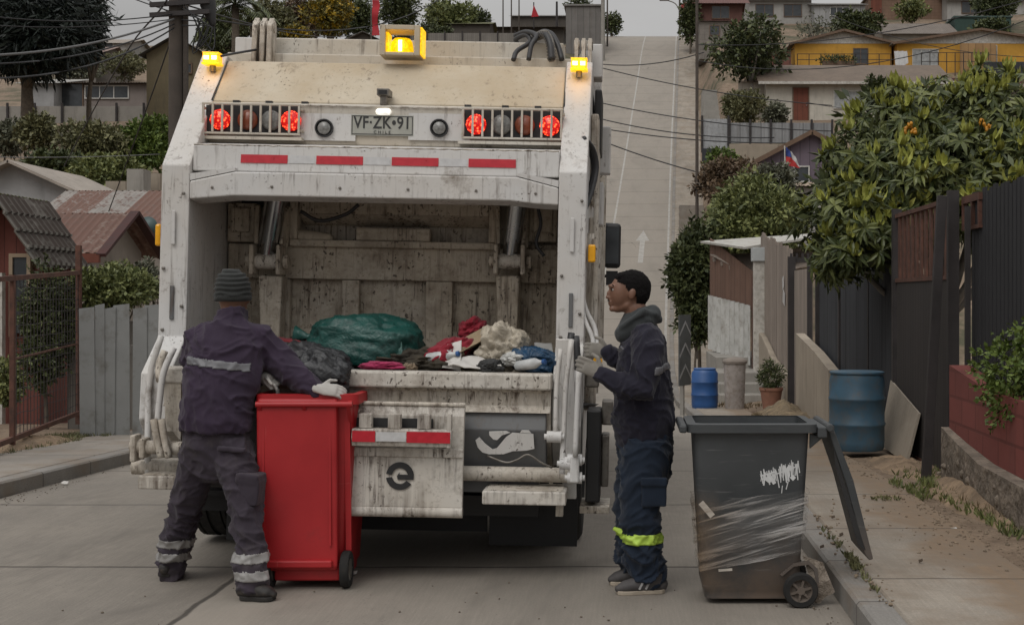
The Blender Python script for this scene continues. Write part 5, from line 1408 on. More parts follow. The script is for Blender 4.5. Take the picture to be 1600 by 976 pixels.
house_px('pale_house', 'pale two storey house with a shaded balcony window at the hilltop', 1170, 1268, 0, 42, 118, 6, wall_mat('pale_wall', (.33, .32, .3)), roof_mat('grey_roof', (.2, .19, .18)), style='side', rise=1.2, over=.4, wins=[(.25, .6, 1.5, 1.0, 'frame_brown', 1), (.7, .6, 1.5, 1.0, 'frame_brown', 1)])
house_px('dark_red_house', 'dark red brown house under a deep shadowed roof above the small tree', 1092, 1160, 5, 34, 112, 6, wall_mat('dark_red_wall', (.11, .05, .04)), roof_mat('red_roof', (.12, .05, .04)), style='side', rise=1.0, over=.6, wins=[(.5, .5, 1.4, 1.0, 'frame_brown', 1)])
house_px('zinc_roof_house', 'wide pale roofed house at the far right hilltop corner', 1480, 1600, 0, 24, 120, 7, wall_mat('pale_wall', (.33, .32, .3)), roof_mat('pale_roof', (.34, .33, .31)), style='side', rise=1.3, over=.4, wins=[(.3, .5, 1.5, 1.0, 'frame_brown', 1)])
house_px('green_shed', 'dark green tarp covered shed right of the long brown roof', 1492, 1580, 28, 60, 108, 4, wall_mat('green_tarp', (.03, .06, .05)), roof_mat('green_roof', (.04, .07, .06)), style='flat', over=.1, cat='shed')
house_px('block_hut', 'small unpainted block hut below the dark red house', 1093, 1140, 34, 62, 104, 4, wall_mat('raw_block', (.2, .18, .16), brick=(.8, .4, 0)), roof_mat('grey_roof', (.2, .19, .18)), style='lean', rise=.6, over=.2, cat='hut', wins=[(.5, .5, .7, .7, 'frame_brown', 0)])
house_px('rust_shed', 'rusty red shed half hidden by the small tree left of the yellow house', 1168, 1236, 78, 104, 90, 4, wall_mat('rust_wall', (.15, .06, .045), plank=.4), roof_mat('brown_roof', (.2, .17, .13)), style='lean', rise=.5, over=.2, cat='shed')
house_px('purple_house', 'small purple grey house with a red edged gable, a flag before it', 1190, 1345, 248, 285, 49, 6, wall_mat('purple_wall', (.15, .12, .15), plank=.35), roof_mat('red_roof', (.12, .05, .04)), style='front', rise=.95, over=.25, eave=M['frame_brown'], wins=[(.17, .3, .35, .6, 'frame_white', 0), (.4, .35, .5, .5, 'frame_white', 0)])
house_px('beige_roof_hut', 'low hut with a beige sheet roof in front of the purple house', 1225, 1300, 292, 315, 45, 3, wall_mat('pale_wall', (.33, .32, .3)), roof_mat('beige_roof', (.34, .27, .2)), style='lean', rise=.35, over=.25, cat='hut')
for lab, x0, x1, yt, yb, Yq in (('dark thin railing across the front of the yellow house', 1246, 1392, 84, 104, 91), ('dark wire garden fence before the orange house', 1440, 1545, 82, 112, 89.5)):
    a = W(x0, yb, Yq); b = W(x1, yt, Yq); t = thing('railing', lab, 'railing', a)
    for i in range(9): x = a.x + (b.x - a.x) * i / 8; mb = MB(a); mb.box(x - .025, x + .025, Yq, Yq + .05, a.z - .3, b.z); mb.build('baluster', M['iron_dark'], t)
    for z in (b.z - .05, (a.z + b.z) / 2): mb = MB(a); mb.box(a.x, b.x, Yq - .03, Yq - .002, z, z + .04); mb.build('rail', M['iron_dark'], t)
t = thing('garden_table', 'low dark heap of pots and planters before the yellow house', 'planters', W(1295, 102, 90.5)); mb = MB(t.location)
a = W(1285, 102, 90.5); b = W(1335, 96, 90.5); mb.box(a.x, b.x, 90.3, 90.7, a.z, b.z); mb.build('trough', M['frame_brown'], t)
mb = MB(t.location); crown(mb, [(W(x, 93, 90.5), (.5, .3, .22)) for x in (1290, 1300, 1314, 1326)], 500, .2, .09, random.Random(4), 0, .3); mb.build('foliage', M['leaf_dark'], t, fix=False)
# flag
q = W(1226, 264, 47.5); t = thing('flag', 'red, white and blue flag hanging limp from a white pole by the purple house', 'flag', q)
mb = MB(q); mb.tube(W(1227, 275, 47.5), W(1226, 228, 47.5), .022); mb.build('flagpole', M['frame_white'], t)
def cloth_quad(px):
    vs = []; k = 6
    (x0, y0), (x1, y1), (x2, y2), (x3, y3) = px
    for i in range(k + 1):
        for j in range(k + 1):
            u, v = i / k, j / k
            x = (x0 * (1 - u) + x1 * u) * (1 - v) + (x3 * (1 - u) + x2 * u) * v; y = (y0 * (1 - u) + y1 * u) * (1 - v) + (y3 * (1 - u) + y2 * u) * v
            vs.append(W(x, y, 47.45) + Vector((0, .05 * math.sin(x * .6 + y * .2), 0)))
    m = len(vs); vs += [p + Vector((0, .012, 0)) for p in vs]
    f = []
    for i in range(k):
        for j in range(k):
            a = i * (k + 1) + j; f += [(a, a + 1, a + k + 2, a + k + 1), (a + m, a + k + 1 + m, a + k + 2 + m, a + 1 + m)]
    return vs, f
for nm, px, m in (('flag_canton', [(1228, 230), (1234, 235), (1237, 246), (1228, 243)], simple('flag_blue', (.03, .06, .25), .8, .1)), ('flag_white_band', [(1235, 236), (1243, 245), (1250, 262), (1238, 248)], simple('flag_white', (.5, .5, .5), .8, .1)), ('flag_red_band', [(1228, 244), (1237, 247), (1250, 263), (1229, 258)], simple('flag_red', (.4, .03, .03), .8, .1))):
    mb = MB(q); mb.add(*cloth_quad(px)); mb.build(nm, m, t, smooth=True, fix=False)
# retaining walls and metal fence below the cream house
def px_wall(name, label, cat, px0, px1, pt, pb, Y, mat, th=.15, posts=0, caps=None):
    a = W(px0, pb, Y); b = W(px1, pt, Y); t = thing(name, label, cat, a); mb = MB(a)
    if caps: corr(mb, (a.x, Y, a.z), (b.x - a.x, 0, 0), (0, 0, b.z - a.z), .25, .02)
    else: mb.box(a.x, b.x, Y, Y + th, a.z, b.z)
    mb.build('panel', mat, t)
    for i in range(posts):
        x = a.x + (b.x - a.x) * i / (posts - 1); mb = MB(a); mb.box(x - .05, x + .05, Y - .1, Y - .03, a.z - .2, b.z + .15); mb.build('post', M['iron_dark'], t)
    return t
px_wall('zinc_fence', 'grey corrugated metal fence below the cream house', 'fence', 1140, 1300, 192, 224, 64, M['zinc'], posts=6, caps=1)
px_wall('zinc_gate', 'pale grey sheet gate leaning beside the corrugated metal fence', 'gate', 1097, 1138, 186, 232, 62, simple('pale_zinc_sheet', (.33, .34, .35), .6, .15, 2, 0, .1, dirt=(.15, .14, .13)), posts=2)
px_wall('beige_retaining_wall', 'beige retaining wall standing under the grey corrugated fence', 'wall', 1140, 1215, 225, 275, 60, M['stone_beige'], posts=0)
px_wall('dark_opening_shed', 'dark grey sheet panel under the pale leaning gate', 'panel', 1097, 1128, 232, 262, 58, M['sheet_grey'])
# steps climbing beside the hill road
t = thing('hillside_steps', 'pale worn steps climbing the bank right of the hill road', 'steps', W(1110, 190, 68)); o0 = t.location
for i in range(7):
    Y = 68 + i * 1.6; a = W(1098, 190 - i * 8, Y); b = W(1126 - i, 190 - i * 8, Y); mb = MB(o0); mb.box(a.x, b.x, Y, Y + 1.7, a.z - .6, a.z + .05); mb.build('step', M['cement'], t)
# trees of the right slope
tree_px('broadleaf_tree', 'dark layered tree with a pale forked trunk left of the yellow house', 1172, 74, 62, 48, 80, 2500, (.42, .2), M['leaf_dark'], seed=11, nclump=9, trunk_r=.16, bark='bark_grey', shell=.5, base_y=150)
tree_px('slim_tree', 'slim dark tree at the top right edge of the hill road', 1078, 28, 13, 36, 112, 1300, (.45, .2), M['leaf_dark'], seed=12, nclump=5, trunk_r=.1)
tree_px('flowering_shrub', 'olive and rust coloured shrub by the left end of the cream house', 1160, 168, 34, 24, 74, 2600, (.3, .13), M['leaf_olive'], 'shrub', seed=13, trunk_r=.05, shell=.3)
tree_px('garden_shrub', 'grey green garden shrub beside the red brown door of the cream house', 1212, 178, 20, 18, 76, 1200, (.28, .12), M['leaf_grey'], 'shrub', seed=14, trunk_r=.04, shell=.3)
tree_px('round_tree', 'round dark tree rising before the right end of the cream house', 1378, 152, 34, 28, 66, 2600, (.33, .15), M['leaf_dark'], seed=15, trunk_r=.12, shell=.4)
tree_px('hill_tree', 'dark bushy tree between the pale zinc house and the yellow gable', 1340, 38, 38, 20, 104, 2200, (.45, .2), M['leaf_dark'], seed=16, trunk_r=.12)
tree_px('bare_tree', 'thin bare looking tree in front of the pale two storey house', 1275, 48, 34, 26, 100, 420, (.35, .12), M['leaf_grey'], seed=17, trunk_r=.1, bark='bark_grey', nclump=8)
tree_px('hill_tree', 'leafy green tree growing in front of the brown brick block', 1425, 16, 24, 12, 117, 900, (.45, .2), M['leaf_mid'], seed=18, trunk_r=.1)
tree_px('hill_tree', 'very dark tree at the top right corner of the hill', 1555, 8, 40, 22, 112, 1800, (.45, .2), M['leaf_dark'], seed=19, trunk_r=.12)
tree_px('hill_tree', 'low dark green tree beside the green tarp shed', 1545, 50, 32, 14, 100, 1300, (.4, .2), M['leaf_dark'], seed=20, trunk_r=.1)
tree_px('hill_tree', 'dark tree beyond the loquat, right of the low garden wall', 1440, 165, 40, 22, 70, 1500, (.35, .15), M['leaf_dark'], seed=23, trunk_r=.1)
tree_px('hill_tree', 'dark tree at the right edge just above the loquat top', 1530, 150, 45, 30, 68, 1700, (.35, .15), M['leaf_mid'], seed=24, trunk_r=.1)
# more roofs to the right of the frame and behind
house_px('plain_house', 'plain grey house with red garden wall under the orange house', 1500, 1640, 140, 165, 82, 5, wall_mat('raw_block', (.2, .18, .16), brick=(.8, .4, 0)), tinr, style='side', rise=.7, over=.3)
px_wall('red_garden_wall', 'low dark red garden wall running below the orange house', 'wall', 1470, 1600, 122, 142, 86, wall_mat('dark_red_wall', (.11, .05, .04)))
# poles and street lamps
def pole(name, label, px, ptop, pbot, Y, r, mat, cat='utility pole', ground=True):
    a = W(px, pbot, Y); b = W(px, ptop, Y)
    if ground: a.z = min(a.z, gz(a.x, Y))
    t = thing(name, label, cat, a); mb = MB(a); mb.loft([a, b], [r * 1.15, r * .9], n=12); mb.build('shaft', mat, t, smooth='auto')
    return t, a, b
t, a, b = pole('utility_pole', 'slim dark pole on the bank at the right edge of the hill road', 1089, -40, 290, 46, .055, M['wood_pole'])
t, a, b = pole('street_lamp', 'thin street lamp pole with a curved arm at the crest of the road', 1062, -10, 48, 126, .09, M['wood_pole'], 'street lamp')
mb = MB(a); mb.loft(spline([W(1062, 18, 126), W(1055, 6, 126), W(1040, 0, 126)], 4), [.05] * 9, n=6); mb.boxm(Matrix.Translation(W(1038, 0, 126)), .9, .3, .18); mb.build('lamp_arm', M['steel_dirty'], t)
t, a, b = pole('road_sign_post', 'round red sign on a thin post beside the crest street lamp', 1071, 8, 48, 124, .05, M['wood_pole'], 'road sign')
mb = MB(a); c = W(1071, 12, 124); mb.tube(c, c + Vector((0, .05, 0)), .45, n=18); mb.build('sign_disc', simple('sign_red', (.35, .03, .03), .6, .1), t)
# ================================================================ left side
# rusty mesh gate
t = thing('mesh_gate', 'rusty tubular gate frame with sagging wire mesh, left pavement', 'gate', (-6.2, 13.4, .1)); o0 = t.location
def GL(f, z): # along the gate
    return Vector((-6.02 - .82 * f, 12.7 + 4.1 * f, z))
for f, zt, w in ((.03, 1.78, .045), (.2, 1.8, .045), (.98, 2.22, .06)):
    mb = MB(o0); mb.bar(GL(f, 0), GL(f, zt), w, w, (0, 1, 0)); mb.build('post', M['rust'], t)
for z0, z1 in ((1.70, 1.88), (.16, .14), (.95, 1.0)):
    mb = MB(o0); mb.bar(GL(-.25, z0), GL(.97, z1), .045, .05) if z0 != .95 else mb.bar(GL(.2, z0), GL(.97, z1), .02, .02); mb.build('rail', M['rust'], t)
mb = MB(o0)
for i in range(22):
    f = .2 + .77 * i / 21; mb.bar(GL(f, .16), GL(f, 1.78 + .08 * f), .006, .006, (0, 1, 0))
for i in range(12):
    z = .25 + i * .13
    pts = [GL(.2 + .77 * k / 8, z + .03 * noise.noise(Vector((k * .7, i, 0)))) for k in range(9)]
    mb.loft(pts, [.0035] * 9, n=4)
mb.build('wire_mesh', M['iron_dark'], t)
# board fence
bm_ = simple('fibre_cement_board', (.235, .24, .235), .85, .15, 1.5, 0, .15, dirt=(.12, .11, .095), dirt_amt=.4)
t = thing('board_fence', 'fence of tall grey fibre cement boards with dark gaps, left of the truck', 'fence', (-6.3, 15.5, .05)); o0 = t.location
xs = [(125, 149), (148, 163), (162, 179), (178, 203), (207, 229), (228, 262)]
for i, (a, b) in enumerate(xs):
    Y0 = 15.6 + i * .06; p = W(a, 668 - i * 3, Y0); q = W(b, 668 - i * 3, Y0 + .05)
    top = W(a, 482 - (i % 2) * 5, Y0).z; lean = .012 * ((i * 37) % 5 - 2) * .5
    mb = MB(o0); mb.slab((p.x, p.y, -.05), (q.x - .0, q.y, -.05), (q.x + lean, q.y, top + .02), (p.x + lean, p.y, top), .02); mb.build('board', bm_, t)
mb = MB(o0); mb.box(-5.80, -5.74, 15.95, 16.02, 0, 1.45); mb.build('post', M['iron_dark'], t)
mb = MB(o0); mb.box(-6.3, -5.3, 16.2, 16.26, .9, 1.0); mb.build('rail', M['wood_grey'], t)
wall_line('yard_fence', 'dark timber yard fence seen behind the gap in the grey boards', 'fence', [(-7.2, 17.3, -.2, 1.3), (-4.9 - 1.3, 17.8, -.2, 1.25)], .05, M['wood_grey'])
tree_px('creeper', 'mid green creeper heaped along the top of the grey board fence', 178, 450, 66, 34, 17.4, 4200, (.1, .045), M['leaf_mid'], 'bush', seed=31, nclump=8, trunk_r=.03, shell=.3, depth=.4)
tree_px('creeper', 'dark green creeper growing up behind the rusty mesh gate', 74, 520, 44, 100, 17.0, 4600, (.1, .045), M['leaf_dark'], 'bush', seed=32, nclump=8, trunk_r=.03, shell=.3, depth=.35)
tree_px('creeper', 'sparse green creeper by the left edge under the red wooden house', 12, 600, 24, 40, 14.8, 1200, (.08, .04), M['leaf_mid'], 'bush', seed=33, nclump=5, trunk_r=.02, shell=.3, depth=.3)
tree_px('garden_bush', 'pale leafed bush between the pale gabled house and the truck', 225, 440, 28, 30, 20.5, 1200, (.1, .05), M['leaf_grey'], 'bush', seed=34, trunk_r=.02, shell=.3)
# red wooden house
q = W(-95, 640, 18.0)
t = thing('red_house', 'dark red plank house with a steep corrugated roof at the left edge', 'house', (-9.3, 18, -.1)); o0 = t.location
redw = wall_mat('red_planks', (.155, .05, .038), plank=.16)
ridge = W(15, 318, 18.0); ew = W(62, 400, 18.0)
mb = MB(o0); mb.prism([(-9.9, -.5), (ew.x, -.5), (ew.x, ew.z), (ridge.x, ridge.z), (-9.9, 1.6)], 'y', 18, 19.4); mb.build('wall', redw, t)
nn1 = NT('furrow_shade_sheet'); sxx = nn1.n('ShaderNodeSeparateXYZ'); nn1.l(nn1.coord(), sxx.inputs[0])
fr_ = nn1.math('ABSOLUTE', nn1.math('SUBTRACT', nn1.math('FRACT', nn1.math('ADD', nn1.math('DIVIDE', sxx.outputs[1], .17), 100)), .5))
nn1.col(nn1.mix(nn1.math('MULTIPLY', nn1.ramp(fr_, .18, .4), nn1.ramp(nn1.noise(3, 4), .25, .45)), nn1.mix(nn1.noise(2, 5), (.13, .12, .105), (.26, .25, .225)), (.04, .028, .022))); nn1.set(Roughness=.8); gm = nn1.m  # furrow shade painted as dark stripes at the corrugation spacing, broken by noise
mb = MB(o0); sd = Vector((.62, 0, -.86)).normalized()
r0 = Vector((ridge.x - .02, 17.55, ridge.z + .10))
for i in range(4):
    o = r0 + sd * (.27 * i) + Vector((.015, 0, .02)) * (-i); corr(mb, o, (0, 1.75, 0), sd * .30, .17, .03)
for i in range(4):
    p = r0 + sd * (.27 * i + .26) ; mb.bar(p + Vector((0, 0, -.035)), p + Vector((0, 1.75, -.035)), .03, .04)
mb.build('roof_slope', gm, t)
mb = MB(o0); sd2 = Vector((-.62, 0, -.80)).normalized(); corr(mb, r0 + Vector((0, 1.75, .02)), (0, -1.75, 0), sd2 * 1.3, .11, .016); mb.build('roof_slope', roof_mat('mossy_roof', (.14, .14, .07)), t)
a = W(22, 432, 17.95); b = W(44, 402, 17.95); mb = MB(o0); mb.box(a.x, b.x, 17.93, 17.99, 1.1, b.z); wn2 = mb.build('window', M['glass'], t)
mb = MB(o0); mb.box(a.x - .05, a.x, 17.9, 17.995, 1.05, b.z + .05); mb.box(b.x, b.x + .05, 17.9, 17.995, 1.05, b.z + .05); mb.box(a.x, b.x, 17.9, 17.995, b.z, b.z + .05); mb.build('frame', simple('tan_frame', (.3, .23, .16), .8, .2), wn2)
mb = MB(o0); mb.box(-8.35, -8.28, 17.8, 17.9, -.2, 1.9); mb.build('corner_board', M['trim'], t)
# pale gabled house with rusty roof
grb = wall_mat('grey_beige_wall', (.24, .21, .18)); rust_r = roof_mat('rusty_roof', (.19, .145, .12), (.125, .062, .045), 1.0); rust_2 = roof_mat('patchy_rust_roof', (.25, .23, .21), (.14, .07, .05), .55)
a = W(55, 410, 23.5); 
house('rusty_roof_house', 'low grey beige house with a rusty brown roof and dark red gable edge', a.x, W(140, 400, 23.5).x, 23.5, 2.45, -.5, 2.5, grb, rust_r, style='side', rise=.62, over=.32, eave=M['door_red'], wins=[(.75, .8, .5, .4, 'frame_brown', 0)])
_h = [o for o in COL.objects if o.get('label', '').startswith('low grey beige house with a rusty')][0]
_w = W(140, 400, 23.5).x - W(55, 410, 23.5).x; mb = MB()
for q0, q1 in (((_w + .34, 1.25, 3.64), (_w + .34, -.36, 2.80)), ((_w + .34, 1.25, 3.64), (_w + .34, 2.86, 2.80))): mb.bar(q0, q1, .06, .16, (1, 0, 0))
mb.build('barge_board', simple('dark_red_barge', (.05, .018, .016), .8, .3, 5), _h)
a = W(60, 410, 28.5)
house('patchy_roof_house', 'wide low house with a patchwork of rusty and grey roof sheets', a.x, W(275, 400, 28.5).x, 28.5, 3.1, .0, 4.2, grb, rust_2, style='side', rise=.85, over=.3)
house_px('pale_shed', 'pale grey house with a plain light gable roof at the left edge', -60, 105, 290, 345, 35, 4, wall_mat('pale_grey_wall', (.29, .29, .29)), roof_mat('light_roof', (.32, .28, .24)), style='front', rise=.62, over=.4, corrug=False, wins=[(.45, .35, .5, .5, 'frame_white', 1)])
q = W(232, 353, 27.4); t = thing('satellite_dish', 'round dark teal dish standing over the patchwork roof', 'satellite dish', (q.x, 27.4, q.z - .3))
mb = MB((q.x, 27.4, q.z - .3)); c = q
mb.lathe([(.19, -.03), (.19, -.02), (.13, .015), (.0001, .03)], (0, 0, 0), 'y', 24); mb.v = [(v[0] + c.x, v[1] + c.y, v[2] + c.z) for v in mb.v]; mb.build('dish', simple('teal_dish', (.06, .1, .1), .5, .15), t, smooth=True)
mb = MB((q.x, 27.4, q.z - .3)); mb.tube((q.x, 27.45, q.z - .8), (q.x, 27.45, q.z), .02); mb.build('mast', M['iron_dark'], t)
px_wall('block_piers', 'square grey cement pier standing behind the patchwork roof', 'wall', 198, 224, 264, 312, 38, M['cement'], .6)
px_wall('block_piers', 'shorter brown block wall end right of the square cement pier', 'wall', 226, 250, 271, 312, 39, M['stone_beige'], .6)
px_wall('garden_wall', 'low beige wall stub left of the square cement pier', 'wall', 165, 196, 283, 312, 40, M['stone_beige'], .4)
q = W(113, 318, 33); t = thing('water_tank', 'small blue water tank peeping beside the pale grey house', 'water tank', (q.x, 33, q.z - .8)); mb = MB(); mb.lathe([(.3, 0), (.32, .1), (.32, .72), (.2, .85), (.0001, .88)], (0, 0, 0), 'z', 20); mb.build('tank', M['plastic_blue'], t, smooth='auto')
# greenery of the left valley
gl = [('dense dark green bush in the middle of the left valley', 140, 226, 50, 36, 46, 'leaf_olive', 3400), ('bright green bush right beside the utility pole', 230, 224, 42, 38, 47, 'leaf_green', 4200),
      ('low mid green shrubbery above the patchwork roof', 165, 268, 60, 26, 43, 'leaf_mid', 2600), ('dry palm like shrub left of the dark valley bush', 58, 205, 32, 30, 47, 'leaf_olive', 1600),
      ('olive scrub at the left edge above the pale grey house', 10, 215, 32, 28, 48, 'leaf_grey', 1500), ('dark shrubbery right above the pale house gable', 85, 255, 45, 18, 44, 'leaf_dark', 1800),
      ('grey green scrub in front of the olive gabled house', 195, 100, 40, 22, 82, 'leaf_olive', 2000), ('grey brown scrub below the small pale hill houses', 120, 108, 36, 16, 79, 'leaf_grey', 1600)]
for i, (lab, cx, cy, rx, ry, Y, m, cnt) in enumerate(gl):
    tree_px('valley_bush', lab, cx, cy, rx, ry, Y, cnt, (.24, .11), M[m], 'bush', seed=40 + i, nclump=7, trunk_r=.05, shell=.3, group='bushes of the left valley')
# hillside houses left
longw = wall_mat('pinkish_grey_wall', (.21, .18, .165)); 
house_px('long_house', 'long low house with a brown sheet roof and open dark porch', 88, 232, 131, 166, 70, 5, longw, roof_mat('brown_roof', (.2, .17, .13)), style='lean', rise=.55, over=.35, wins=[(.12, .5, 1.6, 1.2, 'frame_brown', 0), (.55, .62, 2.2, .6, 'frame_white', 2)])
house_px('grey_hut', 'small grey hut at the left end of the long low house', 36, 84, 131, 168, 69, 4, wall_mat('pale_grey_wall', (.29, .29, .29)), roof_mat('pale_roof', (.34, .33, .31)), style='lean', rise=.8, over=.3, cat='hut')
px_wall('panel_wall', 'long concrete panel wall below the long low house', 'wall', -30, 268, 166, 200, 66, M['cement'], .12, posts=8)
house_px('olive_house', 'tall olive brown gabled house behind the utility pole', 229, 318, 84, 190, 62, 6, wall_mat('olive_wall', (.135, .11, .065), dirt=(.06, .055, .04)), roof_mat('dark_roof', (.07, .065, .06)), style='front', rise=.75, over=.3, wins=[(.72, .78, .35, .4, 'frame_brown', 0)])
house_px('gable_house', 'grey house with a pinkish gable roof beside the dark conifer', 92, 150, 84, 118, 82, 6, wall_mat('raw_block', (.2, .18, .16), brick=(.8, .4, 0)), roof_mat('pink_roof', (.26, .19, .165)), style='side', rise=.9, over=.3, wins=[(.6, .6, 1, .8, 'frame_white', 1)])
house_px('far_house', 'small white house with a pale roof on the far left hill', 143, 196, 68, 88, 100, 6, wall_mat('pale_wall', (.33, .32, .3)), roof_mat('light_roof', (.32, .28, .24)), style='side', rise=.8, over=.3, wins=[(.4, .6, 1.2, .8, 'frame_white', 1)])
# trees
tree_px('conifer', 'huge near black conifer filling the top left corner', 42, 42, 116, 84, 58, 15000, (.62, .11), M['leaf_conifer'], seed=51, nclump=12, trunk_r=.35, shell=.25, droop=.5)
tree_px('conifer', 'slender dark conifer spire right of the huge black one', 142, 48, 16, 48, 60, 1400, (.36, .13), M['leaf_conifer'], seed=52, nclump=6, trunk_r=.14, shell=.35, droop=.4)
def palm(label, px, py, Y, n_, fl, seed):
    r_ = random.Random(seed); c = W(px, py, Y); z = gz(c.x, Y); base = Vector((c.x, Y, min(z, c.z - 2)))
    t = thing('palm_tree', label, 'palm tree', base, group='palms behind the truck')
    mb = MB(base); mb.loft([base - Vector((0, 0, .4)), c], [.28, .22], n=10); mb.build('trunk', M['bark'], t, smooth=True)
    mb = MB(base)
    for i in range(n_):
        q = 6.2832 * i / n_ + r_.uniform(-.2, .2); el = r_.uniform(-.2, 1.2)
        d0 = Vector((math.cos(q) * math.cos(el), math.sin(q) * math.cos(el), math.sin(el)))
        pts = [c + d0 * fl * s + Vector((0, 0, -1)) * fl * .75 * s * s for s in [k / 10 for k in range(11)]]
        mb.loft(pts, [.03 * (1 - .08 * k) for k in range(11)], n=4)
        for k in range(1, 11):
            tg = (pts[k] - pts[k - 1]).normalized(); sd = tg.cross(Vector((0, 0, 1))).normalized()
            for s in (-1, 1):
                for u in (0, .5):
                    leaf_quad(mb, pts[k].lerp(pts[k - 1], u), (sd * s + tg * .6 + Vector((0, 0, -.5))).normalized(), Vector((0, 0, 1)), fl * .24, .09)
    mb.build('fronds', M['leaf_dark'], t, fix=False)
palm('taller palm with arching fronds right of the utility pole', 368, 8, 84, 20, 2.6, 3)
palm('shorter palm with drooping fronds beside the taller palm', 396, 30, 88, 16, 2.2, 8)
bt = [('dark olive tree crown behind the left hinge of the truck', 345, 50, 38, 38, 92, 'leaf_dark', 3200, .4), ('mid green tree between the palms and the yellow tree', 425, 40, 40, 38, 96, 'leaf_olive', 3200, .4),
      ('purple brown tree behind the truck roof', 470, 30, 36, 40, 100, 'leaf_brown', 2800, .4), ('yellow flowering tree behind the truck roof', 515, 22, 36, 34, 92, 'leaf_yellow', 3200, .35),
      ('low yellow flowering shrub left of the larger yellow tree', 462, 58, 24, 18, 86, 'leaf_yellow', 1300, .3), ('dark tree just left of the red banner', 560, 30, 34, 36, 104, 'leaf_dark', 2800, .4),
      ('tall dark tree rising right behind the red banner', 622, 12, 30, 34, 108, 'leaf_dark', 2400, .4), ('round green tree behind the centre beacon', 700, 28, 44, 30, 118, 'leaf_mid', 3200, .45),
      ('small dark tree right of the round green one', 748, 36, 18, 22, 120, 'leaf_dark', 1100, .4), ('low dark shrubs under the round green tree', 660, 60, 60, 18, 112, 'leaf_dark', 2200, .4),
      ('small round tree at the left edge of the road crest', 956, 38, 13, 16, 124, 'leaf_dark', 700, .4), ('dark tree above the roof behind the corrugated shack', 905, 8, 20, 16, 138, 'leaf_dark', 700, .4)]
for i, (lab, cx, cy, rx, ry, Y, m, cnt, lf) in enumerate(bt):
    tree_px('hill_tree', lab, cx, cy, rx, ry, Y, cnt, (lf, lf * .45), M[m], seed=60 + i, nclump=8, trunk_r=.16, shell=.35, group='trees on the hill behind the truck')
# roofs behind the truck top
house_px('dark_roof_house', 'low dark house under a wide grey sheet roof behind the truck roof', 775, 880, 44, 84, 124, 6, wall_mat('dark_brown_wall', (.07, .06, .05)), roof_mat('grey_roof', (.2, .19, .18)), style='lean', rise=.5, over=.6)
house_px('ridge_house', 'small house with a grey gable roof above the wide sheet roof', 800, 890, 26, 44, 130, 6, wall_mat('dark_brown_wall', (.07, .06, .05)), roof_mat('grey_roof', (.2, .19, .18)), style='side', rise=.7, over=.3)
house_px('corrugated_shack', 'tall grey corrugated shack at the left edge of the hill road', 884, 938, 10, 74, 112, 6, wall_mat('old_zinc', (.17, .16, .15), plank=.5, dirt=(.09, .06, .045)), roof_mat('grey_roof', (.2, .19, .18)), style='flat', over=.15, cat='shack')
house_px('round_roof_shed', 'shed with a low grey curved looking roof below the green tree', 700, 765, 38, 84, 116, 5, wall_mat('dark_brown_wall', (.07, .06, .05)), roof_mat('mossy_roof', (.14, .14, .07)), style='side', rise=.6, over=.3, cat='shed')
px_wall('hill_fence', 'weathered plank fence along the hill behind the truck roof', 'fence', 640, 860, 52, 90, 108, M['wood_grey'], .08, posts=9)
house_px('tent_roof_hut', 'small hut with a grey pointed roof left of the red banner', 545, 590, 62, 84, 98, 4, wall_mat('dark_brown_wall', (.07, .06, .05)), roof_mat('grey_roof', (.2, .19, .18)), style='front', rise=.5, over=.3, cat='hut')
t, a, b = pole('banner_pole', 'tall narrow red banner on a thin pole behind the truck roof', 580, -8, 70, 96, .04, M['steel_dirty'], 'banner')
vs = [W(581.5 + (10 + 2 * math.sin(i)) * j, 0 + 56 * i / 8, 95.9) + Vector((0, .1 * math.sin(i * 1.3 + j), 0)) for i in range(9) for j in range(2)]
mb = MB(a); m = len(vs); mb.add(vs + [v + Vector((0, .03, 0)) for v in vs], [(2 * i, 2 * i + 1, 2 * i + 3, 2 * i + 2) for i in range(8)] + [(2 * i + m, 2 * i + 2 + m, 2 * i + 3 + m, 2 * i + 1 + m) for i in range(8)])
mb.build('banner_cloth', simple('banner_red', (.4, .02, .03), .8, .15), t, smooth=True)
q = W(838, 20, 123); t = thing('red_pennant', 'small red pennant above the grey gable roof', 'pennant', W(833, 40, 123))
mb = MB(t.location); mb.add([W(834, 8, 123), W(842, 26, 123), W(830, 27, 123)] + [W(834, 8, 123.05), W(842, 26, 123.05), W(830, 27, 123.05)], [(0, 1, 2), (5, 4, 3), (0, 3, 4, 1), (1, 4, 5, 2), (2, 5, 3, 0)]); mb.build('cloth', _mc['banner_red'], t)
mb = MB(t.location); mb.tube(W(834, 45, 123.1), W(834, 4, 123.1), .05); mb.build('staff', M['iron_dark'], t)
for lab, px, top, Y in (('leftmost of three thin masts behind the truck roof', 786, 0, 118), ('middle one of three thin masts behind the truck roof', 799, -6, 120), ('rightmost of three thin masts behind the truck roof', 811, -4, 119)):
    pole('thin_mast', lab, px, top, 60, Y, .06, M['wood_pole'], 'mast')
pole('chimney_pipe', 'short black chimney pipe over the dark sheet roof', 870, 3, 42, 121, .1, M['iron_dark'], 'chimney', ground=False)
t, a, b = pole('utility_pole', 'concrete utility pole at the left edge of the road crest', 942, -30, 62, 110, .16, M['cement'])
t, a, b = pole('utility_pole', 'slim second pole right beside the crest utility pole', 949, -8, 52, 116, .07, M['wood_pole'])
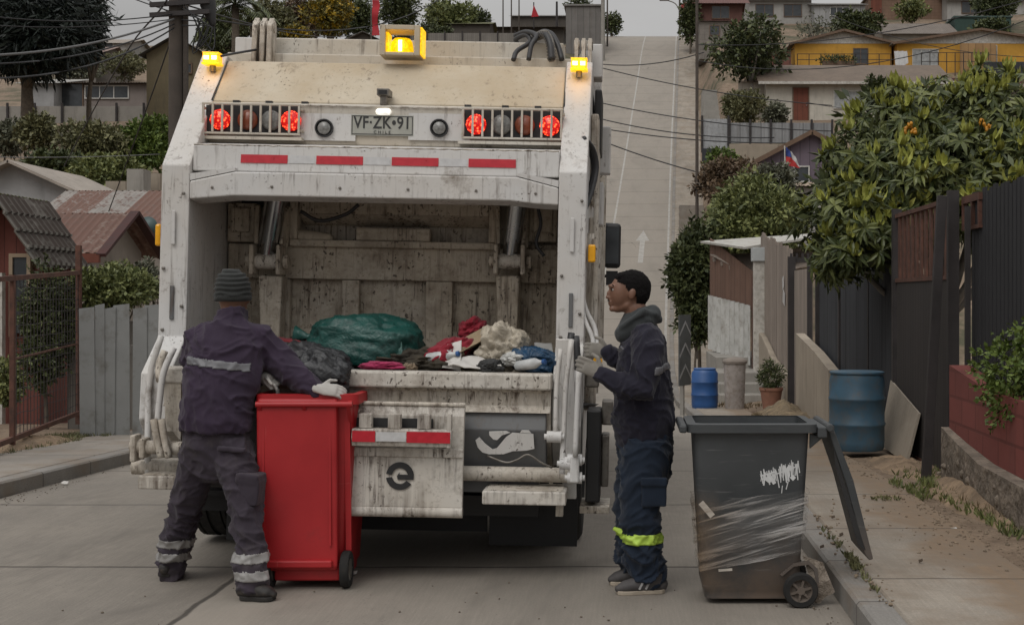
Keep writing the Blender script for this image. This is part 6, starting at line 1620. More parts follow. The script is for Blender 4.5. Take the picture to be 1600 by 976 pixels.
# ---- big utility pole on the left pavement
Yp = 18.2; a = W(275, 660, Yp); b = W(275, -260, Yp); a.z = -.3
t = thing('utility_pole', 'thick dark wooden utility pole left of the truck, tangled with cables', 'utility pole', a)
mb = MB(a); mb.loft([a, b], [.108, .088], n=14); mb.build('shaft', M['wood_pole'], t, smooth='auto')
mb = MB(a); q = W(290, 60, Yp); mb.box(b.x + .105, b.x + .16, Yp - .03, Yp + .03, .5, 6.5); mb.build('conduit', M['wood_pole'], t)
mb = MB(a)
for py in (8, 24): c = W(275, py, Yp - .12); mb.bar(c + Vector((-.35, 0, 0)), c + Vector((.45, 0, .05)), .05, .06)
mb.build('crossarm', M['iron_dark'], t)
mb = MB(a); c = W(325, 8, Yp); mb.loft([c + Vector((-.06, 0, .5)), c + Vector((0, 0, 0)), c + Vector((.06, 0, -.25))], [.09, .11, .05], n=10, round_=True); mb.build('splice_case', M['hose'], t, smooth=True)
r_ = random.Random(77)
M['cable'] = simple('cable', (.022, .022, .024), .7, .2, 5, 0, 0)
M['cable_grey'] = simple('pale_cable', (.13, .13, .13), .7, .2, 5, 0, 0)
def cable(label, pts, r=.012, m='cable', sag=0., name='cable', group='overhead cables'):
    P_ = [Vector(p) for p in pts]
    if len(P_) == 2:
        a_, b_ = P_; P_ = [a_.lerp(b_, i / 14) - Vector((0, 0, sag * 4 * (i / 14) * (1 - i / 14))) for i in range(15)]
    else: P_ = spline(P_, 6)
    o0 = P_[0]; mb = MB(o0); mb.loft(P_, [r] * len(P_), n=6); o = mb.build(name, M[m], smooth=True, loc=o0); tagthing(o, label, 'cable', group)
    return o
# coiled slack hanging from the pole
for i in range(5):
    c = W(330 + i * 3, 20, Yp - .1)
    cable(['outermost', 'second', 'third', 'fourth', 'innermost'][i] + ' drooping cable loop hanging right of the wooden utility pole', [W(284, 4 + i * 9, Yp - .1), W(300 + i * 8, 24 + 5 * i, Yp - .15), W(318 - i * 4, 60 + i * 6, Yp - .1), W(333 - i * 6, 78 - 9 * i, Yp - .1), W(334 - i * 3, 40 - i * 6, Yp), W(318, 2, Yp)], .009, sag=0, group='cable loops on the pole')
PL = W(275, 26, Yp - .12)
lefts = [(-60, 88, 14, 30, .12, 'thick grey cable sloping down from the pole across the conifer', .014, 'cable_grey'), (-60, 100, 13, 38, .15, 'second cable below the thick grey one, across the conifer', .009, 'cable'),
         (-60, 122, 12.5, 44, .2, 'lowest cable crossing the left hillside towards the pole', .01, 'cable'), (-60, 20, 16, 22, .1, 'nearly level cable along the top of the conifer', .008, 'cable'),
         (-60, 36, 16, 30, .08, 'level cable crossing the middle of the conifer', .007, 'cable'), (80, -60, 20, 20, .05, 'upper cable dropping from the top left towards the pole', .008, 'cable'),
         (150, -60, 22, 24, .05, 'steep cable dropping from the top edge to the pole', .007, 'cable')]
for (x, y, Y, py, s, lab, r, m) in lefts: cable(lab, [W(x, y, Y), W(272, py, Yp - .12)], r, m, s)
cable('long cable running from the top edge down to the valley bushes', [W(300, -80, 16), W(258, 5, 18), W(205, 70, 22), W(150, 165, 27), W(100, 260, 33)], .012)
cable('cable dropping steeply beside the pole into the green bushes', [W(268, 60, Yp), W(240, 140, 20), W(205, 235, 24), W(170, 330, 26)], .01)
cable('thin cable running right from the pole over the truck roof', [W(284, 20, Yp), W(700, -10, 40)], .012, 'cable', .6)
cable('lower thin cable running right from the pole above the truck', [W(284, 6, Yp), W(560, 52, 60)], .012, 'cable', .3)
cable('thin service wire across the left valley roofs', [W(-40, 245, 38), W(250, 241, 40)], .012, 'cable_grey', .05)
# cables over the hill road
rc = [('topmost cable crossing the hill road near its crest', 935, 100, 1100, 82, 60), ('second cable crossing the hill road', 935, 105, 1300, 165, 62), ('third cable crossing the hill road, sloping right', 935, 160, 1300, 205, 58),
      ('fourth cable crossing the hill road at mid height', 935, 185, 1210, 215, 56), ('fifth cable crossing the hill road below mid height', 935, 200, 1300, 222, 55), ('lowest cable crossing the hill road', 935, 218, 1250, 300, 50)]
for lab, x0, y0, x1, y1, Y in rc: cable(lab, [W(x0, y0, Y), W(x1, y1, Y - 2)], .022, 'cable', .25, group='cables over the hill road')
cable('upper cable sweeping over the right hillside houses', [W(1090, 70, 50), W(1620, -5, 44)], .016, 'cable', .5, group='cables over the right hillside')
cable('second cable sweeping up over the right hillside houses', [W(1090, 95, 50), W(1620, 25, 44)], .016, 'cable', .9, group='cables over the right hillside')
cable('thin low cable across the front of the cream house', [W(1260, 160, 60), W(1460, 172, 56)], .014, 'cable', .2, group='cables over the right hillside')
cable('thin cable from the hilltop down behind the loquat', [W(1300, 25, 60), W(1620, 90, 50)], .014, 'cable', .4, group='cables over the right hillside')
# grass and weeds
def tufts(label, spots, mat, seed, h=.12, name='grass', cat='grass', n=60):
    r_ = random.Random(seed); mb = MB()
    for (x, y, rx, ry, k) in spots:
        for _ in range(k):
            q = r_.uniform(0, 6.28); rr = math.sqrt(r_.random()); px, py = x + rx * rr * math.cos(q), y + ry * rr * math.sin(q)
            z = max(height(px, py), zr(py) + .13 if xr(py) + .1 < px < xr(py) + sidew(py) else -9)
            for _ in range(4):
                d_ = Vector((r_.uniform(-.7, .7), r_.uniform(-.7, .7), 1)).normalized(); leaf_quad(mb, Vector((px, py, z)), d_, rdir(r_), h * r_.uniform(.4, 1.3), .012)
    o = mb.build(name, mat, fix=False); tagthing(o, label, cat, None, 'stuff'); return o
tufts('green weeds and grass along the foot of the right fences', [(2.15, 10.2, .12, .5, 60), (2.38, 9.6, .12, .9, 120), (2.42, 10.5, .12, .3, 130), (2.45, 11.2, .2, .5, 60), (2.42, 8.6, .1, .6, 120), (2.6, 17.6, .4, .2, 90), (2.3, 19, .3, 1.2, 100)], M['leaf_mid'], 5, .07)
tufts('dry grass on the earth heap and verge on the right', [(2.4, 20.5, .45, 1.8, 500), (2.5, 9.4, .15, .9, 260), (2.1, 25.8, .5, 1, 100), (2.4, 16.2, .2, 1, 100)], leaf_mat('straw', (.12, .085, .045), (.26, .2, .12)), 6, .09)
tufts('small weeds in the joint of the right pavement edge', [(1.22, 7.0, .015, .5, 22), (1.22, 7.9, .02, .5, 16), (1.23, 7.35, .03, .12, 40), (1.22, 7.15, .03, .06, 30), (1.85, 9.6, .1, .1, 30)], M['leaf_olive'], 7, .035)
tufts('grass growing under the rusty mesh gate on the left', [(-6.15, 13.6, .25, 1.4, 420), (-6.4, 15.4, .25, .8, 240), (-6.0, 15.6, .5, .12, 90)], M['leaf_olive'], 8, .07)
mound('verge_bank', (-6.35, 14.0), .5, 2.0, .10, M['earth'], 9)
# ================================================================ rubbish, bins, people
def remeshed(mb, voxel, smooth_it=4, factor=.6):
    me = mb.data('tmp'); bm = bmesh.new(); bm.from_mesh(me); bmesh.ops.recalc_face_normals(bm, faces=bm.faces); bm.to_mesh(me); bm.free()
    o = bpy.data.objects.new('tmp', me); COL.objects.link(o)
    r = o.modifiers.new('r', 'REMESH'); r.mode = 'VOXEL'; r.voxel_size = voxel
    s = o.modifiers.new('s', 'SMOOTH'); s.iterations = smooth_it; s.factor = factor
    dg = bpy.context.evaluated_depsgraph_get(); dg.update()
    out = bpy.data.meshes.new_from_object(o.evaluated_get(dg)); bpy.data.objects.remove(o)
    return out
def blob(name, mb, voxel, mat, parent, smooth_it=4, wrinkle=None, mats=None):
    me = remeshed(mb, voxel, smooth_it)
    me.name = name
    if wrinkle:
        nr = [v.normal.copy() for v in me.vertices]
        off = mb.off
        for v, n_ in zip(me.vertices, nr):
            v.co += n_ * wrinkle(v.co + off)
    me.materials.clear(); me.materials.append(mat)
    if mats:
        for m, fn in mats: me.materials.append(m)
        for p in me.polygons:
            c = p.center + mb.off
            for i, (m, fn) in enumerate(mats):
                if fn(c): p.material_index = i + 1
    me.polygons.foreach_set('use_smooth', [True] * len(me.polygons)); me.update()
    o = bpy.data.objects.new(name, me); COL.objects.link(o); o.parent = parent
    return o
def nz3(c, s, seed=0): return noise.noise(Vector((c.x * s[0] + seed, c.y * s[1], c.z * s[2])))
def ridged(c, s, seed=0): return 1 - 2 * abs(noise.noise(Vector((c.x * s[0] + seed, c.y * s[1], c.z * s[2]))))

def folds(c, s):
    """creases: sharp narrow ridges on a warped, slanted field, plus soft sag"""
    w = Vector((noise.noise(c * 4 + Vector((s, 0, 0))), noise.noise(c * 4 + Vector((0, s, 0))), noise.noise(c * 4 + Vector((0, 0, s))))) * .12
    q = c + w
    a = (1 - abs(noise.noise(Vector((q.x * 7 + s, q.y * 7, q.z * 11 + q.x * 5)))) * 2) ** 3
    b = (1 - abs(noise.noise(Vector((q.x * 13 - q.z * 6, q.y * 13 + s, q.z * 17)))) * 2) ** 3
    return .014 * a + .008 * b + .005 * noise.noise(c * 9) - .008
def cloth_mat(name, c, rough=.9, sheen=.1, dirt=None):
    n = NT(name); a = n.noise(4, 6, .65); w = n.noise(1, 2, .5, n.coord((500, 500, 350)))
    col = n.mix(n.ramp(a, .3, .7), tuple(x * .78 for x in c), tuple(x * 1.22 for x in c))
    if dirt: col = n.mix(n.ramp(n.noise(3, 6, .7), .52, .72, 0, .6), col, dirt)
    n.col(col); n.set(Roughness=rough); n.b.inputs['Sheen Weight'].default_value = sheen
    n.b.inputs['Specular IOR Level'].default_value = .25
    fold = n.noise(9, 3, .5, n.coord((1, 1, .6)), 1.2)
    n.bump(n.math('ADD', fold, n.math('MULTIPLY', w, .05)), .35, .025)
    return n.m
def film_mat(name, c, rough=.3, alpha=None):
    n = NT(name); a = n.noise(5, 6, .6, None, 1.5); cr = n.noise(14, 4, .6, None, 2.5)
    n.col(n.mix(n.ramp(a, .3, .7), tuple(x * .7 for x in c), tuple(min(1, x * 1.3) for x in c)))
    n.set(Roughness=n.ramp(cr, .3, .7, rough, rough + .3)); n.bump(n.math('ADD', cr, a), alpha or .9, .03)
    return n.m
# ---- rubbish in the hopper
def bag(name, label, c, r, mat, seed, rot=(0, 0, 0), knot=None, wr=.16, cat='bag', group=None, fine=1.):
    mb = MB(); k = 1.0
    m, n_ = 46, 72; vs = []; fs = []
    for i in range(1, m):
        for j in range(n_):
            t = math.pi * i / m; q = 6.2832 * j / n_
            dd = Vector((math.sin(t) * math.cos(q), math.sin(t) * math.sin(q), math.cos(t)))
            dd = Vector((abs(dd.x) ** .8 * (1 if dd.x > 0 else -1), abs(dd.y) ** .8 * (1 if dd.y > 0 else -1), abs(dd.z) ** .8 * (1 if dd.z > 0 else -1)))
            f = 1 + wr * noise.noise(dd * 1.6 + Vector((seed, 0, 0))) + wr * .45 * (1 - 2 * abs(noise.noise(dd * 3.5 + Vector((0, seed, 0))))) + fine * wr * .26 * (1 - 2 * abs(noise.noise(dd * 7 + Vector((0, 0, seed)) + Vector((noise.noise(dd * 3), 0, noise.noise(dd * 4))) * 1.2))) ** 1 + fine * wr * .13 * (1 - 2 * abs(noise.noise(dd * 15 + Vector((seed, 9, 0)))))
            vs.append(Vector((dd.x * r[0], dd.y * r[1], dd.z * r[2])) * f)
    a = len(vs); vs += [Vector((0, 0, r[2])), Vector((0, 0, -r[2]))]
    for i in range(m - 2):
        for j in range(n_):
            j2 = (j + 1) % n_; fs.append((i * n_ + j, (i + 1) * n_ + j, (i + 1) * n_ + j2, i * n_ + j2))
    for j in range(n_):
        j2 = (j + 1) % n_; fs += [(a, j, j2), (a + 1, (m - 2) * n_ + j2, (m - 2) * n_ + j)]
    mb.add(vs, fs)
    if knot:
        kd = Vector(knot); s = kd * .9; mb.loft([s * .85, s * 1.1, s * 1.35], [(.05, .05), (.018, .018), (.06, .035)], n=10)
    o = mb.build(name, mat, smooth=True, loc=c, rot=rot); tagthing(o, label, cat, group); return o
def crumpled(name, label, pts, mat, cat, seed=0, th=.006, div=10, amp=.03, group=None):
    """a crumpled sheet spanned between four corners"""
    a, b, c, d_ = map(Vector, pts); mb = MB(a); vs = []
    nn_ = (b - a).cross(d_ - a).normalized()
    for i in range(div + 1):
        for j in range(div + 1):
            u, v = i / div, j / div
            p = (a * (1 - u) + b * u) * (1 - v) + (d_ * (1 - u) + c * u) * v
            p += nn_ * amp * (noise.noise(p * 7 + Vector((seed, 0, 0))) + .6 * (1 - 2 * abs(noise.noise(p * 15 + Vector((seed, 3, 0))))))
            vs.append(p)
    m = len(vs); vs += [p + nn_ * th for p in vs]; k = div + 1; fs = []
    for i in range(div):
        for j in range(div):
            q = i * k + j; fs += [(q, q + 1, q + k + 1, q + k), (q + m, q + k + m, q + k + 1 + m, q + 1 + m)]
    for i in range(div):
        fs += [(i, i + m, i + 1 + m, i + 1), (div * k + i, div * k + i + 1, div * k + i + 1 + m, div * k + i + m), (i * k, (i + 1) * k, (i + 1) * k + m, i * k + m), (i * k + div, i * k + div + m, (i + 1) * k + div + m, (i + 1) * k + div)]
    mb.add(vs, fs); o = mb.build(name, mat, smooth=True, loc=a); tagthing(o, label, cat, group); return o
G = 'rubbish in the hopper'
bag('rubbish_bag', 'large dark green rubbish bag lying in the hopper', W(570, 538, 8.05), (.33, .24, .165), film_mat('green_film', (.010, .065, .055), .22, .35), 3, (0, R(4), R(-6)), knot=(-.36, 0, .02), group=G)
crumpled('net_bag', 'pale crumpled net film stuck to the green rubbish bag', [W(596, 575, 7.83), W(632, 575, 7.83), W(628, 532, 7.86), W(600, 528, 7.85)], film_mat('pale_green_film', (.07, .16, .14), .3), 'plastic film', 4, group=G, amp=.02)
bag('cloth_bundle', 'deep red cloth bundle slumped between green bag and cardboard', W(694, 562, 7.95), (.16, .2, .085), cloth_mat('red_cloth', (.22, .018, .03)), 8, (0, R(-32), 0), group=G, wr=.3, cat='cloth')
bag('cloth_bundle', 'small peak of red cloth standing above the open cardboard box', W(738, 515, 8.25), (.07, .1, .05), cloth_mat('red_cloth', (.22, .018, .03)), 12, (0, R(-30), 0), group=G, wr=.5, cat='cloth')
bag('cloth_bundle', 'dark red cloth heap at the far left of the hopper', W(465, 552, 8.05), (.2, .2, .07), cloth_mat('dark_red_cloth', (.16, .012, .018)), 14, (0, R(8), 0), group=G, wr=.3, cat='cloth')
bag('cloth_bundle', 'flat pink cloth scrap on the hopper sill', W(598, 571, 7.66), (.1, .08, .02), cloth_mat('pink_cloth', (.32, .03, .09)), 16, (0, 0, 0), group=G, wr=.4, cat='cloth')
card = simple('cardboard', (.33, .25, .16), .85, .15, 4, 0, .2)
q = W(742, 550, 7.95)
t = thing('cardboard_box', 'torn open cardboard box tilted in the rubbish, its dark mouth showing', 'box', q, (R(12), R(-28), R(10)), G)
mb = MB(); w_, h_, d2 = .12, .075, .13; mb.box(-w_, w_, -d2, d2, -h_, -h_ + .008); mb.box(-w_, w_, -d2, d2, h_ - .008, h_); mb.box(-w_, -w_ + .008, -d2, d2, -h_ + .008, h_ - .008); mb.box(w_ - .008, w_, -d2, d2, -h_ + .008, h_ - .008); mb.box(-w_ + .008, w_ - .008, d2 - .008, d2, -h_ + .008, h_ - .008); mb.build('body', card, t)
mb = MB(); mb.slab((-w_, -d2, h_), (w_, -d2, h_), (w_, -d2 - .08, h_ + .03), (-w_, -d2 - .08, h_ + .03), .005); mb.slab((w_, -d2, -h_), (w_, -d2, h_), (w_ + .05, -d2 - .07, h_ - .02), (w_ + .05, -d2 - .07, -h_ + .02), .005); mb.build('box_flap', card, t)
bag('plastic_bag', 'crumpled translucent beige plastic bag right of the open box', W(783, 542, 7.82), (.115, .12, .11), film_mat('beige_film', (.44, .39, .31), .15, .5), 21, (0, R(20), 0), group=G, wr=.45, fine=.3)
crumpled('paper_sheet', 'white crumpled sheet lying in front of the open box', [W(686, 575, 7.68), W(720, 578, 7.66), W(722, 535, 7.78), W(700, 540, 7.78)], simple('white_paper', (.55, .53, .5), .6, .1, 5), 'paper', 6, group=G)
crumpled('paper_sheet', 'flat white wrapper along the sill below the open box', [W(700, 577, 7.6), W(785, 578, 7.6), W(775, 562, 7.72), (W(705, 560, 7.75))], _mc['white_paper'], 'paper', 9, group=G)
bag('plastic_bag', 'dark blue plastic bag at the right of the hopper rubbish', W(832, 563, 7.8), (.115, .12, .075), film_mat('blue_film', (.01, .05, .11), .15, .5), 25, (0, R(12), 0), group=G, wr=.32, fine=.6)
crumpled('paper_sheet', 'grey card corner sticking up behind the blue bag', [W(838, 555, 8.0), W(866, 560, 7.95), W(862, 536, 8.05), W(835, 538, 8.1)], simple('grey_card', (.3, .3, .29), .8, .1, 5), 'cardboard', 11, group=G, amp=.01)
bag('rubbish_bag', 'dark brown refuse sludge bag low behind the red cloth', W(655, 570, 8.0), (.2, .25, .07), simple('sludge', (.035, .028, .018), .8, .4, 9, 0, .5), 29, group=G, wr=.5)
bag('rubbish_bag', 'black refuse bag filling the bottom of the hopper', Vector((-1.5, 8.1, .93)), (.95, .42, .12), film_mat('black_film', (.02, .02, .02), .35), 33, group=G, wr=.3)

rb_ = random.Random(88)
xtra = [('bottle', 'clear plastic bottle lying between green bag and red cloth', 668, 560, 7.75), ('bottle', 'small white bottle wedged beside the blue bag', 808, 572, 7.66)]
for nm, lab, px, py, Yq in xtra:
    t = thing(nm, lab, 'bottle', W(px, py, Yq), (R(80), R(20), R(rb_.uniform(40, 120))), G)
    mb = MB(); mb.lathe([(.028, 0), (.031, .01), (.031, .13), (.012, .165), (.012, .18)], (0, 0, 0), 'z', 16); mb.build('body', simple('cloudy_plastic', (.45, .46, .46), .2, .2, 20), t, smooth='auto')
    mb = MB(); mb.lathe([(.015, .18), (.015, .198), (.0001, .199)], (0, 0, 0), 'z', 12); mb.build('cap', M['plastic_blue'], t, smooth='auto')
for i, (lab, px, py, Yq, r3, c3) in enumerate([('crumpled tan paper ball on the red cloth bundle', 716, 548, 7.8, .035, (.36, .29, .2)), ('brown paper ball low beside the pink scrap', 640, 574, 7.66, .03, (.2, .15, .1)),
        ('white foam tray piece left of the blue bag', 800, 560, 7.7, .045, (.5, .5, .48)), ('black bag scrap under the beige plastic bag', 765, 574, 7.62, .05, (.03, .03, .03)), ('dark food waste clump at the foot of the green bag', 520, 574, 7.66, .04, (.06, .045, .03))]):
    bag('paper_ball', lab, W(px, py, Yq), (r3, r3, r3 * .6), simple('scrap_%d' % i, c3, .7, .2, 15), 60 + i, wr=.6, group=G, cat='scrap')
# ---- red wheelie bin with its lid hanging open
def wheelie(name, label, loc, rotz, W0, D0, H, mat, tilt=0, fw=.40, fd=.36, e=.035, rh=.045):
    """body seen from its wheel side (front at -y); returns the root"""
    t = thing(name, label, 'wheelie bin', loc, (tilt, 0, rotz))
    w0, w1, d0, d1 = W0 * fw, W0 * .48, D0 * fd, D0 * .47
    th = .008; mb = MB()
    def ringp(w, d_, z, r=.04, yo=0):
        pts = []
        for (cx, cy, a0) in ((w - r, d_ - r, 0), (-w + r, d_ - r, 90), (-w + r, -d_ + r, 180), (w - r, -d_ + r, 270)):
            for k in range(5):
                a = R(a0 + 22.5 * k); pts.append((cx + r * math.cos(a), cy + r * math.sin(a) + yo, z))
        return pts
    zs = [.03, .07, .09, .5, H - .07, H]
    rings = []
    for z in zs:
        f = (z - .03) / (H - .03); rings.append(ringp(w0 + (w1 - w0) * f - (.012 if z < .08 else 0), d0 + (d1 - d0) * f - (.012 if z < .08 else 0), z, .045, .01 * (1 - f)))
    vs = [p for r_ in rings for p in r_]; k = 20
    inner = [ringp(w1 - th, d1 - th, H, .04), ringp(w0, d0, .2, .04)]
    vs += [p for r_ in inner for p in r_]; n_ = len(rings) + 2
    fs = [tuple(range(k - 1, -1, -1))]
    for i in range(n_ - 1):
        for j in range(k):
            j2 = (j + 1) % k; fs.append((i * k + j, i * k + j2, (i + 1) * k + j2, (i + 1) * k + j))
    fs.append(tuple((n_ - 1) * k + j for j in range(k)))
    mb.add(vs, fs); mb.build('body', mat, t, smooth='auto')
    # rim with comb lip
    mb = MB()
    a = ringp(w1 + .001, d1 + .001, H - rh, .045); b = ringp(w1 + e, d1 + e, H - rh, .05); c = ringp(w1 + e, d1 + e, H + .004, .05); d_ = ringp(w1 - th - .001, d1 - th - .001, H + .008, .04)
    vs = a + b + c + d_; fs = []
    for i in range(3):
        for j in range(k):
            j2 = (j + 1) % k; fs.append((i * k + j, i * k + j2, (i + 1) * k + j2, (i + 1) * k + j))
    for j in range(k): j2 = (j + 1) % k; fs.append((3 * k + j, 3 * k + j2, j2, j))
    mb.add(vs, fs); mb.build('rim', mat, t, smooth='auto')
    return t, w1, d1, w0, d0
n = NT('red_bin_plastic'); a_ = n.noise(2.5, 6); scr_ = n.noise(1, 5, .7, n.coord((3, 3, 45))); scv = n.noise(1, 5, .7, n.coord((50, 50, 2.5))); n.col(n.mix(n.math('MULTIPLY', n.ramp(n.math('MAXIMUM', scr_, scv), .66, .7), .35), n.mix(n.ramp(n.noise(5, 8, .7), .58, .75, 0, .5), n.mix(n.ramp(a_, .3, .7), (.30, .010, .014), (.42, .017, .02)), (.13, .02, .018)), (.5, .12, .11))); n.set(Roughness=n.ramp(a_, .3, .7, .38, .55)); n.bump(n.noise(60, 3), .08, .004); M['red_bin'] = n.m
n = NT('grey_bin_plastic'); a_ = n.noise(2.5, 6); sx = n.n('ShaderNodeSeparateXYZ'); n.l(n.coord(), sx.inputs[0])
mud = n.math('MULTIPLY', n.ramp(sx.outputs[2], .05, .55, 1, .0), n.ramp(n.noise(3, 7, .7), .35, .6))
edge = n.ramp(sx.outputs[0], -.12, -.3, 0, .8)
c_ = n.mix(n.ramp(a_, .3, .7), (.030, .034, .037), (.055, .06, .063)); c_ = n.mix(n.math('MULTIPLY', mud, .75), c_, (.15, .105, .075))
c_ = n.mix(n.math('MULTIPLY', n.math('MULTIPLY', edge, n.ramp(sx.outputs[2], .62, .45, 0, 1)), n.ramp(n.noise(7, 7, .7), .35, .6)), c_, (.17, .12, .08))
sc1 = n.noise(1, 4, .6, n.coord((4, 4, 60), 'Object', (0, .3, 0))); c_ = n.mix(n.math('MULTIPLY', n.ramp(sc1, .62, .68), .25), c_, (.2, .2, .2))
n.col(c_); n.set(Roughness=n.ramp(a_, .3, .7, .45, .65)); n.bump(n.noise(40, 4), .12, .005); M['grey_bin'] = n.m
def bin_wheel(t, x, y, r, w, hub=True):
    mb = MB(); mb.lathe([(r * .62, -w / 2), (r * .94, -w / 2), (r, -w * .3), (r, w * .3), (r * .94, w / 2), (r * .62, w / 2)], (0, 0, 0), 'x', 28, False)
    wo = mb.build('wheel', M['rubber'], t, smooth='auto', loc=(x, y, r))
    mb = MB(); mb.lathe([(r * .12, -w * .5), (r * .2, -w * .48), (r * .25, -w * .2), (r * .5, -w * .15), (r * .615, -w * .42), (r * .615, w * .42), (r * .2, w * .48), (r * .12, w * .5)], (0, 0, 0), 'x', 28)
    for i in range(6):
        a = i * math.pi / 3
        for s in (-1, 1): mb.bar((s * w * .33, r * .22 * math.cos(a), r * .22 * math.sin(a)), (s * w * .33, r * .58 * math.cos(a), r * .58 * math.sin(a)), .008, .013, (1, 0, 0))
    mb.build('rim', M['steel_dirty'], wo, smooth='auto')
BY = 7.72; BX = (486 - CX) * 7.35 / F
t, w1, d1, w0, d0 = wheelie('red_wheelie_bin', 'tall red wheelie bin behind the truck, lid folded open down its back', (BX - .005, BY - .19, 0), R(1), .535, .60, 1.045, M['red_bin'], 0, .365, .38, .022, .05)
# the lid hangs down over the back
mb = MB(); yb_ = -d1 - .055
mb.prism([(yb_, 1.0), (yb_ + .03, 1.035), (yb_ + .045, 1.0), (yb_ + .06, .13), (yb_ + .035, .10), (yb_ + .02, .13)], 'x', -w1 + .0, w1 - .085); lid = mb.build('lid', M['red_bin'], t, bevel=.012)
mb = MB(); mb.box(-w1 + .03, w1 - .11, yb_ - .006, yb_ + .028, .125, .165); mb.build('lid_lip', M['red_bin'], lid, bevel=.008)
mb = MB(); x0_, x1_ = -w1 + .03, w1 - .115
for (xa_, xb_, za_, zb2) in ((x0_, x1_, .93, .942), (x0_, x1_, .23, .242), (x0_, x0_ + .012, .243, .929), (x1_ - .012, x1_, .243, .929)): mb.box(xa_, xb_, yb_ - .0015 + (.02 if za_ < .9 and zb2 < .3 else .004), yb_ + .03, za_, zb2)
mb.build('lid_bead', M['red_bin'], lid)
mb = MB(); mb.tube((-w1, -d1 - .06, 1.0), (w1 + .0, -d1 - .06, 1.0), .016, n=12); mb.build('handle', M['red_bin'], t, smooth='auto')
mb = MB()
for x in (-w1 + .02, 0, w1 - .02): mb.prism([(-d1 - .07, .985), (-d1, 1.03), (-d1, .90)], 'x', x - .01, x + .01)
mb.build('handle_bracket', M['red_bin'], t)
for x in (-w0 - .012, w0 + .012): bin_wheel(t, x, -d0 - .015, .1, .045)
mb = MB(); mb.box(-w0 + .02, w0 - .02, -d0 - .05, -d0 + .01, .045, .13); mb.tube((-w0, -d0 - .015, .1), (w0, -d0 - .015, .1), .012); mb.build('axle_housing', M['red_bin'], t, bevel=.01)
# rib on the right flank
mb = MB(); mb.prism([(-d1 - .0, 1.0), (-d1 + .02, .93), (-d0 + .015, .2), (-d0 - .005, .2)], 'x', w1 - .055, w1 - .025); mb.build('corner_rib', M['red_bin'], t)
# black bag sticking out of it
bag('rubbish_bag', 'black rubbish bag bulging out of the red wheelie bin', W(492, 577, 7.66), (.19, .14, .135), film_mat('black_film_2', (.030, .031, .034), .25, .4), 41, (0, R(18), R(20)), wr=.24, fine=.5)
bag('rubbish_bag', 'dark grey rubbish bag bulging over the right rim of the red bin beside the glove', W(507, 584, 7.41), (.135, .09, .095), film_mat('black_film_3', (.026, .027, .03), .25, .4), 47, (0, R(32), 0), wr=.3, fine=.5)

# ---- grey wheelie bin seen from the side
gx = (1176 - CX) / 309; GYc = 6.8 + .26
t, w1, d1, w0, d0 = wheelie('grey_wheelie_bin', 'battered dark grey wheelie bin wrapped in stretch film at the right kerb', (gx, GYc, .0), 0, .615, .50, .925, M['grey_bin'], R(0), .40, .38, .035, .038)
mb = MB(); mb.box(-w1 - .075, -w1 - .036, -d1 - .02, d1 + .02, .885, .925); mb.build('front_lip', M['grey_bin'], t, bevel=.01)
mb = MB(); mb.box(w1 + .036, w1 + .085, -d1 - .01, d1 + .01, .86, .915); mb.tube((w1 + .10, -d1 - .02, .91), (w1 + .10, d1 + .02, .91), .02, n=12); mb.prism([(w1 + .0, .88), (w1 + .07, .86), (w1 + .0, .80)], 'y', -d1 + .02, -d1 + .04); mb.build('handle', M['grey_bin'], t, bevel=.006)
# lid hanging open to the right
A_ = Vector((w1 + .10, 0, .915)); B_ = A_ + Vector((.215, 0, -.68))
dv = (B_ - A_).normalized(); sd = Vector((dv.z, 0, -dv.x))   # outward (left)
mb = MB(); prof = [A_ + sd * .012, A_ - sd * .018, A_ + dv * .3 - sd * .036, B_ - sd * .012, B_ + dv * .0 + sd * .01, B_ - dv * .03 + sd * .022, A_ + dv * .3 + sd * .004]
mb.prism([(p.x, p.z) for p in prof], 'y', -d1 + .03, d1 - .0); lid = mb.build('lid', M['grey_bin'], t, bevel=.006)
mb = MB(); pr2 = [A_ + dv * .12 + sd * .012, A_ + dv * .2 + sd * .03, A_ + dv * .62 + sd * .04, A_ + dv * .66 + sd * .012]; mb.prism([(p.x, p.z) for p in pr2], 'y', -d1 + .03, -d1 + .045); mb.build('lid_rib', M['black'], lid)
for y in (-d0 - .05, d0 + .03):
    mb = MB(); r = .088; w = .05
    mb.lathe([(r * .66, -w / 2), (r * .93, -w / 2), (r, -w * .3), (r, w * .3), (r * .93, w / 2), (r * .66, w / 2)], (0, 0, 0), 'y', 32, False)
    wo = mb.build('wheel', M['rubber'], t, smooth='auto', loc=(w0 + .0, y, r))
    mb = MB(); mb.lathe([(.012, -w * .42), (.02, -w * .42), (.022, -w * .1), (r * .5, -w * .05), (r * .655, -w * .4), (r * .655, w * .4), (.02, w * .3), (.012, w * .3)], (0, 0, 0), 'y', 32)
    for i in range(6):
        a = i * math.pi / 3 + .3; mb.bar((.018 * math.cos(a), -w * .3, .018 * math.sin(a)), (r * .63 * math.cos(a), -w * .3, r * .63 * math.sin(a)), .012, .008, (0, 1, 0))
    mb.build('rim', simple('bin_wheel_rim', (.1, .08, .065), .8, .25, 8), wo, smooth='auto')
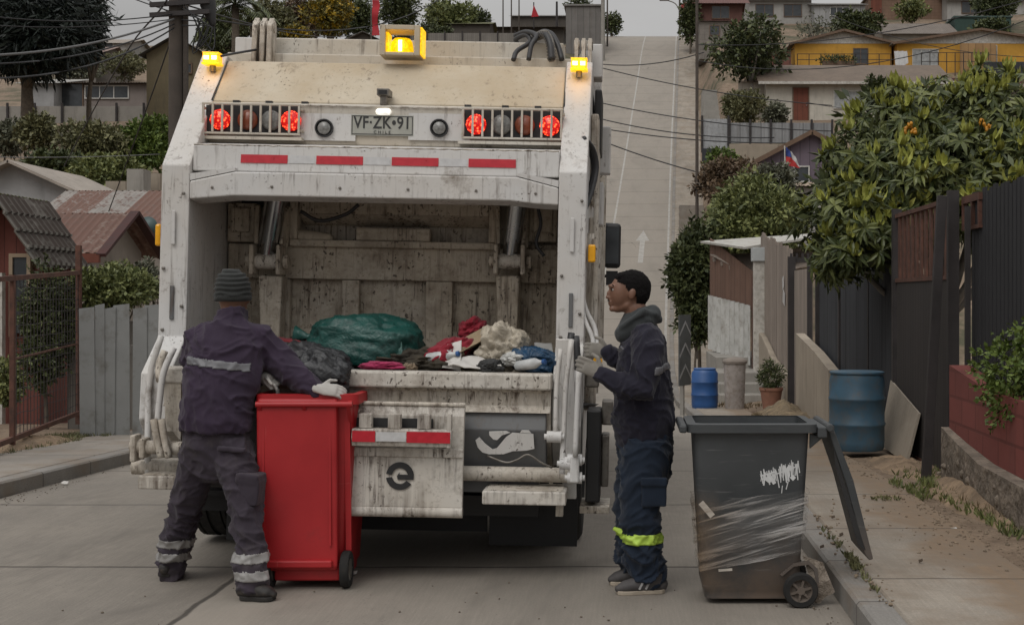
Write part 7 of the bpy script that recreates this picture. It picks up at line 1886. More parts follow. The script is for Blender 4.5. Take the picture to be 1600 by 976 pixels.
# wheel arch, torn film flap behind the wheel
mb = MB(); prf = [(w0 - .1, .16), (w0 - .03, .215), (w0 + .05, .225), (w0 + .09, .19), (w0 + .1, .1), (w0 + .06, .03), (w0 + .05, .03), (w0 + .085, .1), (w0 + .075, .18), (w0 + .045, .21), (w0 - .03, .2), (w0 - .09, .15)]
mb.prism(prf, 'y', -d0 - .012, -d0 + .03); mb.build('wheel_arch', M['grey_bin'], t)
ff = film_mat('dirty_film', (.2, .165, .13), .45)
for k_, pts in enumerate(([(.0, .0, .25), (.10, -.02, .22), (.16, -.03, .07), (.07, -.03, .02)], [(-.08, 0, .03), (.08, -.04, .012), (.12, -.05, .06), (-.02, -.03, .05)])):
    P4 = [Vector((w0 + p[0] + .02, -d0 + .02 + p[1], p[2])) for p in pts]
    mb = MB(); vs = []; dv_ = 8
    for i in range(dv_ + 1):
        for j in range(dv_ + 1):
            u, v = i / dv_, j / dv_; p = (P4[0] * (1 - u) + P4[1] * u) * (1 - v) + (P4[3] * (1 - u) + P4[2] * u) * v; p += Vector((0, 1, 0)) * .02 * noise.noise(p * 18)
            vs.append(p)
    m = len(vs); vs += [p + Vector((0, .002, 0)) for p in vs]; kk = dv_ + 1
    mb.add(vs, [f for i in range(dv_) for j in range(dv_) for f in ((i * kk + j, i * kk + j + 1, (i + 1) * kk + j + 1, (i + 1) * kk + j), (i * kk + j + m, (i + 1) * kk + j + m, (i + 1) * kk + j + 1 + m, i * kk + j + 1 + m))])
    mb.build('torn_film', ff, t, smooth=True)
# stretch film wound round the middle
n = NT('stretch_film'); sx2 = n.n('ShaderNodeSeparateXYZ'); n.l(n.coord(), sx2.inputs[0])
def slant(scale, ang):
    m2 = n.n('ShaderNodeMapping'); m2.inputs['Scale'].default_value = scale; n.l(n.coord((1, 1, 1), 'Object', (0, R(ang), 0)), m2.inputs[0]); return m2.outputs[0]
st_ = n.noise(1.0, 5, .6, slant((1.6, 1.6, 26), 12), .5)
st2 = n.noise(1.0, 4, .6, slant((2.2, 2.2, 60), 17), .4)
den = n.noise(2.0, 3, .5)
al = n.math('ADD', n.math('MULTIPLY', n.ramp(st_, .50, .64), .8), n.math('MULTIPLY', n.ramp(st2, .54, .64), .6))
al = n.math('ADD', n.math('MULTIPLY', al, n.ramp(den, .35, .6, .45, 1)), .05)
n.col(n.mix(n.ramp(sx2.outputs[0], -.28, .0), (.24, .17, .11), n.mix(n.noise(5, 4), (.38, .36, .34), (.62, .61, .6)))); n.set(Roughness=.28, Alpha=n.math('MINIMUM', al, .85)); n.bump(st_, .6, .01)
def wrap(name, z0, z1, slope, off, parent, seed):
    mb = MB(); nu, nv = 72, 12; vs = []
    for i in range(nu):
        q = i / nu * 4; side = int(q); f = q - side
        for j in range(nv + 1):
            v = j / nv; z = z0 + (z1 - z0) * v
            g = (z - .03) / .9; w = w0 + (w1 - w0) * g + off; d_ = d0 + (d1 - d0) * g + off
            x, y = [(-w + 2 * w * f, -d_), (w, -d_ + 2 * d_ * f), (w - 2 * w * f, d_), (-w, d_ - 2 * d_ * f)][side]
            r_ = .012 * (noise.noise(Vector((x * 5, y * 5 + seed, z * 30))) + .3)
            l_ = math.hypot(x, y); x *= 1 + max(0, r_) / l_; y *= 1 + max(0, r_) / l_
            edge_ = .018 * noise.noise(Vector((x * 9, y * 9, seed + (5 if j > nv / 2 else 0)))) * (1 if j in (0, nv) else .3)
            vs.append((x, y, z + slope * x + edge_))
    mb.add(vs, [(i * (nv + 1) + j, ((i + 1) % nu) * (nv + 1) + j, ((i + 1) % nu) * (nv + 1) + j + 1, i * (nv + 1) + j + 1) for i in range(nu) for j in range(nv)])
    mb.build(name, n.m, parent, smooth=True)
wrap('film_band', .22, .50, .18, .006, t, 1); wrap('film_band', .30, .46, .24, .012, t, 5); wrap('film_band', .40, .56, .12, .015, t, 9)
mb = MB(); wn_ = simple('torn_film_white', (.42, .38, .33), .4, .2, 12)
for (x, z, x2, z2, w) in ((-.26, .53, -.20, .46, .03), (-.17, .185, -.10, .19, .012)):
    mb.bar((x, -d0 - .035, z), (x2, -d0 - .035, z2), w, .004, (0, 1, 0))
mb.build('torn_film', wn_, t)
# white paint scribble
mb = MB(); r_ = random.Random(12); y = -d1 + .004
def sc_(px, py): return Vector(((px - 1176) / 309, 0, HC - (py - CY) / 309))
_st = []
for i in range(46):      # a dense zigzag of brush strokes, two clumps
    f = i / 45; x = 1189 + 60 * f + r_.uniform(-1.5, 1.5); up = 735 - 14 * f if f > .45 else 738 - 10 * f
    if .38 < f < .5 and i % 2: continue
    _st.append((x, up + r_.uniform(-4, 8), x + r_.uniform(-3, 5), up + (20 if f < .4 else 26) * r_.uniform(.5, 1.15), r_.uniform(.8, 2.6)))
_st += [(1202, 742, 1212, 757, 6), (1198, 748, 1206, 754, 7), (1232, 730, 1240, 735, 7), (1238, 745, 1243, 750, 7), (1233, 754, 1230, 766, 1.5), (1224, 760, 1223, 772, 1.2), (1190, 745, 1212, 738, 2), (1214, 742, 1246, 730, 2)]
for px0, py0, px1, py1, w in _st:
    a, b = sc_(px0, py0), sc_(px1, py1)
    def fy(z): g = (z - .03) / (.925 - .03); return -(d0 + (d1 - d0) * g) + .01 * (1 - g) - .003
    a.y, b.y = fy(a.z), fy(b.z); mb.bar(a, b, w / 309, .003, (0, 1, 0))
mb.build('paint_scribble', simple('white_scribble', (.55, .56, .56), .6, .1, 20), t)

# ================================================================ people
skin = simple('brown_skin', (.165, .082, .052), .5, .12, 8, 0, .06, 120)
skin_l = skin
M['jacket'] = cloth_mat('dark_purple_jacket', (.034, .023, .041))
M['trousers_grey'] = cloth_mat('charcoal_trousers', (.040, .032, .043), dirt=(.07, .06, .055))
M['navy'] = cloth_mat('dark_navy_hoodie', (.015, .014, .024))
M['navy_tr'] = cloth_mat('navy_trousers', (.011, .018, .032))
M['beanie'] = cloth_mat('charcoal_knit', (.032, .034, .033))
M['hood'] = cloth_mat('grey_hood', (.045, .05, .052))
M['glove'] = cloth_mat('pale_grey_glove', (.4, .385, .36), .85, .1, (.2, .19, .17))
M['glove_d'] = cloth_mat('dusty_grey_glove', (.23, .215, .19), .85, .1, (.12, .1, .09))
M['silver'] = simple('silver_reflective_band', (.135, .135, .145), .45, .12, 30, 0, .05)
M['silver_b'] = simple('pale_reflective_band', (.27, .262, .255), .45, .12, 30, 0, .05)
M['neon'] = simple('yellow_green_band', (.42, .60, .08), .5, .12, 20, 0, .05)
M['boot'] = simple('black_boot', (.018, .016, .015), .6, .3, 9, 0, .2, dirt=(.09, .07, .055))
M['hair'] = simple('black_hair', (.006, .005, .005), .85, .3, 60, 0, .8, 260, spec=.15)

def hand(mb, wrist, palm_dir, up, side, curl, s=1., sign=1):
    """palm box-ish loft, four fingers and a thumb. palm_dir: wrist->knuckles, up: back of the hand, side: towards the thumb"""
    pd = Vector(palm_dir).normalized(); sd = Vector(side).normalized(); up_ = Vector(up).normalized()
    w = Vector(wrist)
    mb.loft([w - pd * .02 * s, w + pd * .03 * s, w + pd * .085 * s], [(.026 * s, .02 * s), (.04 * s, .017 * s), (.042 * s, .014 * s)], ref=up_, n=12, round_=True)
    for i, (o, ln) in enumerate(((.031, .068), (.011, .077), (-.010, .07), (-.030, .056))):
        p = w + pd * .085 * s + sd * o * s; d_ = pd.copy(); ch = [p - pd * .02 * s, p]
        for k in range(3):
            d_ = (d_ * math.cos(curl) - up_ * math.sin(curl)).normalized(); up2 = up_
            ch.append(ch[-1] + d_ * ln * s * (.42, .33, .25)[k]); curl_ = curl
            up_k = up_
            # keep curling in the palm plane
            d_ = (d_ - up_k * math.tan(curl * .6) * .6).normalized()
        mb.loft(ch, [.0095 * s, .0098 * s, .0095 * s, .009 * s, .0075 * s], n=8, round_=True)
    p = w + pd * .02 * s + sd * .03 * s
    mb.loft([p, p + (sd * .8 + pd * .6).normalized() * .04 * s, p + (sd * .8 + pd * .6).normalized() * .04 * s + (sd * .25 + pd - up_ * .3).normalized() * .032 * s], [.013 * s, .0115 * s, .009 * s], n=8, round_=True)

def band(name, mat, c0, c1, ra, rb, parent, off, ref=(0, 1, 0), wob=.004, n_=28, fold=None):
    """closed reflective band around a limb between two centres"""
    c0, c1 = Vector(c0), Vector(c1); mb = MB(off)
    mb.loft([c0, c0.lerp(c1, .5), c1], [(ra[0], ra[1]), ((ra[0] + rb[0]) / 2 + .001, (ra[1] + rb[1]) / 2 + .001), (rb[0], rb[1])], ref=ref, n=n_, cap=True)
    return mb.build(name, mat, parent, smooth='auto')

# shrink-wrapped stripes: pick the faces of a garment lying in a slanted slab, push them out
def stripe(name, garment, mat, fn, parent, out=.004):
    src = garment.data; bm = bmesh.new(); bm.from_mesh(src)
    kill = [f for f in bm.faces if not fn(f.calc_center_median() + Vector(parent.location))]
    bmesh.ops.delete(bm, geom=kill, context='FACES')
    bm.normal_update()
    nr = [v.normal.copy() for v in bm.verts]
    sgn = 1
    for v, n_ in zip(bm.verts, nr): v.co += n_ * out
    r = bmesh.ops.extrude_face_region(bm, geom=list(bm.faces))
    for v in [g for g in r['geom'] if isinstance(g, bmesh.types.BMVert)]:
        v.co -= v.normal * .003
    bmesh.ops.recalc_face_normals(bm, faces=bm.faces)
    me = bpy.data.meshes.new(name); bm.to_mesh(me); bm.free(); me.materials.clear(); me.materials.append(mat)
    me.polygons.foreach_set('use_smooth', [True] * len(me.polygons))
    o = bpy.data.objects.new(name, me); COL.objects.link(o); o.parent = parent
    return o

# ---------------- worker on the left, seen from behind
PO = Vector((-2.25, 7.25, 0))
pl_ = thing('person', 'worker in dark purple jacket and grey beanie, seen from behind, gripping the red bin', 'person', PO)
S = 290.
def PLw(px, py, Y): return W(px, py, Y)
body = MB(PO)
hc = PLw(364, 462, 7.40)
body.ell(hc, (.078, .098, .118), 16, 12); body.ell(hc + Vector((.012, .045, -.055)), (.055, .055, .06), 12, 8)
body.loft([PLw(362, 505, 7.34), hc + Vector((0, -.01, -.05))], [.062, .058], n=12, round_=True)
body.ell(hc + Vector((.02, .10, -.02)), (.012, .02, .02)); body.ell(hc + Vector((.082, .01, -.012)), (.012, .022, .032)); body.ell(hc + Vector((-.08, .01, -.012)), (.012, .022, .032))
body.loft([PLw(345, 660, 7.24), PLw(352, 560, 7.30), PLw(360, 510, 7.34)], [(.15, .1), (.16, .1), (.08, .06)], n=14, round_=True)
for sh, el, wr in ((PLw(398, 528, 7.36), PLw(452, 578, 7.34), PLw(494, 607, 7.26)), (PLw(312, 530, 7.34), PLw(345, 585, 7.48), PLw(406, 590, 7.45))):
    body.loft([sh, el, wr], [.05, .042, .03], n=10, round_=True)
for h_, k_, a_2 in ((PLw(316, 690, 7.26), PLw(291, 785, 7.36), PLw(263, 893, 7.50)), (PLw(364, 690, 7.2), PLw(384, 790, 7.12), PLw(396, 912, 7.02))):
    body.loft([h_, k_, a_2], [.07, .055, .04], n=10, round_=True)
blob('body', body, .011, skin, pl_, 3)
# gloves
gl = MB(PO); hand(gl, PLw(499, 607, 7.23), (.93, .05, -.1), (0, -.75, .65), (.1, .6, .75), .42, 1.0); blob('glove', gl, .0045, M['glove'], pl_, 2)
gl = MB(PO); hand(gl, PLw(414, 588, 7.36), (.72, -.2, -.6), (.4, -.7, .6), (.1, -1, .2), .55, .95); blob('glove', gl, .0045, M['glove'], pl_, 2)
gl = MB(PO); gl.loft([PLw(406, 584, 7.40), PLw(418, 592, 7.36)], [.036, .038], n=12, round_=True); blob('glove_cuff', gl, .006, M['glove'], pl_, 2)
# beanie
bn = MB(PO); bc = hc + Vector((0, -.004, .03))
bn.loft([bc + Vector((0, .0, -.055)), bc + Vector((0, 0, -.02)), bc + Vector((0, 0, .03)), bc + Vector((0, 0, .075)), bc + Vector((.004, 0, .105)), bc + Vector((.006, 0, .118))], [(.092, .108), (.097, .113), (.095, .108), (.082, .088), (.055, .058), (.02, .02)], n=28)
def bw(c):
    z = c.z - bc.z; return .0045 * math.sin(z * 230 + 3 * noise.noise(c * 9)) * (1 if z > -.03 else .2) + (.006 if z < -.025 else 0)
blob('beanie', bn, .006, M['beanie'], pl_, 2, bw)
# jacket
jk = MB(PO)
jk.loft([PLw(337, 674, 7.22), PLw(338, 655, 7.22), PLw(342, 620, 7.24), PLw(350, 575, 7.28), PLw(356, 540, 7.31), PLw(360, 518, 7.33), PLw(362, 500, 7.35)],
        [(.192, .145), (.196, .15), (.198, .15), (.210, .15), (.208, .14), (.165, .115), (.085, .085)], n=28)
jk.loft([PLw(362, 512, 7.34), PLw(363, 484, 7.37)], [(.085, .09), (.08, .09)], n=20)
jk.loft([PLw(372, 522, 7.34), PLw(402, 530, 7.36), PLw(430, 555, 7.38), PLw(456, 580, 7.34), PLw(478, 597, 7.29), PLw(496, 609, 7.26)], [.088, .095, .088, .080, .068, .047], n=18, round_=True)
jk.loft([PLw(345, 522, 7.34), PLw(312, 532, 7.34), PLw(306, 558, 7.40), PLw(335, 585, 7.46), PLw(375, 590, 7.44), PLw(408, 587, 7.39)], [.085, .092, .088, .082, .07, .048], n=18, round_=True)
def jw(c):
    return folds(c, 5.3)
jko = blob('jacket', jk, .009, M['jacket'], pl_, 5, jw)
stripe('reflective_band', jko, M['silver'], lambda c: abs((c.z - PLw(338, 568, 7.2).z) + .12 * (c.x - PLw(338, 568, 7.2).x)) < .021 and PLw(289, 560, 7.15).x < c.x < PLw(387, 560, 7.15).x and c.y < 7.27, pl_)
# trousers
tr = MB(PO)
tr.loft([PLw(338, 655, 7.24), PLw(338, 690, 7.24), PLw(338, 722, 7.24)], [(.178, .13), (.182, .14), (.15, .12)], n=26, round_=True)
tr.loft([PLw(315, 700, 7.25), PLw(303, 745, 7.30), PLw(291, 790, 7.36), PLw(279, 835, 7.43), PLw(270, 872, 7.49), PLw(267, 893, 7.50)], [(.108, .125), (.100, .11), (.086, .095), (.080, .09), (.082, .09), (.07, .08)], n=20, round_=True)
tr.loft([PLw(364, 700, 7.22), PLw(374, 745, 7.16), PLw(384, 790, 7.12), PLw(389, 840, 7.08), PLw(392, 885, 7.03), PLw(395, 912, 7.02)], [(.108, .125), (.098, .11), (.086, .096), (.080, .092), (.084, .096), (.082, .095)], n=20, round_=True)
def tw(c):
    k = 1.5 if c.z < .45 else 1.
    return folds(c, 12) * k
tro = blob('trousers', tr, .009, M['trousers_grey'], pl_, 4, tw)
for (x0, y0, x1, y1, Yq) in ((294, 842, 255, 848, 7.44), (297, 862, 255, 868, 7.48), (368, 868, 418, 864, 7.06), (370, 893, 418, 893, 7.04)):
    zc = PLw(x0, (y0 + y1) / 2 + 2, Yq).z; xa = PLw(min(x0, x1) - 12, y0, Yq).x; xb = PLw(max(x0, x1) + 12, y0, Yq).x
    stripe('reflective_band', tro, M['silver_b'], lambda c: abs(c.z - zc) < .024 and xa < c.x < xb, pl_, .003)
# cargo pockets
pk = MB(PO); p = PLw(392, 745, 7.12); pk.boxm(Matrix.Translation(p + Vector((.0, 0, 0))) @ Matrix.Rotation(R(8), 4, 'Y'), .12, .17, .05); pk.boxm(Matrix.Translation(p + Vector((.004, .0, -.075))) @ Matrix.Rotation(R(6), 4, 'Y'), .112, .16, .13); blob('cargo_pocket', pk, .008, M['trousers_grey'], pl_, 3, lambda c: .004 * nz3(c, (14, 14, 14)))
pk = MB(PO); p = PLw(362, 702, 7.09); pk.boxm(Matrix.Translation(p) @ Matrix.Rotation(R(5), 4, 'Y'), .15, .03, .028); blob('pocket_flap', pk, .007, M['trousers_grey'], pl_, 3)
def shoe(parent, off, heel, toe, mat, sole, h=.085, w=.045, stripes=None):
    heel, toe = Vector(heel), Vector(toe); d_ = (toe - heel); L_ = d_.length; d_.normalize(); up_ = Vector((0, 0, 1))
    def P_(f, z): return heel + d_ * L_ * f + up_ * z
    mb = MB(off)
    mb.loft([P_(.03, .045), P_(.15, .05), P_(.4, .052), P_(.65, .045), P_(.85, .038), P_(.97, .03)], [(w * .75, .04), (w * .85, .05), (w * .9, .052), (w, .04), (w * .9, .032), (w * .55, .02)], ref=(0, 0, 1), n=16, round_=True)
    mb.loft([P_(.2, .06), P_(.18, h + .03)], [(.05, .045), (.048, .048)], n=14)
    o = blob('shoe', mb, .0065, mat, parent, 3)
    sb = MB(off); side = d_.cross(up_)
    pts = []
    for f, ww in ((-.02, .5), (.05, .85), (.25, .92), (.45, .85), (.7, 1.05), (.9, .9), (1.0, .5)): pts.append((f, ww * w))
    ring_ = [heel + d_ * L_ * f + side * ww for f, ww in pts] + [heel + d_ * L_ * f - side * ww for f, ww in reversed(pts)]
    k = len(ring_); vs = [p + up_ * .0 for p in ring_] + [p + up_ * .022 for p in ring_]
    sb.add(vs, [tuple(range(k)), tuple(range(2 * k - 1, k - 1, -1))] + [(i, i + k, (i + 1) % k + k, (i + 1) % k) for i in range(k)]); sb.build('sole', sole, o, bevel=.004)
    if stripes:
        st = MB(off)
        for f in stripes:
            a = heel + d_ * L_ * f + side * 0; p0_ = a + Vector((0, -w * .93, .03)); p1_ = a + d_ * -.028 + Vector((0, -w * .86, .082)); st.bar(p0_, p1_, .011, .01, (0, 1, 0))
        st.build('shoe_stripe', M['silver_b'], o)
    return o
sole_d = simple('dark_sole', (.02, .018, .016), .8, .3, 9); sole_l = simple('pale_sole', (.34, .29, .23), .8, .15, 9)
shoe(pl_, PO, (PLw(264, 917, 7.5).x - .0, 7.43, .03), (PLw(258, 917, 7.5).x, 7.70, .005), M['boot'], sole_d, w=.048)
shoe(pl_, PO, (PLw(378, 936, 7.0).x, 7.00, .003), (PLw(431, 936, 7.0).x + .0, 6.97, .003), M['boot'], sole_d, w=.05)

# ---------------- worker on the right, in profile
PR = Vector((.08, 7.25, 0))
pr_ = thing('person', 'worker in navy hooded top with yellow leg band, in profile, hands on the truck controls', 'person', PR)
body = MB(PR); Yh = 7.27
hc = PLw(984, 457, Yh)
body.ell(hc + Vector((.012, 0, .022)), (.098, .076, .098), 20, 14)                       # skull
body.ell(hc + Vector((-.045, 0, .0)), (.062, .064, .092), 16, 12)                        # face
body.loft([hc + Vector((-.07, 0, -.085)), hc + Vector((-.02, 0, -.072)), hc + Vector((.035, 0, -.03))], [(.03, .024), (.056, .035), (.058, .04)], ref=(0, 0, 1), n=14, round_=True)   # jaw
body.loft([hc + Vector((-.098, 0, .022)), hc + Vector((-.118, 0, -.008)), hc + Vector((-.128, 0, -.022)), hc + Vector((-.104, 0, -.032))], [(.010, .009), (.013, .012), (.015, .012), (.016, .008)], ref=(0, 0, 1), n=10, round_=True)  # nose
body.loft([hc + Vector((-.097, -.045, .034)), hc + Vector((-.108, 0, .036)), hc + Vector((-.097, .045, .034))], [.010, .011, .010], n=8, round_=True)   # brow
body.ell(hc + Vector((-.106, 0, -.052)), (.013, .024, .008)); body.ell(hc + Vector((-.104, 0, -.063)), (.013, .022, .008)); body.ell(hc + Vector((-.095, 0, -.088)), (.018, .022, .016))
body.ell(hc + Vector((.012, -.078, -.008)), (.019, .012, .033), rot=Matrix.Rotation(.2, 3, 'Y')); body.ell(hc + Vector((.012, .078, -.008)), (.019, .012, .033))
body.loft([PLw(1003, 520, 7.27), PLw(992, 480, 7.27)], [.066, .060], n=12, round_=True)
body.loft([PLw(1004, 655, 7.28), PLw(1003, 580, 7.28), PLw(1002, 520, 7.28)], [(.08, .10), (.10, .14), (.08, .1)], n=14, round_=True)
for sh, el, wr in ((PLw(1010, 540, 7.08), PLw(1002, 604, 7.02), PLw(940, 582, 7.05)), (PLw(1002, 540, 7.46), PLw(985, 578, 7.52), PLw(945, 549, 7.50))):
    body.loft([sh, el, wr], [.05, .042, .028], n=10, round_=True)
for k_, Yl in ((0, 7.17), (-14, 7.40)):
    body.loft([PLw(1008 + k_ * .6, 720, Yl), PLw(1004 + k_, 790, Yl), PLw(1014 + k_, 895, Yl)], [.075, .055, .042], n=10, round_=True)
bo = blob('body', body, .0065, skin, pr_, 2)
# eye, brow, moustache shadow
mb = MB(PR)
mb.ell(hc + Vector((-.088, -.034, .016)), (.011, .012, .0095)); mb.ell(hc + Vector((-.088, .034, .016)), (.011, .012, .0095)); mb.build('eye', simple('eye_white', (.3, .28, .26), .3, .1), pr_, smooth=True)
mb = MB(PR); mb.ell(hc + Vector((-.0965, -.037, .016)), (.005, .006, .0065)); mb.ell(hc + Vector((-.0965, .037, .016)), (.005, .006, .0065)); mb.build('iris', M['hair'], pr_, smooth=True)
mb = MB(PR)
for s in (-1, 1): mb.loft([hc + Vector((-.104, s * .018, .037)), hc + Vector((-.096, s * .040, .041)), hc + Vector((-.086, s * .054, .037))], [.002, .0045, .002], n=6, round_=True)
mb.loft([hc + Vector((-.112, -.024, -.044)), hc + Vector((-.117, 0, -.042)), hc + Vector((-.112, .024, -.044))], [.003, .004, .003], n=6, round_=True)
mb.build('eyebrow', M['hair'], pr_, smooth=True)
# hair: cap over the skull, short at the sides
hr = MB(PR)
hr.ell(hc + Vector((.014, 0, .024)), (.104, .083, .101), 24, 16); hr.ell(hc + Vector((.040, 0, .0)), (.073, .080, .082), 16, 10)
hr.ell(hc + Vector((-.030, 0, .082)), (.052, .06, .032), 14, 8)
me = remeshed(hr, .0065, 2)
bm = bmesh.new(); bm.from_mesh(me)
kill = []
for f in bm.faces:
    c = f.calc_center_median() + PR - hc
    line = .058 - max(0, c.x + .07) * .25 if c.x < -.03 else (.048 - (c.x + .03) * 1.9 if c.x < .006 else (-.022 if c.x < .034 else -.075))
    line += .006 * noise.noise(c * 90)
    if c.z < line: kill.append(f)
bmesh.ops.delete(bm, geom=kill, context='FACES')
for v in bm.verts:
    c = v.co + PR - hc; f_ = max(0, min(1, (.06 - c.z) / .09)); v.co -= v.normal * .002 * f_; v.co += v.normal * .0035 * noise.noise(v.co * 85)
bm.to_mesh(me); bm.free(); me.materials.clear(); me.materials.append(M['hair']); me.polygons.foreach_set('use_smooth', [True] * len(me.polygons))
o = bpy.data.objects.new('hair', me); COL.objects.link(o); o.parent = pr_; sd_ = o.modifiers.new('thick', 'SOLIDIFY'); sd_.thickness = .004
# hoodie
hd = MB(PR)
hd.loft([PLw(1006, 700, 7.29), PLw(1006, 686, 7.29), PLw(1005, 660, 7.29), PLw(1005, 620, 7.29), PLw(1004, 580, 7.29), PLw(1004, 548, 7.29), PLw(1004, 524, 7.28), PLw(1001, 508, 7.28)],
        [(.148, .165), (.155, .18), (.172, .2), (.160, .205), (.145, .21), (.135, .21), (.105, .165), (.07, .085)], n=28)
hd.loft([PLw(1010, 530, 7.12), PLw(1012, 552, 7.06), PLw(1010, 580, 7.02), PLw(1004, 606, 7.01), PLw(980, 604, 7.02), PLw(955, 592, 7.04), PLw(940, 584, 7.05)], [.088, .092, .086, .08, .072, .058, .044], n=18, round_=True)
hd.loft([PLw(1005, 532, 7.44), PLw(1000, 556, 7.5), PLw(985, 576, 7.52), PLw(962, 560, 7.51), PLw(950, 550, 7.50)], [.085, .082, .075, .058, .046], n=18, round_=True)
hdo = blob('hooded_top', hd, .009, M['navy'], pr_, 5, lambda c: folds(c, 22))
stripe('reflective_band', hdo, M['silver'], lambda c: abs((c.z - PLw(1034, 576, 7.1).z) - .25 * (c.x - PLw(1034, 576, 7.1).x)) < .019 and c.x > PLw(1022, 570, 7.1).x, pr_)
hh = MB(PR)
hh.loft([PLw(978, 520, 7.28), PLw(992, 508, 7.28), PLw(1008, 497, 7.28), PLw(1018, 490, 7.28)], [(.06, .085), (.085, .105), (.082, .105), (.05, .08)], ref=(0, 1, 0), n=22, round_=True)
hh.loft([PLw(972, 512, 7.22), PLw(985, 500, 7.18), PLw(1005, 486, 7.17), PLw(1024, 490, 7.22), PLw(1030, 500, 7.28), PLw(1024, 490, 7.34), PLw(1005, 486, 7.39), PLw(985, 500, 7.38), PLw(972, 512, 7.34)], [.019] * 9, n=10, round_=True)
blob('hood', hh, .008, M['hood'], pr_, 4, lambda c: .008 * ridged(c, (12, 12, 12), 31) - .003)
mb = MB(PR); mb.bar(PLw(967, 548, 7.10), PLw(972, 543, 7.08), .02, .012, (0, 1, 0)); mb.build('chest_mark', M['silver'], pr_)
# trousers
tr = MB(PR)
tr.loft([PLw(1008, 680, 7.29), PLw(1008, 705, 7.29), PLw(1008, 735, 7.29)], [(.15, .17), (.15, .18), (.14, .17)], n=24, round_=True)
tr.loft([PLw(1010, 705, 7.19), PLw(1004, 750, 7.17), PLw(1000, 795, 7.17), PLw(1003, 840, 7.17), PLw(1006, 870, 7.17), PLw(1012, 893, 7.17)], [(.138, .12), (.122, .11), (.112, .1), (.105, .095), (.108, .095), (.09, .085)], n=22, round_=True)
tr.loft([PLw(1000, 705, 7.38), PLw(990, 750, 7.39), PLw(986, 795, 7.40), PLw(990, 840, 7.40), PLw(990, 868, 7.40), PLw(994, 885, 7.40)], [(.115, .115), (.105, .11), (.10, .095), (.095, .095), (.096, .095), (.08, .08)], n=22, round_=True)
def t2(c):
    k = 1.8 if c.z < .38 else 1.
    return folds(c, 42) * k
tro = blob('trousers', tr, .009, M['navy_tr'], pr_, 4, t2)
zc = PLw(1003, 845, 7.08).z
stripe('reflective_band', tro, M['neon'], lambda c: abs(c.z - zc - .02 * (c.x)) < .026, pr_, .004)
pk = MB(PR); p = PLw(1022, 752, 7.06); pk.boxm(Matrix.Translation(p), .14, .03, .045); pk.boxm(Matrix.Translation(p + Vector((0, .012, -.07))), .13, .03, .13); blob('cargo_pocket', pk, .007, M['navy_tr'], pr_, 3, lambda c: .004 * nz3(c, (14, 14, 14)))
shoe(pr_, PR, (PLw(1036, 920, 7.17).x, 7.17, .0), (PLw(964, 920, 7.17).x, 7.12, .0), simple('grey_trainer', (.06, .055, .055), .7, .25, 12), sole_l, w=.046, stripes=(.38, .52))
shoe(pr_, PR, (PLw(1016, 908, 7.40).x, 7.40, .0), (PLw(953, 908, 7.40).x, 7.36, .0), _mc['grey_trainer'], sole_l, w=.046)
gl = MB(PR); hand(gl, PLw(941, 583, 7.05), (-.93, .05, .42), (.15, -1, .15), (.3, 0, 1), .42, 1.08); blob('glove', gl, .0045, M['glove_d'], pr_, 2)
gl = MB(PR); hand(gl, PLw(950, 549, 7.50), (-.95, .05, .1), (.1, -1, .1), (.1, 0, 1), .6, 1.05); blob('glove', gl, .0045, M['glove_d'], pr_, 2)

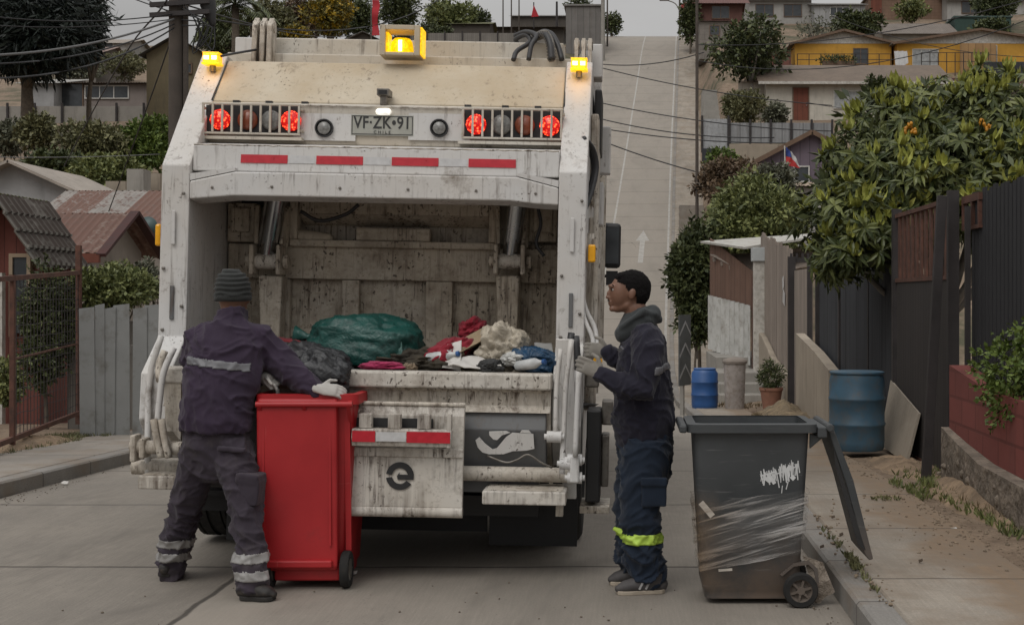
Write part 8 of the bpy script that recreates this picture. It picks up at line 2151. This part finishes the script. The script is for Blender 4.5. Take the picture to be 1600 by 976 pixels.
# ---- litter on the ground
def litter(label, px, py, s, mat, seed, cat='litter'):
    Yq = 1.57 * F / (py - CY); p = W(px, py, Yq); z = max(zr(p.y), height(p.x, p.y)) if p.x > 2.02 or p.x < -5.9 else (zr(p.y) + (.13 if p.x > 1.2 or p.x < -5.2 else 0))
    if z > .05: Yq = (1.57 - z) * F / (py - CY); p = W(px, py, Yq)
    p.z = z + .004
    crumpled('litter', label, [p, p + Vector((s, .0, .01)), p + Vector((s, s * .7, .02)), p + Vector((0, s * .7, .012))], mat, cat, seed, .002, 5, s * .35)
litter('small crumpled white paper scrap on the road beside the red bin', 545, 900, .045, _mc['white_paper'], 3)
litter('white paper scrap on the dirt near the right edge', 1484, 833, .05, _mc['white_paper'], 5)
litter('white scrap in the left gutter at the kerb', 96, 752, .05, _mc['white_paper'], 7)
dl = simple('dead_leaf', (.06, .04, .025), .9, .3, 20)
for i, (x, y) in enumerate(((1282, 858), (1300, 812), (1312, 838), (1345, 832), (1500, 860), (1436, 880), (1282, 905), (1010, 725))):
    pos = ['at the kerb behind the grey bin', 'under the hanging grey lid', 'on the middle of the right pavement', 'right of the grey lid', 'by the dirt edge', 'low on the right pavement', 'nearest the grey bin wheel', 'on the road behind the navy worker'][i]
    litter('dead brown leaf ' + pos, x, y, .022, dl, 20 + i, 'leaf')

def gravel(label, spots, mat, seed, r0=.006, r1=.018, n_=200):
    r_ = random.Random(seed); mb = MB()
    for (x, y, rx, ry, k) in spots:
        for _ in range(k):
            q = r_.uniform(0, 6.28); rr = math.sqrt(r_.random()); px, py = x + rx * rr * math.cos(q), y + ry * rr * math.sin(q)
            z = zr(py) + .13 if xr(py) + .02 < px < xr(py) + sidew(py) else (max(height(px, py), zr(py) + (.002 if px < xr(py) else -9)))
            s_ = r_.uniform(r0, r1) * r_.uniform(.5, 1); m_ = Matrix.Rotation(r_.uniform(0, 3), 3, 'Z')
            mb.ell((px, py, z + s_ * .25), (s_, s_ * r_.uniform(.5, 1), s_ * .6), 5, 4, m_)
    o = mb.build('gravel', mat, fix=False); tagthing(o, label, 'gravel', None, 'stuff')
gravel('loose brown grit and pebbles on the right dirt verge', [(2.3, 9.0, .35, 1.8, 420), (2.3, 11.5, .4, 1.6, 260), (1.8, 8.5, .5, 1.6, 120), (1.25, 7.5, .08, 1.4, 90)], simple('pebbles', (.2, .155, .11), .9, .4, 30), 3)
gravel('fine grit lying in the gutters and on the road', [(.98, 8.0, .06, 2.0, 160), (-4.8, 10.5, .12, 1.5, 120), (-1.5, 6.6, 2.5, .9, 60), (-4.95, 12.5, .1, 1.5, 60)], simple('grit', (.13, .105, .08), .9, .4, 30), 5, .003, .009)
